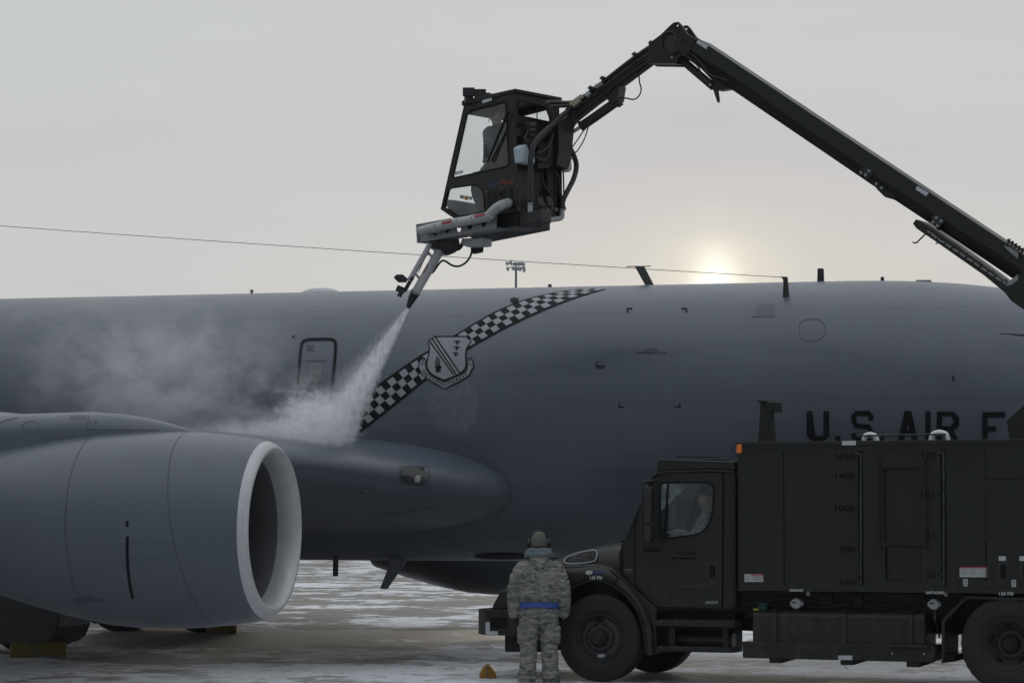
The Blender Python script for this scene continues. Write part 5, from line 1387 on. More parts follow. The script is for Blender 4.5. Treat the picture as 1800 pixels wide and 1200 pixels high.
# levelling cylinder under the elbow
wb(MB().tube([bp(1199, 106, 0.0), bp(1254, 153, 0.0)], 0.052, 16).tube([bp(1254, 153, 0.0), bp(1262, 160, 0.0)], 0.035, 12), 'elbow_cylinder', BLACK, HEADO, smooth=40)
hk = [(1258, 160), (1262, 172), (1265.5, 182), (1267, 176), (1266, 164)]
wb(slab([(1256, 158), (1263.5, 181), (1266.5, 182), (1267.5, 176), (1265, 160)], -0.05, 0.02), 'lifting_hook', BLACK, HEADO)
# jib
jt = [(1192, 48), (1171, 66), (1123, 98), (1047, 157), (1016, 180), (986, 214)]; jb = [(1196, 114), (1146, 114), (1097, 150.5), (1050, 184), (1012, 214), (990, 246)]
loops = []
for t, b in zip(jt, jb):
    m1 = (t[0] * 0.45 + b[0] * 0.55, t[1] * 0.45 + b[1] * 0.55)
    loops.append([bp(*t, -0.09), bp(*m1, -0.11), bp(*b, -0.06), bp(*b, 0.06), bp(*m1, 0.11), bp(*t, 0.09)])
JIB = wb(MB().loop_strip(loops), 'jib', OLIVE_B, TRK, bevel=0.006)
jh = MB()
for k, (o, w) in enumerate(((0.0, 0.016), (5.5, 0.014), (17, 0.016), (23, 0.012), (29, 0.014))):
    jh.tube(spline([bp(x, y + o * (1 - 0.002 * i), -0.12 if o > 2 else -0.05) for i, (x, y) in enumerate([(1172, 66), (1150, 79), (1123, 97), (1085, 126), (1047, 156), (1022, 174)])], 5), w, 8)
wbe(jh, 'jib_hose', HOSE, JIB, smooth=True)
cb = MB()
for x, y in ((1152, 78), (1123, 98), (1067, 140), (1046, 157)):
    cb.prism([bp(x - 5, y + 1, -0.15), bp(x, y - 4, -0.15), bp(x + 4, y - 1, -0.15), bp(x - 1, y + 4, -0.15)], BN * 0.2)
wbe(cb, 'hose_clamp', RIM, JIB, bevel=0.003)
for (x0, y0), (x1, y1), m in (((1013, 187), (1034, 172), BEIGE), ((1006, 198), (1015, 191), RIM), ((1017, 189), (1030, 179), BEIGE), ((1057, 157), (1069, 150), FRAME_GREY), ((1040, 172), (1046, 166), STICK)):
    wb(MB().beam(bp(x0, y0, -0.16), bp(x1, y1, -0.16), 0.07, 0.05), 'valve_block', m, JIB, bevel=0.006)
wb(MB().tube(spline([bp(x, y, -0.05) for x, y in [(1126, 128), (1127, 145), (1130, 158), (1126, 170), (1117, 176), (1104, 174), (1090, 173)]], 6), 0.010, 6), 'hose_loop', HOSE, JIB, smooth=True)
wb(slab([(1088, 152), (1095, 152), (1091, 178), (1083, 185), (1076, 180), (1072, 176)], -0.1, 0.2), 'cylinder_bracket', OLIVE_B, JIB, bevel=0.006)
CYL = wb(MB().tube([bp(1088, 176, 0), bp(1046, 206, 0), bp(1024, 221, 0)], [0.062, 0.062, 0.062], 16).tube([bp(1024, 220.5, 0), bp(1021, 222.5, 0)], 0.072, 16), 'tilt_cylinder', BLACK, JIB, smooth=40)
wb(MB().tube([bp(1022, 222, 0), bp(992, 243, 0)], 0.024, 12), 'cylinder_rod', STEEL, CYL, smooth=40)
wb(slab([(1084, 176), (1092, 182), (1084, 188), (1077, 183)], -0.08, 0.16), 'cylinder_clevis', OLIVE_B, CYL)
th = MB()
th.tube(spline([bp(x, y, -0.08) for x, y in [(1040, 214), (1030, 232), (1016, 253), (1004, 268), (993, 277)]], 5), 0.008, 6)
th.tube(spline([bp(x, y, -0.08) for x, y in [(1042, 212), (1036, 235), (1030, 250), (1020, 266), (1008, 276)]], 5), 0.008, 6)
wbe(th, 'thin_hose', HOSE, JIB, smooth=True)

# ------------------------------------------------------------------ bucket cab
PH = R(40)
SD = V((-math.cos(PH), math.sin(PH), 0)); BDIR = V((math.sin(PH), math.cos(PH), 0))
CE = P(905, 160, 33.3)
def plane_hit(px, py, p0, n):
    d = ray(px, py); return EYE_P + d * ((p0 - EYE_P).dot(n) / d.dot(n))
def sd(px, py, off=0.0): return plane_hit(px, py, CE - BDIR * off, BDIR)        # off > 0: out of the wall
def bk(px, py, off=0.0): return plane_hit(px, py, CE - SD * off, SD)
tsd = lambda x, y, o=0.0: TI @ sd(x, y, o)
tbk = lambda x, y, o=0.0: TI @ bk(x, y, o)
DBW = (bk(983, 180) - bk(905, 160)).length
sideo = [(815, 185), (905, 161), (912, 374), (798, 384.5), (774, 368)]
w1 = rnd([(822, 196), (889, 178.5), (895, 292), (795.5, 313.5)], [8, 6, 9, 5], 5)
w2 = rnd([(788, 336), (792, 331), (838, 324.5), (850, 336), (852, 372), (806, 381), (780, 364), (781, 352)], [4, 4, 7, 5, 2, 3, 5, 4], 4)
cbm = MB().panel([sd(x, y) for x, y in sideo], [[sd(x, y) for x, y in w1], [sd(x, y) for x, y in w2]], BDIR * 0.03)
cbm.panel([sd(x, y) + BDIR * (DBW - 0.03) for x, y in sideo], [[sd(x, y) + BDIR * (DBW - 0.03) for x, y in w1], [sd(x, y) + BDIR * (DBW - 0.03) for x, y in w2]], BDIR * 0.03)
bw = rnd([(911, 177), (968, 190.5), (968, 215), (911, 203)], 4, 4)
backo = [(905, 162), (981.5, 178.5), (985, 380), (912, 375)]
cbm.panel([bk(x, y) for x, y in backo], [[bk(x, y) for x, y in bw]], SD * 0.03)
for i, j in ((2, 3), (3, 4)):
    a, b = sd(*sideo[i]), sd(*sideo[j]); cbm.prism([a, b, b + V((0, 0, 0.03)), a + V((0, 0, 0.03))], BDIR * DBW)
a, b = sd(774, 368), sd(815, 185)
for o0 in (0.0, DBW - 0.06): cbm.prism([a + BDIR * o0, b + BDIR * o0, b - SD * 0.05 + BDIR * o0, a - SD * 0.05 + BDIR * o0], BDIR * 0.06)
t0 = sd(812, 200); cbm.prism([t0, b, b - SD * 0.04, t0 - SD * 0.04], BDIR * DBW)
BCAB = wb(cbm, 'bucket_cab', OLIVE, TRK, bevel=0.008, label='enclosed operator cab hanging at the end of the boom')
p0, p1 = sd(812, 176.5, 0.02), sd(906, 155.5, 0.02); q1, q0 = sd(906, 162, 0.02), sd(812, 186.5, 0.02)
wb(MB().prism([p0, p1, q1, q0], BDIR * (DBW + 0.05)), 'cab_roof', OLIVE, BCAB, bevel=0.012)
wb(MB().prism([sd(x, y, -0.012) for x, y in w1], BDIR * 0.006), 'side_window', GLASS_OP, BCAB)
wb(MB().prism([sd(x, y, -0.012) for x, y in w2], BDIR * 0.006), 'low_window', GLASS_OP, BCAB)
wb(MB().prism([a + BDIR * 0.06, b + BDIR * 0.06, b + BDIR * (DBW - 0.06), a + BDIR * (DBW - 0.06)], SD * -0.006), 'front_window', GLASS_OP, BCAB)
wb(MB().prism([bk(x, y, -0.012) for x, y in bw], SD * 0.006), 'rear_window', GLASS_OP, BCAB)
decal(stroke(w1, 3.0, True), tsd, 0.004, 'window_seal', TRIM, BCAB); decal(stroke(w2, 2.2, True), tsd, 0.004, 'window_seal', TRIM, BCAB)
decal(stroke(bw, 2.2, True) + stroke([(944, 185), (944, 210)], 2.0), tbk, 0.004, 'window_seal', TRIM, BCAB)
decal([[(847.5, 176.5), (864.5, 172), (864.5, 177.2), (848, 182)]], tsd, 0.026, 'reflective_tape', REFLECT, BCAB)
# things seen through the low window: dark toe panel
wb(MB().prism([sd(x, y, -0.2) for x, y in [(778, 350), (800, 352), (852, 362), (852, 374), (800, 386)]], BDIR * (DBW - 0.4)), 'toe_panel', mat('blue_grey_toe_panel', (0.05, 0.056, 0.068), 0.35), BCAB)
# wiper, vents, logo
wb(MB().tube([sd(895, 196, 0.03), sd(893, 197, 0.05), sd(857, 285, 0.05)], [0.02, 0.018, 0.012], 6).tube([sd(884, 222, 0.04), sd(858, 283, 0.02)], 0.012, 6), 'wiper', TRIM, BCAB)
vn = []
for cx in (861, 871, 885, 899):
    for k in range(10):
        y = 339 + k * 3.1 - (cx - 860) * 0.20
        if cx in (885,) and k > 5: continue
        if cx == 899 and 5 < k < 9: continue
        vn.append([(cx - 4, y), (cx + 4, y - 1.7), (cx + 4, y - 0.5), (cx - 4, y + 1.2)])
vn.append(ell(880, 341, 2.6, 3.0, 14))
decal(vn, tsd, 0.004, 'vent_slots', TXT_DARK, BCAB)
decal([ell(x, y, 0.9, 0.9, 8) for x, y in ((855, 337), (882, 331), (909, 326), (911, 366))], tsd, 0.005, 'panel_screws', GALV, BCAB)
tm = MB(); text_mb(tm, 'Air', 858, 331, 9.5, tsd, 0.006, slope=-0.20, align='l', shear=0.3, width=19, bold=0.01); wb_ = tm.build('blue_lettering', LOGO_BLUE, BCAB, fix=False)
tm = MB(); text_mb(tm, 'Plus', 877.5, 327, 10, tsd, 0.006, slope=-0.20, align='l', shear=0.3, width=25, bold=0.01); tm.build('red_lettering', LOGO_RED, BCAB, fix=False)
tm = MB(); text_mb(tm, '!', 903, 321.5, 9.0, tsd, 0.006, slope=-0.20, align='l', shear=0.3); tm.build('blue_lettering', LOGO_BLUE, BCAB, fix=False)
decals([[[(809, 342.5), (816, 343.5), (815.5, 350), (808, 348.5)]], [[(824, 345), (830, 346), (829.5, 352), (823, 350.5)]]], tsd, -0.005, 'window_placard', FRAME_GREY, BCAB)
decal([[(816.8, 343.8), (823, 344.8), (822.5, 352), (816, 350.8)]], tsd, -0.005, 'window_placard', CHOCK_O, BCAB)
decal([[(800, 302.5), (814, 299), (814, 304.5), (800, 308)]], tsd, -0.005, 'window_sticker', REFLECT, BCAB)
# roof lamps
for x0, y0, x1, y1, o in ((814, 155, 834, 171, 0.0), (834, 159.5, 854, 172, -0.1)):
    c0 = sd((x0 + x1) / 2, (y0 + y1) / 2, o); d = V((-0.2, -0.5, 0)).normalized()
    f = wb(MB().loop_strip([[c0 + V((sx * 0.078 * k, -0.02 + 0.07 * dd, sz * 0.056 * k)) + BDIR * 0.0 for sx, sz in ((-1, -1), (1, -1), (1, 1), (-1, 1))] for dd, k in ((-1, 0.95), (-0.7, 1.0), (0.7, 0.9), (1.0, 0.6))]), 'roof_lamp', BLACK, BCAB, bevel=0.008)
    wb(MB().tube([c0, V((c0.x, c0.y, sd(x1, 178).z - 0.02))], 0.06, 8), 'lamp_stem', BLACK, f)
wb(MB().sphere(sd(858, 167, -0.15), (0.06, 0.06, 0.03), 12, 8), 'roof_vent', BLACK, BCAB, smooth=True)
wb(MB().beam(sd(815, 185, 0.02) + V((0, 0, 0.02)), sd(815, 185, -DBW) + V((0, 0, 0.02)), 0.05, 0.05), 'front_gutter', BLACK, BCAB)
# back equipment: hydraulic manifold, arm mount, hoses, bottles, valves
bq = MB()
def bkbox(x0, y0, x1, y1, o0, o1):
    q = [bk(x, y, o1) for x, y in rect(x0, y0, x1, y1)]; bq.prism(q, SD * (o1 - o0))
bkbox(927, 214, 944, 252, 0.0, 0.12); bkbox(946, 250, 972, 292, 0.0, 0.16); bkbox(914, 225, 926, 240, 0.0, 0.08); bkbox(946, 288, 968, 296, 0.0, 0.2); bkbox(962, 296, 972, 345, 0, 0.06)
wbe(bq, 'hydraulic_manifold', CHASSIS, BCAB, bevel=0.006)
bq = MB()
for k in range(4):
    bkbox(932, 216 + k * 9, 943, 222 + k * 9, 0.12, 0.17)
wbe(bq, 'manifold_coil', GALV if False else RIM, BCAB, bevel=0.004)
wb(MB().prism([bk(x, y, 0.10) for x, y in [(968, 215), (1000, 200), (996, 240), (992, 282), (986, 300), (966, 292), (970, 262)]], -SD * 0.12), 'arm_mount', OLIVE_B, BCAB, bevel=0.01)
wb(MB().prism([bk(x, y, 0.04) for x, y in [(966, 216), (985, 205), (985, 296), (966, 296)]], -SD * 0.08), 'arm_mount', OLIVE_B, BCAB, bevel=0.01)
def hose(pts, r, name, o=0.16, f=None):
    f = f or (lambda x, y: bk(x, y, o)); return wb(MB().tube(spline([f(*q) for q in pts], 6), r, 10), name, HOSE, BCAB, smooth=True)
hose([(1040, 163), (1022, 175), (1000, 181), (975, 180), (963, 181), (963, 190), (968, 205), (972, 222)], 0.030, 'main_hose', 0.2)
hose([(1030, 172), (1010, 184), (985, 187), (968, 188), (970, 200), (975, 212)], 0.024, 'main_hose', 0.22)
hose([(1015, 186), (990, 202), (970, 220), (950, 238), (938, 255), (933, 280), (932, 320), (932, 355)], 0.036, 'main_hose', 0.24)
hose([(994, 250), (1003, 262), (1011, 280), (1013, 295), (1008, 315), (998, 335), (990, 352), (988, 366)], 0.034, 'main_hose', 0.18)
hose([(972, 235), (966, 255), (963, 275), (952, 282), (940, 274), (930, 260), (922, 240)], 0.020, 'small_hose', 0.18)
hose([(970, 228), (955, 240), (945, 250)], 0.016, 'small_hose', 0.2)
hose([(968, 245), (960, 262), (942, 270)], 0.016, 'small_hose', 0.2)
hose([(925, 215), (928, 230), (922, 245), (930, 262), (938, 275)], 0.014, 'small_hose', 0.14)
hose([(953, 305), (956, 325), (966, 340), (976, 352)], 0.014, 'small_hose', 0.08)
hose([(995, 275), (1003, 279), (1008, 278)], 0.010, 'small_hose', 0.2)
hose([(960, 300), (980, 306), (984, 340), (988, 362)], 0.012, 'small_hose', 0.1)
wbe(MB().tube([bk(977, 300, 0.05), bk(978, 370, 0.05)], 0.012, 6).tube([bk(990, 302, 0.05), bk(992, 360, 0.05), bk(994, 368, 0.05), bk(990, 371, 0.05)], 0.012, 6).tube([bk(986, 303, 0.05), bk(987, 365, 0.05)], 0.014, 6), 'hard_pipe', RIM, BCAB, smooth=True)
for x0, y0, x1, y1, nm in ((914.5, 253.5, 941, 290, 0), (987, 264.5, 1006, 303, 1)):
    o = 0.08 if nm == 0 else -0.02
    q = [bk(x, y, o + 0.1) for x, y in rnd([(x0, y0 + 6), (x0 + 9, y0), (x1 - 2, y0 + 3), (x1, y1 - 5), (x1 - 4, y1), (x0 + 3, y1 - 4)], 3)]
    bt = wb(MB().prism(q, SD * 0.12), 'washer_bottle', BOTTLE, BCAB, bevel=0.012)
    cc = bk((x0 + x1) / 2, y0 - 1, o + 0.04); wb(MB().lathe([(-0.03, 0.035), (0.02, 0.035), (0.025, 0.0)], cc, (0, 0, 1), 14), 'bottle_cap', BLACK, bt)
for x, m in ((952, CHASSIS), (968, CHASSIS)):
    c0 = bk(x, 370, 0.12); v = wb(MB().sphere(c0, (0.06, 0.06, 0.05), 14, 10).tube([c0, c0 - SD * 0.1], 0.03, 10), 'ball_valve', RIM, BCAB, smooth=True)
    for dx in (-4, 1):
        wb(MB().beam(bk(x + dx - 3, 346, 0.16), bk(x + dx + 2, 362, 0.16), 0.02, 0.05), 'valve_lever', BLACK, v)
cp = MB()
for x, y0, y1 in ((932, 354, 376), (988, 364, 376)):
    cp.tube([bk(x, y0, 0.2 if x < 950 else 0.15), bk(x, y0 + 5, 0.2 if x < 950 else 0.15), bk(x, y0 + 6, 0.2 if x < 950 else 0.15), bk(x, y0 + 9, 0.2 if x < 950 else 0.15), bk(x, y1, 0.2 if x < 950 else 0.15)], [0.032, 0.032, 0.022, 0.034, 0.03], 12)
cp.tube(spline([bk(988, 374, 0.15), bk(987, 382, 0.15), bk(978, 385, 0.12), bk(955, 387, 0.08), bk(940, 388, 0.05)], 5), 0.034, 12)
wbe(cp, 'pipe_coupling', GALV, BCAB, smooth=40)
# floor frame under the cab and nozzle outrigger
n0, n1, f1, f0 = P(812, 410, 34.15), P(908, 398, 33.3), P(967, 404, 33.6), P(850, 427, 34.6)
BASE = wb(MB().prism([n0, n1, P(967, 405, 33.9), P(849, 428.5, 34.9)], (0, 0, 0.11)), 'floor_frame', OLIVE, BCAB, bevel=0.006)
wb(MB().prism([sd(x, y, -0.05) for x, y in [(872, 372), (912, 372), (912, 392), (900, 398), (872, 402)]], BDIR * 0.5), 'slew_bearing_box', BLACK, BASE, bevel=0.01)
wb(MB().prism([sd(x, y, -0.02) for x, y in [(913, 376), (950, 368), (950, 390), (913, 397)]], BDIR * 0.22), 'slew_bearing_box', BLACK, BASE, bevel=0.01)
wb(MB().prism([sd(x, y, -0.10) for x, y in [(809, 425), (815, 419), (848, 417), (848, 432), (820, 434), (812, 431)]], BDIR * 0.2), 'nozzle_gearbox', GALV, BASE, bevel=0.02)
beam = [(741, 399), (872, 372), (872, 402), (735, 427)]
hls = [[sd(x, y, 0.10) for x, y in ell(cx, cyy, rx, 5.2, 16)] for cx, cyy, rx in ((786, 405, 3.4), (806, 402.5, 4.0), (825.5, 398, 4.3), (849.5, 393.5, 4.3), (765, 409, 4.0))]
NZ = wb(MB().panel([sd(x, y, 0.10) for x, y in beam], hls, BDIR * 0.02).prism([sd(x, y, 0.08) for x, y in [(741, 399), (872, 372), (872, 375), (741, 402)]], BDIR * 0.22).prism([sd(x, y, 0.08) for x, y in [(735, 424), (872, 399), (872, 402), (735, 427)]], BDIR * 0.22), 'nozzle_outrigger', FRAME_GREY, BCAB, bevel=0.004)
wb(MB().panel([sd(733, 394, 0.13), sd(741, 392.5, 0.13) + BDIR * 0.28, sd(741, 424, 0.13) + BDIR * 0.28, sd(734.5, 427, 0.13)], [], -SD * -0.02), 'end_plate', FRAME_GREY, NZ, bevel=0.003)
wb(MB().panel([sd(x, y, -0.14) for x, y in [(733, 394), (792, 383.5), (792, 410), (735, 426)]], [], BDIR * 0.02), 'end_plate', FRAME_GREY, NZ)
tube_c = spline([(739, 406), (790, 394), (856, 381), (862, 376), (870, 368), (877, 363), (887, 358.5), (894, 357)], 5)
TB = wb(MB().tube([sd(x, y, 0.19) for x, y in tube_c[:-6]] + [sd(x, y, 0.19 - 0.04 * i) for i, (x, y) in enumerate(tube_c[-6:])], 0.062, 16), 'fluid_pipe', GALV, NZ, smooth=40)
cl_ = MB()
for x, y in ((765.5, 400.5), (805, 391.5), (831, 386.2), (857, 381)):
    d = (sd(x + 3, y - 0.8, 0.19) - sd(x, y, 0.19)); cl_.tube([sd(x, y, 0.19), sd(x, y, 0.19) + d], 0.072, 18)
wbe(cl_, 'pipe_collar', GALV, TB, smooth=40)
decals([[[(776, 390), (793.5, 386), (794, 390.8), (776.5, 394.8)]], [[(833.5, 378.5), (852, 374), (852.2, 378.5), (834, 382.8)]]], tsd, 0.262, 'red_placard', STICK_RED, TB)
# pivot drum, spray lance, camera arm
NY = 34.2
def np_(x, y, o=0.0): return P(x, y, NY + o)
PV = wb(MB().tube([np_(779, 428, -0.16), np_(779, 428, 0.16)], 0.0, 6).lathe([(-0.15, 0.10), (-0.12, 0.135), (0.12, 0.135), (0.15, 0.10)], np_(787, 430), (0.25, -1, 0), 24).lathe([(-0.12, 0.06), (-0.1, 0.09), (0.1, 0.09), (0.12, 0.06)], np_(768, 427), (0.25, -1, 0), 20), 'pivot_drum', BLACK, NZ, smooth=40)
LN = wb(MB().tube([np_(776, 436), np_(770, 446), np_(769.5, 447), np_(732, 511), np_(731.5, 512), np_(728.5, 517)], [0.072, 0.072, 0.060, 0.060, 0.066, 0.066], 20), 'spray_lance', GALV, NZ, smooth=40)
wb(MB().tube([np_(728.5, 517), np_(723.5, 526), np_(717, 541)], [0.062, 0.052, 0.027], 20), 'nozzle_tip', BLACK, LN, smooth=40)
wbe(MB().tube([np_(730.6, 513.2), np_(730.0, 514.2)], 0.069, 20).tube([np_(729.2, 515.8), np_(728.7, 516.6)], 0.069, 20), 'lance_band', BLACK, LN)
wb(MB().beam(np_(752, 464, -0.055), np_(744, 480, -0.055), 0.012, 0.01), 'red_stripe', STICK_RED, LN)
SA = wb(MB().tube([np_(756, 429, -0.05), np_(719, 494, -0.05)], 0.036, 14).tube([np_(751, 442, -0.04), np_(760, 452, 0)], 0.018, 8).tube([np_(730, 481, -0.04), np_(739, 491, 0)], 0.018, 8), 'camera_arm', GALV, LN, smooth=40)
wb(MB().beam(np_(724, 489, -0.05), np_(711, 512, -0.05), 0.05, 0.05), 'camera_clamp', BLACK, SA, bevel=0.006)
wb(MB().prism([np_(x, y, -0.12) for x, y in [(691.5, 487), (697, 482), (708, 482), (716, 489), (715, 495), (700, 495.5)]], (0, 0.12, 0)), 'spot_lamp', BLACK, SA, bevel=0.012)
wb(MB().prism([np_(x, y, -0.1) for x, y in [(699, 500.5), (713, 506), (709, 516), (695, 510)]], (0, 0.1, 0)), 'camera_body', BLACK, SA, bevel=0.008)
wb(MB().tube([np_(706, 512, -0.08), np_(701, 521, -0.08)], [0.028, 0.034], 12).prism([np_(x, y, -0.1) for x, y in [(722, 487), (729, 486), (726, 493), (720, 492)]], (0, 0.06, 0)), 'camera_lens', BLACK, SA, bevel=0.004)
wb(MB().prism([np_(x, y, 0.1) for x, y in [(828, 430), (850, 429.5), (850, 442), (832, 445.5), (827, 440)]], (0, 0.14, 0)), 'flood_lamp', BLACK, BASE, bevel=0.015)
wb(MB().tube(spline([np_(x, y, 0.05) for x, y in [(830, 440), (826, 452), (818, 462), (806, 468), (794, 466), (783, 459), (776, 459), (769, 467), (763, 476), (759, 480)]], 6), 0.014, 8), 'lance_cable', HOSE, LN, smooth=True)
wb(MB().tube(spline([np_(x, y, -0.05) for x, y in [(754, 444), (748, 452), (741, 466), (735, 480)]], 5), 0.007, 6), 'lance_cable', HOSE, LN, smooth=True)
wb(MB().tube(spline([np_(x, y, 0.1) for x, y in [(799, 437), (806, 437), (812, 430), (816, 420)]], 5), 0.026, 8), 'lance_hose', HOSE, LN, smooth=True)
# ------------------------------------------------------------------ people
def eloop(c, rx, ry, n=24, M=None, e=1.0):
    c = V(c); o = []
    for k in range(n):
        t = 2 * math.pi * k / n; cc, ss = math.cos(t), math.sin(t)
        p = V((rx * math.copysign(abs(cc) ** e, cc), ry * math.copysign(abs(ss) ** e, ss), 0)); o.append(c + (M @ p if M else p))
    return o
def limb(mb, pts, rs, n=18, sub=5):
    sp = spline(pts, sub); rr_ = spline([(r, 0) for r in rs], sub)
    mb.tube(sp, [q[0] for q in rr_], n)
    mb.sphere(sp[0], rs[0], 14, 10); mb.sphere(sp[-1], rs[-1], 14, 10); return mb
def head_mb(mb, c, M):
    """Head facing local +x with brow, nose, lips, chin and ears; c is the middle of the skull."""
    def q(x, y, z): return V(c) + M @ V((x, y, z))
    t = MB()
    t.sphere((0, 0, 0.02), (0.098, 0.078, 0.105), 22, 16).sphere((0.02, 0, -0.05), (0.070, 0.062, 0.075), 18, 12).sphere((0.055, 0, -0.098), (0.035, 0.035, 0.025), 12, 8)
    t.tube([(0.088, 0, 0.022), (0.108, 0, -0.012), (0.115, 0, -0.026)], [0.010, 0.014, 0.014], 8).sphere((0.113, 0, -0.026), 0.015, 10, 8)
    t.tube([(0.088, -0.034, 0.032), (0.097, 0, 0.036), (0.088, 0.034, 0.032)], 0.011, 8)
    t.tube([(0.082, -0.022, -0.060), (0.094, 0, -0.060), (0.082, 0.022, -0.060)], 0.008, 8)
    for s in (-1, 1):
        t.sphere((0.0, s * 0.080, -0.005), (0.022, 0.010, 0.034), 10, 8).sphere((0.055, s * 0.045, -0.025), (0.03, 0.022, 0.028), 10, 8)
    t.v = [q(*p) for p in t.v]; return mb.merge(t)
def face_parts(c, M, parent):
    for s in (-1, 1):
        e = MB().sphere(V(c) + M @ V((0.083, s * 0.030, 0.014)), 0.0095, 12, 8)
        e.build('eye', STICK, parent, smooth=True)
        MB().sphere(V(c) + M @ V((0.0905, s * 0.030, 0.014)), 0.0045, 8, 6).build('iris', TRIM, parent, smooth=True)
def hand_mb(M, curl=0.5, thumb=1, spread=1.0):
    """Hand along local +x from the wrist, palm towards local -z, thumb towards +y * thumb."""
    t = MB()
    t.loop_strip([[V((x, ry * math.cos(a), rz * math.sin(a))) for a in [2 * math.pi * k / 14 for k in range(14)]] for x, ry, rz in ((-0.03, 0.028, 0.022), (0.0, 0.032, 0.020), (0.03, 0.041, 0.019), (0.07, 0.046, 0.017), (0.088, 0.044, 0.015))])
    for k, (y, L, r) in enumerate(((0.033, 0.072, 0.0098), (0.011, 0.082, 0.0102), (-0.011, 0.076, 0.0098), (-0.032, 0.060, 0.0088))):
        p = V((0.080, y * thumb, 0)); an = 0.0; pts = [p.copy()]
        for sg, f in ((0.42, 0.7), (0.32, 1.0), (0.26, 0.8)):
            an += curl * f; p = p + V((math.cos(an), y * thumb * 0.6 * spread, -math.sin(an))) * (L * sg); pts.append(p.copy())
        t.tube([pts[0] - V((0.02, 0, 0))] + pts, [r, r * 1.05, r, r * 0.95, r * 0.8], 10).sphere(pts[-1], r * 0.82, 8, 6)
    b = V((0.018, 0.030 * thumb, -0.004))
    tp_ = [b, b + V((0.026, 0.028 * thumb, -0.010)), b + V((0.052, 0.036 * thumb, -0.022 - 0.02 * curl)), b + V((0.072, 0.033 * thumb, -0.034 - 0.03 * curl))]
    t.tube(tp_, [0.016, 0.0135, 0.0115, 0.009], 10).sphere(tp_[-1], 0.0092, 8, 6)
    t.v = [M @ p for p in t.v]; return t
def dirM(p, d, up):
    """Matrix whose +x runs along d, +z near up, placed at p."""
    x = V(d).normalized(); y = V(up).cross(x).normalized(); z = x.cross(y)
    return Matrix.Translation(V(p)) @ Matrix((x, y, z)).transposed().to_4x4()

# --- marshaller seen from behind (local +y is away from the camera)
G0 = ground_pt(947.5, 1198.5)
PER = thing('person', (G0.x, G0.y, 0), 'person in camouflage winter uniform with ear defenders and bright blue belt, seen from behind', 'person')
bd = MB()
bd.loop_strip([eloop((0, y, z), rx, ry, 24) for z, rx, ry, y in ((0.80, 0.165, 0.115, 0), (0.95, 0.155, 0.11, 0), (1.15, 0.17, 0.115, 0.0), (1.32, 0.185, 0.115, 0), (1.43, 0.16, 0.09, -0.01), (1.50, 0.075, 0.07, 0), (1.56, 0.058, 0.06, 0.01), (1.62, 0.058, 0.06, 0.015))])
for s in (-1, 1):
    limb(bd, [(s * 0.19, -0.01, 1.40), (s * 0.285, -0.02, 1.13), (s * 0.305, 0.03, 0.86), (s * 0.308, 0.035, 0.79)], [0.062, 0.048, 0.034, 0.03])
    limb(bd, [(s * 0.095, 0, 0.86), (s * 0.115, 0.015, 0.47), (s * 0.135, 0, 0.10)], [0.095, 0.062, 0.042])
    bd.sphere((s * 0.137, 0.05, 0.05), (0.04, 0.11, 0.04), 12, 8)
head_mb(bd, (0.0, 0.02, 1.70), Matrix.Rotation(R(90), 3, 'Z'))
BODY_P = fuse(bd, 0.016, 2).build('body', SKIN, PER, smooth=True)
face_parts((0.0, 0.02, 1.70), Matrix.Rotation(R(90), 3, 'Z'), BODY_P)
# trousers
tr = MB()
tr.loop_strip([eloop((0, 0, z), rx, ry, 28) for z, rx, ry in ((0.72, 0.225, 0.145), (0.80, 0.228, 0.15), (0.90, 0.218, 0.145), (0.98, 0.20, 0.135))])
for s in (-1, 1):
    limb(tr, [(s * 0.108, 0, 0.80), (s * 0.118, 0.005, 0.62), (s * 0.126, 0.014, 0.44), (s * 0.134, -0.006, 0.24), (s * 0.143, 0.0, 0.10), (s * 0.147, 0.005, 0.035)], [0.124, 0.114, 0.098, 0.092, 0.093, 0.100], 22)
    tr.box((s * 0.225, 0.0, 0.565), (0.05, 0.15, 0.17)).tube([(s * 0.232, -0.08, 0.655), (s * 0.236, 0.08, 0.655)], 0.022, 8)
    for z, r in ((0.06, 0.112), (0.11, 0.104)): tr.lathe([(-0.02, 0.09), (0, r + 0.006), (0.02, 0.09)], (s * 0.142, 0.003, z), (0, 0, 1), 20)
for i in range(len(tr.v)):
    pass
fuse(tr, 0.011, 2, dis=0.016, dscale=11).build('trousers', CAMO, PER, smooth=True)
# jacket: bloused over the belt, skirt below
jk = MB()
jk.loop_strip([eloop((0, y, z), rx, ry, 30, e=0.92) for z, rx, ry, y in ((0.795, 0.245, 0.168, 0), (0.85, 0.245, 0.168, 0), (0.905, 0.228, 0.155, 0), (0.955, 0.226, 0.155, 0), (1.0, 0.246, 0.174, 0), (1.045, 0.262, 0.19, -0.005), (1.12, 0.258, 0.185, -0.01), (1.24, 0.256, 0.178, -0.015), (1.34, 0.256, 0.168, -0.02), (1.41, 0.228, 0.15, -0.02), (1.465, 0.165, 0.125, -0.015), (1.51, 0.115, 0.105, -0.005), (1.55, 0.10, 0.10, 0.0))])
for s in (-1, 1):
    limb(jk, [(s * 0.195, -0.015, 1.37), (s * 0.262, -0.03, 1.25), (s * 0.296, -0.03, 1.10), (s * 0.305, 0.0, 0.97), (s * 0.302, 0.02, 0.875), (s * 0.302, 0.026, 0.835)], [0.092, 0.088, 0.080, 0.073, 0.068, 0.064], 20)
    for z, r in ((1.16, 0.088), (1.05, 0.086), (0.93, 0.078)): jk.lathe([(-0.025, 0.05), (0, r), (0.025, 0.05)], (s * 0.295, -0.02, z), (s * 0.12, 0.05, 1), 18)
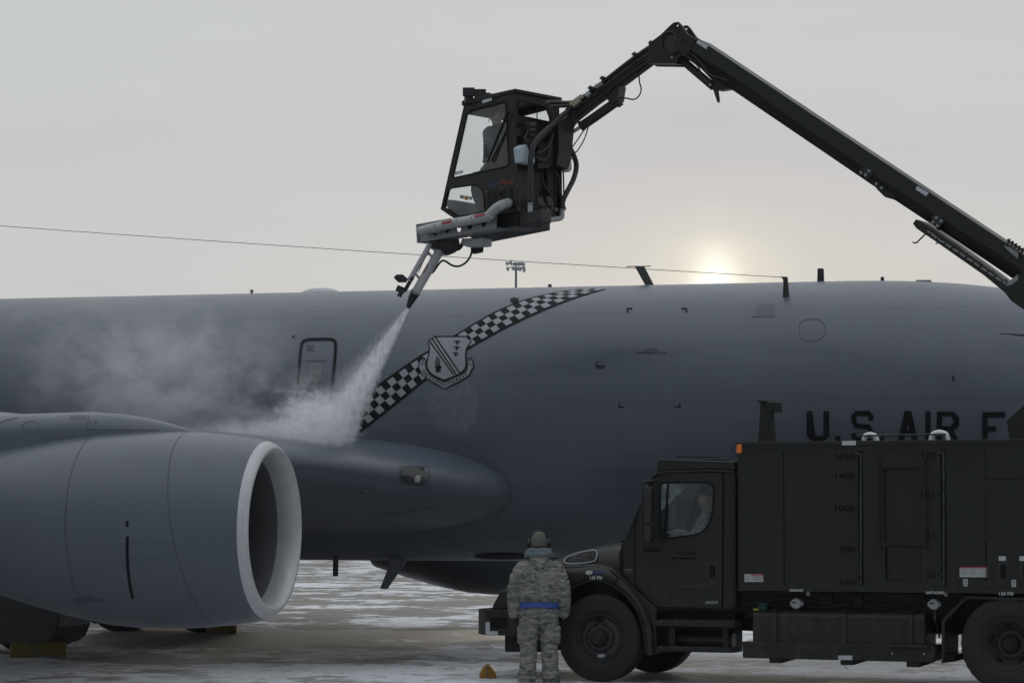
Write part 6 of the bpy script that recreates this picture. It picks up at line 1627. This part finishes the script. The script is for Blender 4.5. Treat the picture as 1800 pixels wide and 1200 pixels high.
JK = fuse(jk, 0.011, 2, dis=0.015, dscale=10).build('jacket', CAMO, PER, smooth=True)
MB().tube([(0.0, -0.208, 1.00), (0.003, -0.205, 1.15), (0.0, -0.19, 1.33)], 0.004, 6).build('back_seam', CAMO_D, JK) if False else None
# belt band
lp_ = [[V((rx * math.cos(t), ry * math.sin(t), z + 0.004 * math.sin(3 * t))) for t in [2 * math.pi * k / 48 for k in range(48)]] for z, rx, ry in ((0.902, 0.242, 0.175), (0.906, 0.256, 0.188), (0.968, 0.255, 0.188), (0.973, 0.242, 0.175))]
BLT = MB().loop_strip(lp_, cap=False).build('belt', BELT_B, PER, smooth=50)
MB().box((-0.238, -0.03, 0.937), (0.03, 0.05, 0.05)).build('belt_buckle', BLACK, BLT, bevel=0.006); MB().box((0.240, -0.03, 0.937), (0.02, 0.05, 0.05)).build('belt_adjuster', BLACK, BLT, bevel=0.006)
# folded hood
hd = MB()
for z, rx, ry, y, r in ((1.555, 0.128, 0.112, 0.0, 0.036), (1.515, 0.142, 0.125, -0.015, 0.036)):
    hd.tube([(rx * math.cos(t), y + ry * math.sin(t), z - 0.02 * math.sin(t) + 0.02 * abs(math.cos(t))) for t in [2 * math.pi * k / 36 for k in range(37)]], [r * (1.0 + 0.25 * max(0, -math.sin(2 * math.pi * k / 36))) for k in range(37)], 12)
fuse(hd, 0.010, 2, dis=0.010, dscale=14).build('hood_collar', HOODM, PER, smooth=True)
h2 = MB().loop_strip([eloop((0, y, z), rx, ry, 20) for z, rx, ry, y in ((1.36, 0.02, 0.02, -0.185), (1.40, 0.06, 0.035, -0.178), (1.46, 0.10, 0.05, -0.15), (1.52, 0.115, 0.06, -0.115), (1.555, 0.09, 0.05, -0.10))])
fuse(h2, 0.010, 2, dis=0.008, dscale=14).build('hood', CAMO, PER, smooth=True)
# knit cap
kc = MB().loop_strip([eloop((0, 0.015 + yy, z), rx, ry, 30) for z, rx, ry, yy in ((1.638, 0.094, 0.108, 0), (1.66, 0.098, 0.113, 0), (1.70, 0.097, 0.114, 0), (1.745, 0.092, 0.108, 0), (1.785, 0.077, 0.09, 0), (1.81, 0.055, 0.064, 0), (1.824, 0.028, 0.03, 0), (1.827, 0.004, 0.004, 0))])
KC = fuse(kc, 0.009, 1, dis=0.004, dscale=26).build('knit_cap', KNIT, PER, smooth=True)
# ear defenders
ED = MB().tube([(0.112 * math.cos(t), 0.03, 1.70 + 0.142 * math.sin(t)) for t in [math.pi * k / 24 for k in range(25)]], 0.010, 8)
ED.tube([(0.108 * math.cos(t), 0.045, 1.70 + 0.140 * math.sin(t)) for t in [math.pi * k / 24 for k in range(25)]], 0.008, 8)
EDO = ED.build('ear_defenders', BLACK, PER, smooth=True)
for s in (-1, 1):
    MB().lathe([(0.0, 0.050), (0.02, 0.056), (0.038, 0.054), (0.052, 0.038), (0.054, 0.0)], (s * 0.096, 0.025, 1.685), (s, 0, 0), 24).build('ear_cup', BLACK, EDO, smooth=40)
# boots and gloved hands
for s in (-1, 1):
    b = MB().loop_strip([eloop((s * 0.143, y, z), rx, ry, 20) for z, rx, ry, y in ((0.004, 0.050, 0.138, 0.055), (0.03, 0.052, 0.14, 0.055), (0.06, 0.05, 0.125, 0.045), (0.09, 0.05, 0.09, 0.012), (0.16, 0.055, 0.07, 0.0))])
    bo = b.build('boot', BOOT, PER, smooth=50)
    MB().loop_strip([eloop((s * 0.143, 0.055, z), 0.054, 0.142, 20) for z in (0.0, 0.022)]).build('sole', TRIM, bo)
    hm = hand_mb(dirM((s * 0.303, 0.032, 0.815), (0, 0.06, -1), (s * 1.0, 0.0, 0)), curl=0.55, thumb=s)
    fuse(hm, 0.0055, 1).build('glove', GLOVE, PER, smooth=True)

# --- seated people
def seated(M, label, mats, reach, cap_mat, headset=False, nm='person', look=0.0, tilt=0.0, perch=False):
    """Local +x is forward, origin on the seat between the hips. reach: two wrist points (right, left)."""
    root = bpy.data.objects.new('person', None); COL.objects.link(root); root.matrix_world = M; root['label'] = label; root['category'] = 'person'
    hips, sh = V((0, 0, 0.09)), 0.50
    def torso(k):
        return [eloop((x, 0, z), rx + k, ry + k, 24) for z, rx, ry, x in ((0.0, 0.11, 0.165, 0.0), (0.12, 0.12, 0.165, 0.0), (0.28, 0.115, 0.165, -0.015), (0.42, 0.115, 0.19, -0.02), (0.50, 0.09, 0.17, -0.015), (0.555, 0.065, 0.08, 0.0))]
    b = MB().loop_strip(torso(0) + [eloop((0.012, 0, 0.64), 0.055, 0.055, 24)])
    hc = V((0.035, 0, 0.735)); HM = Matrix.Rotation(look, 3, 'Z') @ Matrix.Rotation(tilt, 3, 'Y')
    arms = []
    for s, w in zip((-1, 1), reach):
        w = V(w); S = V((-0.01, s * 0.195, 0.475)); el_ = (S + w) / 2 + V((-0.08, s * 0.07, -0.13)); arms.append((s, S, el_, w))
        limb(b, [S, el_, w], [0.055, 0.045, 0.030]); limb(b, [(0.02, s * 0.09, 0.08), (0.26, s * 0.12, -0.22), (0.14, s * 0.12, -0.60)] if perch else [(0.02, s * 0.09, 0.08), (0.44, s * 0.12, 0.10), (0.50, s * 0.12, -0.34)], [0.085, 0.06, 0.042])
        b.sphere((0.21, s * 0.12, -0.64) if perch else (0.57, s * 0.12, -0.38), (0.12, 0.045, 0.04), 12, 8)
    head_mb(b, hc, HM)
    bo = fuse(b, 0.016, 2).build('body', SKIN, root, smooth=True)
    face_parts(hc, HM, bo)
    t = MB()
    for s in (-1, 1): limb(t, [(0.0, s * 0.09, 0.08), (0.14, s * 0.11, -0.07), (0.26, s * 0.12, -0.22), (0.21, s * 0.12, -0.40), (0.15, s * 0.12, -0.56)] if perch else [(0.0, s * 0.09, 0.08), (0.25, s * 0.11, 0.09), (0.45, s * 0.12, 0.10), (0.50, s * 0.12, -0.12), (0.50, s * 0.12, -0.30)], [0.112, 0.10, 0.085, 0.075, 0.072])
    t.loop_strip([eloop((0, 0, z), rx, ry, 24) for z, rx, ry in ((-0.03, 0.13, 0.18), (0.1, 0.14, 0.185), (0.16, 0.13, 0.175))])
    fuse(t, 0.016, 2, dis=0.01).build('trousers', mats[1], root, smooth=True)
    j = MB().loop_strip(torso(0.028) + [eloop((0.0, 0, 0.60), 0.085, 0.085, 24)])
    for s, S, e_, w in arms: limb(j, [S, e_, e_.lerp(w, 0.55), w + (e_ - w).normalized() * 0.02], [0.085, 0.075, 0.064, 0.055], 20)
    fuse(j, 0.013, 2, dis=0.013).build('jacket', mats[0], root, smooth=True)
    for s, S, e_, w in arms:
        d = (w - e_).normalized(); hm = hand_mb(dirM(w, d, (0, -0.3 * s, 1)), curl=0.95, thumb=-s)
        fuse(hm, 0.006, 1).build('glove' , GLOVE if headset else mats[2], root, smooth=True)
    c = MB().loop_strip([[hc + HM @ V((x + rx * math.cos(q), ry * math.sin(q), z + 0.018 * math.cos(q))) for q in [2 * math.pi * k / 26 for k in range(26)]] for z, rx, ry, x in ((0.035, 0.108, 0.090, -0.004), (0.065, 0.110, 0.091, -0.004), (0.095, 0.098, 0.083, -0.004), (0.125, 0.068, 0.058, -0.004), (0.140, 0.02, 0.02, -0.004))])
    c.build('knit_cap', cap_mat, root, smooth=True)
    if headset:
        h = MB().tube([hc + HM @ V((0.0, 0.095 * math.cos(q), 0.01 + 0.142 * math.sin(q))) for q in [math.pi * k / 20 for k in range(21)]], 0.010, 8)
        h.tube([hc + HM @ V(p) for p in ((0.02, 0.095, -0.02), (0.08, 0.085, -0.06), (0.115, 0.03, -0.065))], 0.005, 6)
        ho = h.build('headset', BLACK, root, smooth=True)
        for s in (-1, 1): MB().lathe([(0, 0.038), (0.03, 0.038), (0.04, 0.02), (0.041, 0)], hc + HM @ V((0, s * 0.08, 0.0)), HM @ V((0, s, 0)), 20).build('ear_cup', BLACK, ho, smooth=40)
    return root
# driver: faces the front of the truck
dh = TF.px(1238, 872, 0.58)                       # head
DM = TF.M @ Matrix.Translation((dh.x + 0.06, 0.60, dh.z - 0.76)) @ Matrix.Rotation(math.pi, 4, 'Z')
wl = DM.inverted() @ (TF.M @ TF.px(1184, 938, 0.42)); wr = DM.inverted() @ (TF.M @ (sw + V((0.05, 0.16, 0.10))))
if wl.y < wr.y: wl, wr = wr, wl
LIGHTG = mat('pale_work_glove', (0.20, 0.20, 0.18), 0.8, var=0.2)
seated(DM, 'person driving the truck, in camouflage jacket and knit cap, seen through the door window', (CAMO, CAMO, LIGHTG), (wr, wl), mat('dark_knit', (0.035, 0.037, 0.033), 0.9, var=0.25, scale=30))
# operator in the bucket cab: faces along SD
hp = P(872, 197, 33.95)
OM = Matrix.Translation(hp - V((0, 0, 0.78)) - SD * 0.05) @ Matrix.Rotation(math.atan2(SD.y, SD.x), 4, 'Z')
ow = OM.inverted() @ P(857, 277, 33.80)
DKC = mat('dark_grey_parka', (0.04, 0.043, 0.048), 0.8, var=0.25, scale=14, bmp=0.3)
seated(OM, 'person operating the bucket cab, in a dark parka with one hand on the joystick', (DKC, DKC, GLOVE), ((ow.x - 0.05, -0.24, ow.z - 0.04), ow) if ow.y > 0 else (ow, (ow.x - 0.05, 0.24, ow.z - 0.04)), mat('dark_olive_knit', (0.05, 0.05, 0.045), 0.9, var=0.25, scale=30), headset=True, tilt=0.15, perch=True)
# seat, console and joystick of the bucket cab
so = OM.translation
st_ = MB().box((-0.02, 0, -0.09), (0.42, 0.44, 0.12)).box((-0.19, 0, 0.22), (0.10, 0.42, 0.55)).box((-0.02, 0, -0.35), (0.25, 0.25, 0.4))
st_.v = [OM @ p for p in st_.v]; wb(st_, 'operator_seat', BLACK, BCAB, bevel=0.03)
jy = P(857, 287, 33.80); js = MB().tube([jy - V((0, 0, 0.06)), jy + V((0, 0, 0.10))], [0.022, 0.018], 10).sphere(jy + V((0, 0, 0.10)), 0.026, 10, 8).sphere(jy - V((0, 0, 0.05)), (0.06, 0.06, 0.05), 12, 8)
JS = wb(js, 'joystick', BLACK, BCAB, smooth=True)
cn = [sd(830, 303, -0.32), sd(893, 288, -0.32), sd(894, 305, -0.32), sd(830, 318, -0.32)]
wb(MB().prism(cn, BDIR * 0.16), 'control_console', mat('slate_console', (0.07, 0.075, 0.085), 0.5), BCAB, bevel=0.01)
# ------------------------------------------------------------------ small chock by the truck
g = ground_pt(857.5, 1190.5)
CK = thing('wheel_chock', (g.x, g.y, 0), 'small rounded orange chock with a rope loop, on the ground beside the standing person', 'wheel chock', 0.0, 'wheel chocks on the apron')
pts = [(-0.105, 0.0), (-0.105, 0.035), (-0.092, 0.075), (-0.05, 0.135), (-0.025, 0.155), (0.025, 0.155), (0.05, 0.135), (0.094, 0.075), (0.105, 0.035), (0.105, 0.0)]
MB().prism([(x, -0.12, z) for x, z in pts], (0, 0.42, 0)).build('chock_block', CHOCK_O, CK, bevel=0.01)
MB().tube(spline([(0.0, 0.05, 0.165), (0.0, -0.11, 0.165), (-0.005, -0.135, 0.12), (-0.01, -0.14, 0.02), (0.0, -0.17, 0.008), (0.04, -0.19, 0.008), (0.055, -0.16, 0.01)], 6), 0.0065, 6).build('rope', ROPE, CK, smooth=True)

# ------------------------------------------------------------------ far apron light mast
LMY = 240.0
def lm(x, y, o=0.0): return P(x, y, LMY + o)
b0 = lm(907, 500); MASTF = thing('light_mast', (b0.x, b0.y, 0), 'tall apron floodlight mast far behind the aircraft', 'light mast')
LMF = Matrix.Translation(MASTF.location).inverted()
MASTM = mat('galvanised_mast', (0.10, 0.11, 0.115), 0.6, var=0.1)
ht = lm(907, 474).z
MB().tube([(0, 0, 0), (0, 0, ht * 0.6), (0, 0, ht)], [0.22, 0.16, 0.10], 12).build('pole', MASTM, MASTF, smooth=40)
fr_ = MB()
for y in (463.5, 470):
    fr_.beam(LMF @ lm(893, y), LMF @ lm(920, y), 0.07, 0.07)
fr_.beam(LMF @ lm(900, 461), LMF @ lm(900, 472), 0.06, 0.06).beam(LMF @ lm(914, 461), LMF @ lm(914, 472), 0.06, 0.06).beam(LMF @ lm(907, 462), LMF @ lm(907, 476), 0.1, 0.1)
fr_.build('head_frame', MASTM, MASTF)
LMP = mat('lamp_glass_grey', (0.30, 0.33, 0.35), 0.3)
for x, y, s in ((892, 463, -1), (898, 462, -1), (905, 463.5, 0), (911, 463.5, 0), (916, 463, 1), (920, 464.5, 1), (893, 472.5, -1), (903, 471.5, 0), (910, 471.5, 0), (914, 473, 1), (920, 471, 1), (921, 475, 1)):
    c = LMF @ lm(x, y, -0.3); d = V((s * 0.9, -0.5 if s else -0.9, -0.45)).normalized()
    MB().lathe([(-0.12, 0.06), (-0.05, 0.15), (0.05, 0.20), (0.08, 0.20), (0.09, 0.0)], c, d, 14).build('floodlight', LMP, MASTF, smooth=40)
MB().tube([LMF @ lm(899.5, 462), LMF @ lm(899.5, 457)], 0.05, 6).build('warning_lamp', STICK_RED, MASTF)

# ------------------------------------------------------------------ spray: jet and drifting mist (real volumes in front of the fuselage)
NT = P(716.8, 542, 34.2); IM = P(574, 772, 35.1)
AXIS = (IM - NT); JL = AXIS.length
_z = AXIS.normalized(); _x = V((-1, 0, 0)); _x = (_x - _z * _x.dot(_z)).normalized(); _y = _z.cross(_x)
rotq = Matrix((_x, _y, _z)).transposed().to_4x4()          # local z down the jet, local x to the lee side
def vol_out(m, dens, col, aniso=0.0):
    v = node('ShaderNodeVolumePrincipled'); v.inputs['Color'].default_value = (*col, 1); v.inputs['Anisotropy'].default_value = aniso
    link(dens, v.inputs['Density']); return finish(m, None, v.outputs[0])
def jet_mat():
    m = new_mat('spray_jet_droplets'); co = obj_co(); x, y, z = sep(co)
    u = (z / JL).sat()
    q = mapping(co, (1, 1, 1), rot=(0, 0.42, 0))                # droplets peel off towards the lee side
    n = noise(mapping(q, (6.0, 1.3, 2.8)), 1.0, 6, 0.70, 0.8) - 0.5
    n2 = noise(mapping(q, (18, 4, 9)), 1.0, 5, 0.74, 0.6) - 0.5
    rad = 0.032 + 0.275 * u + 0.09 * u * u
    xc = x + u * 0.035                                       # dense core hugs the windward edge
    edge = (n * 0.85 + n2 * 0.60) * (u * 0.50 + 0.008)
    r = ((xc * xc + y * y).sqrt() + edge) / rad
    core = (1.0 - r).step(0.0, 0.42)
    lee = x.max(0.0)
    r2 = ((lee * lee * 0.26 + (x.min(0.0)) * (x.min(0.0)) * 1.8 + y * y).sqrt() + edge * 1.1) / rad
    fe = (1.0 - r2).step(0.0, 0.6) * (n * 2.4 + n2 * 2.6 + 0.40).sat()
    dens = core * (1.9 / (0.09 + u * 0.55)) * (0.70 + n * 2.4 + n2 * 3.0).max(0.04) + fe * (4.4 - u * 2.0)
    return vol_out(m, (dens * (1.0 - u.step(0.86, 1.0) * 0.95)).max(0.0), (0.985, 0.99, 1.0), 0.35)
loops = []
for i in range(13):
    u = i / 12; r_ = 0.05 + (0.62 * u ** 0.95)
    loops.append([V((r_ * math.cos(t) + 0.12 * u, r_ * 0.8 * math.sin(t), JL * (u * 1.02))) for t in [2 * math.pi * k / 24 for k in range(24)]])
jet = MB().loop_strip(loops).build('spray_jet', jet_mat(), None)
jet.matrix_world = Matrix.Translation(NT) @ rotq
tag(jet, 'white jet of de-icing spray from the lance tip down to the wing root', 'spray', kind='stuff')
MC = P(600, 765, 35.1)
def mist_mat():
    m = new_mat('drifting_mist'); co = obj_co(); x, y, z = sep(co)
    n = noise(mapping(co, (0.9, 0.9, 1.1)), 1.0, 5, 0.6, 0.5); n2 = noise(mapping(co, (3.2, 0.9, 4.0)), 1.0, 6, 0.68, 0.9)
    n3 = noise(mapping(co, (10, 2.4, 11)), 1.0, 5, 0.72, 0.8)
    rag = (n2 - 0.5) * 1.5 + (n3 - 0.5) * 1.1
    def blob(cx, cz, sx, sz):
        a = (x - cx) / sx; b = (z - cz) / sz; return (a * a * -1.0 - b * b).exp()
    near = ((blob(-0.36, 0.16, 0.50, 0.46) + rag * 0.75).step(0.26, 1.0) * 1.9 + (blob(-0.02, -0.03, 0.40, 0.18) + rag * 0.5).step(0.3, 0.95) * 1.1) * (0.7 + (n3 - 0.5) * 4.5).max(0.06)
    low = (blob(-1.05, 0.0, 1.10, 0.22) + rag * 0.55).step(0.20, 1.0) * 1.15 * (0.7 + (n3 - 0.5) * 2.5).max(0.1)
    mid = blob(-0.9, 0.38, 0.8, 0.45) * 0.40
    far = blob(-2.4, 0.80, 1.6, 0.75) * 0.42 + blob(-3.2, 1.4, 1.5, 0.45) * 0.2
    t2 = (n * 0.70 + n2 * 0.30).step(0.40, 0.64)
    d = near + low + (mid + far) * t2 * 1.2 + far * 0.10
    return vol_out(m, (d - 0.02).max(0.0), (0.985, 0.99, 1.0), 0.3)
hull = []
for i in range(21):
    u = i / 20; X = -5.0 + 5.75 * u; s = max(0.03, math.sin(math.pi * min(1, max(0, 0.03 + u * 0.95))) ** 0.4)
    hull.append([V((X, 0.95 * s * math.cos(t) , 0.75 + 1.35 * s * math.sin(t) * (1.0 if math.sin(t) > 0 else 0.95))) for t in [2 * math.pi * k / 20 for k in range(20)]])
mist = MB().loop_strip(hull).build('spray_mist', mist_mat(), None)
mist.location = MC
tag(mist, 'thin white mist drifting back along the wing and fuselage from the spray', 'mist', kind='stuff')

# ------------------------------------------------------------------ thin frozen haze over the whole apron
hm_ = new_mat('apron_haze')
v_ = node('ShaderNodeVolumePrincipled'); v_.inputs['Color'].default_value = (0.95, 0.96, 0.97, 1); v_.inputs['Density'].default_value = 0.00013; v_.inputs['Anisotropy'].default_value = 0.2
finish(hm_, None, v_.outputs[0])
hz = MB().box2((-520, -40, -1.0), (520, 900, 34.0)).build('haze', hm_)
tag(hz, 'thin pale winter haze over the apron', 'haze', kind='stuff')
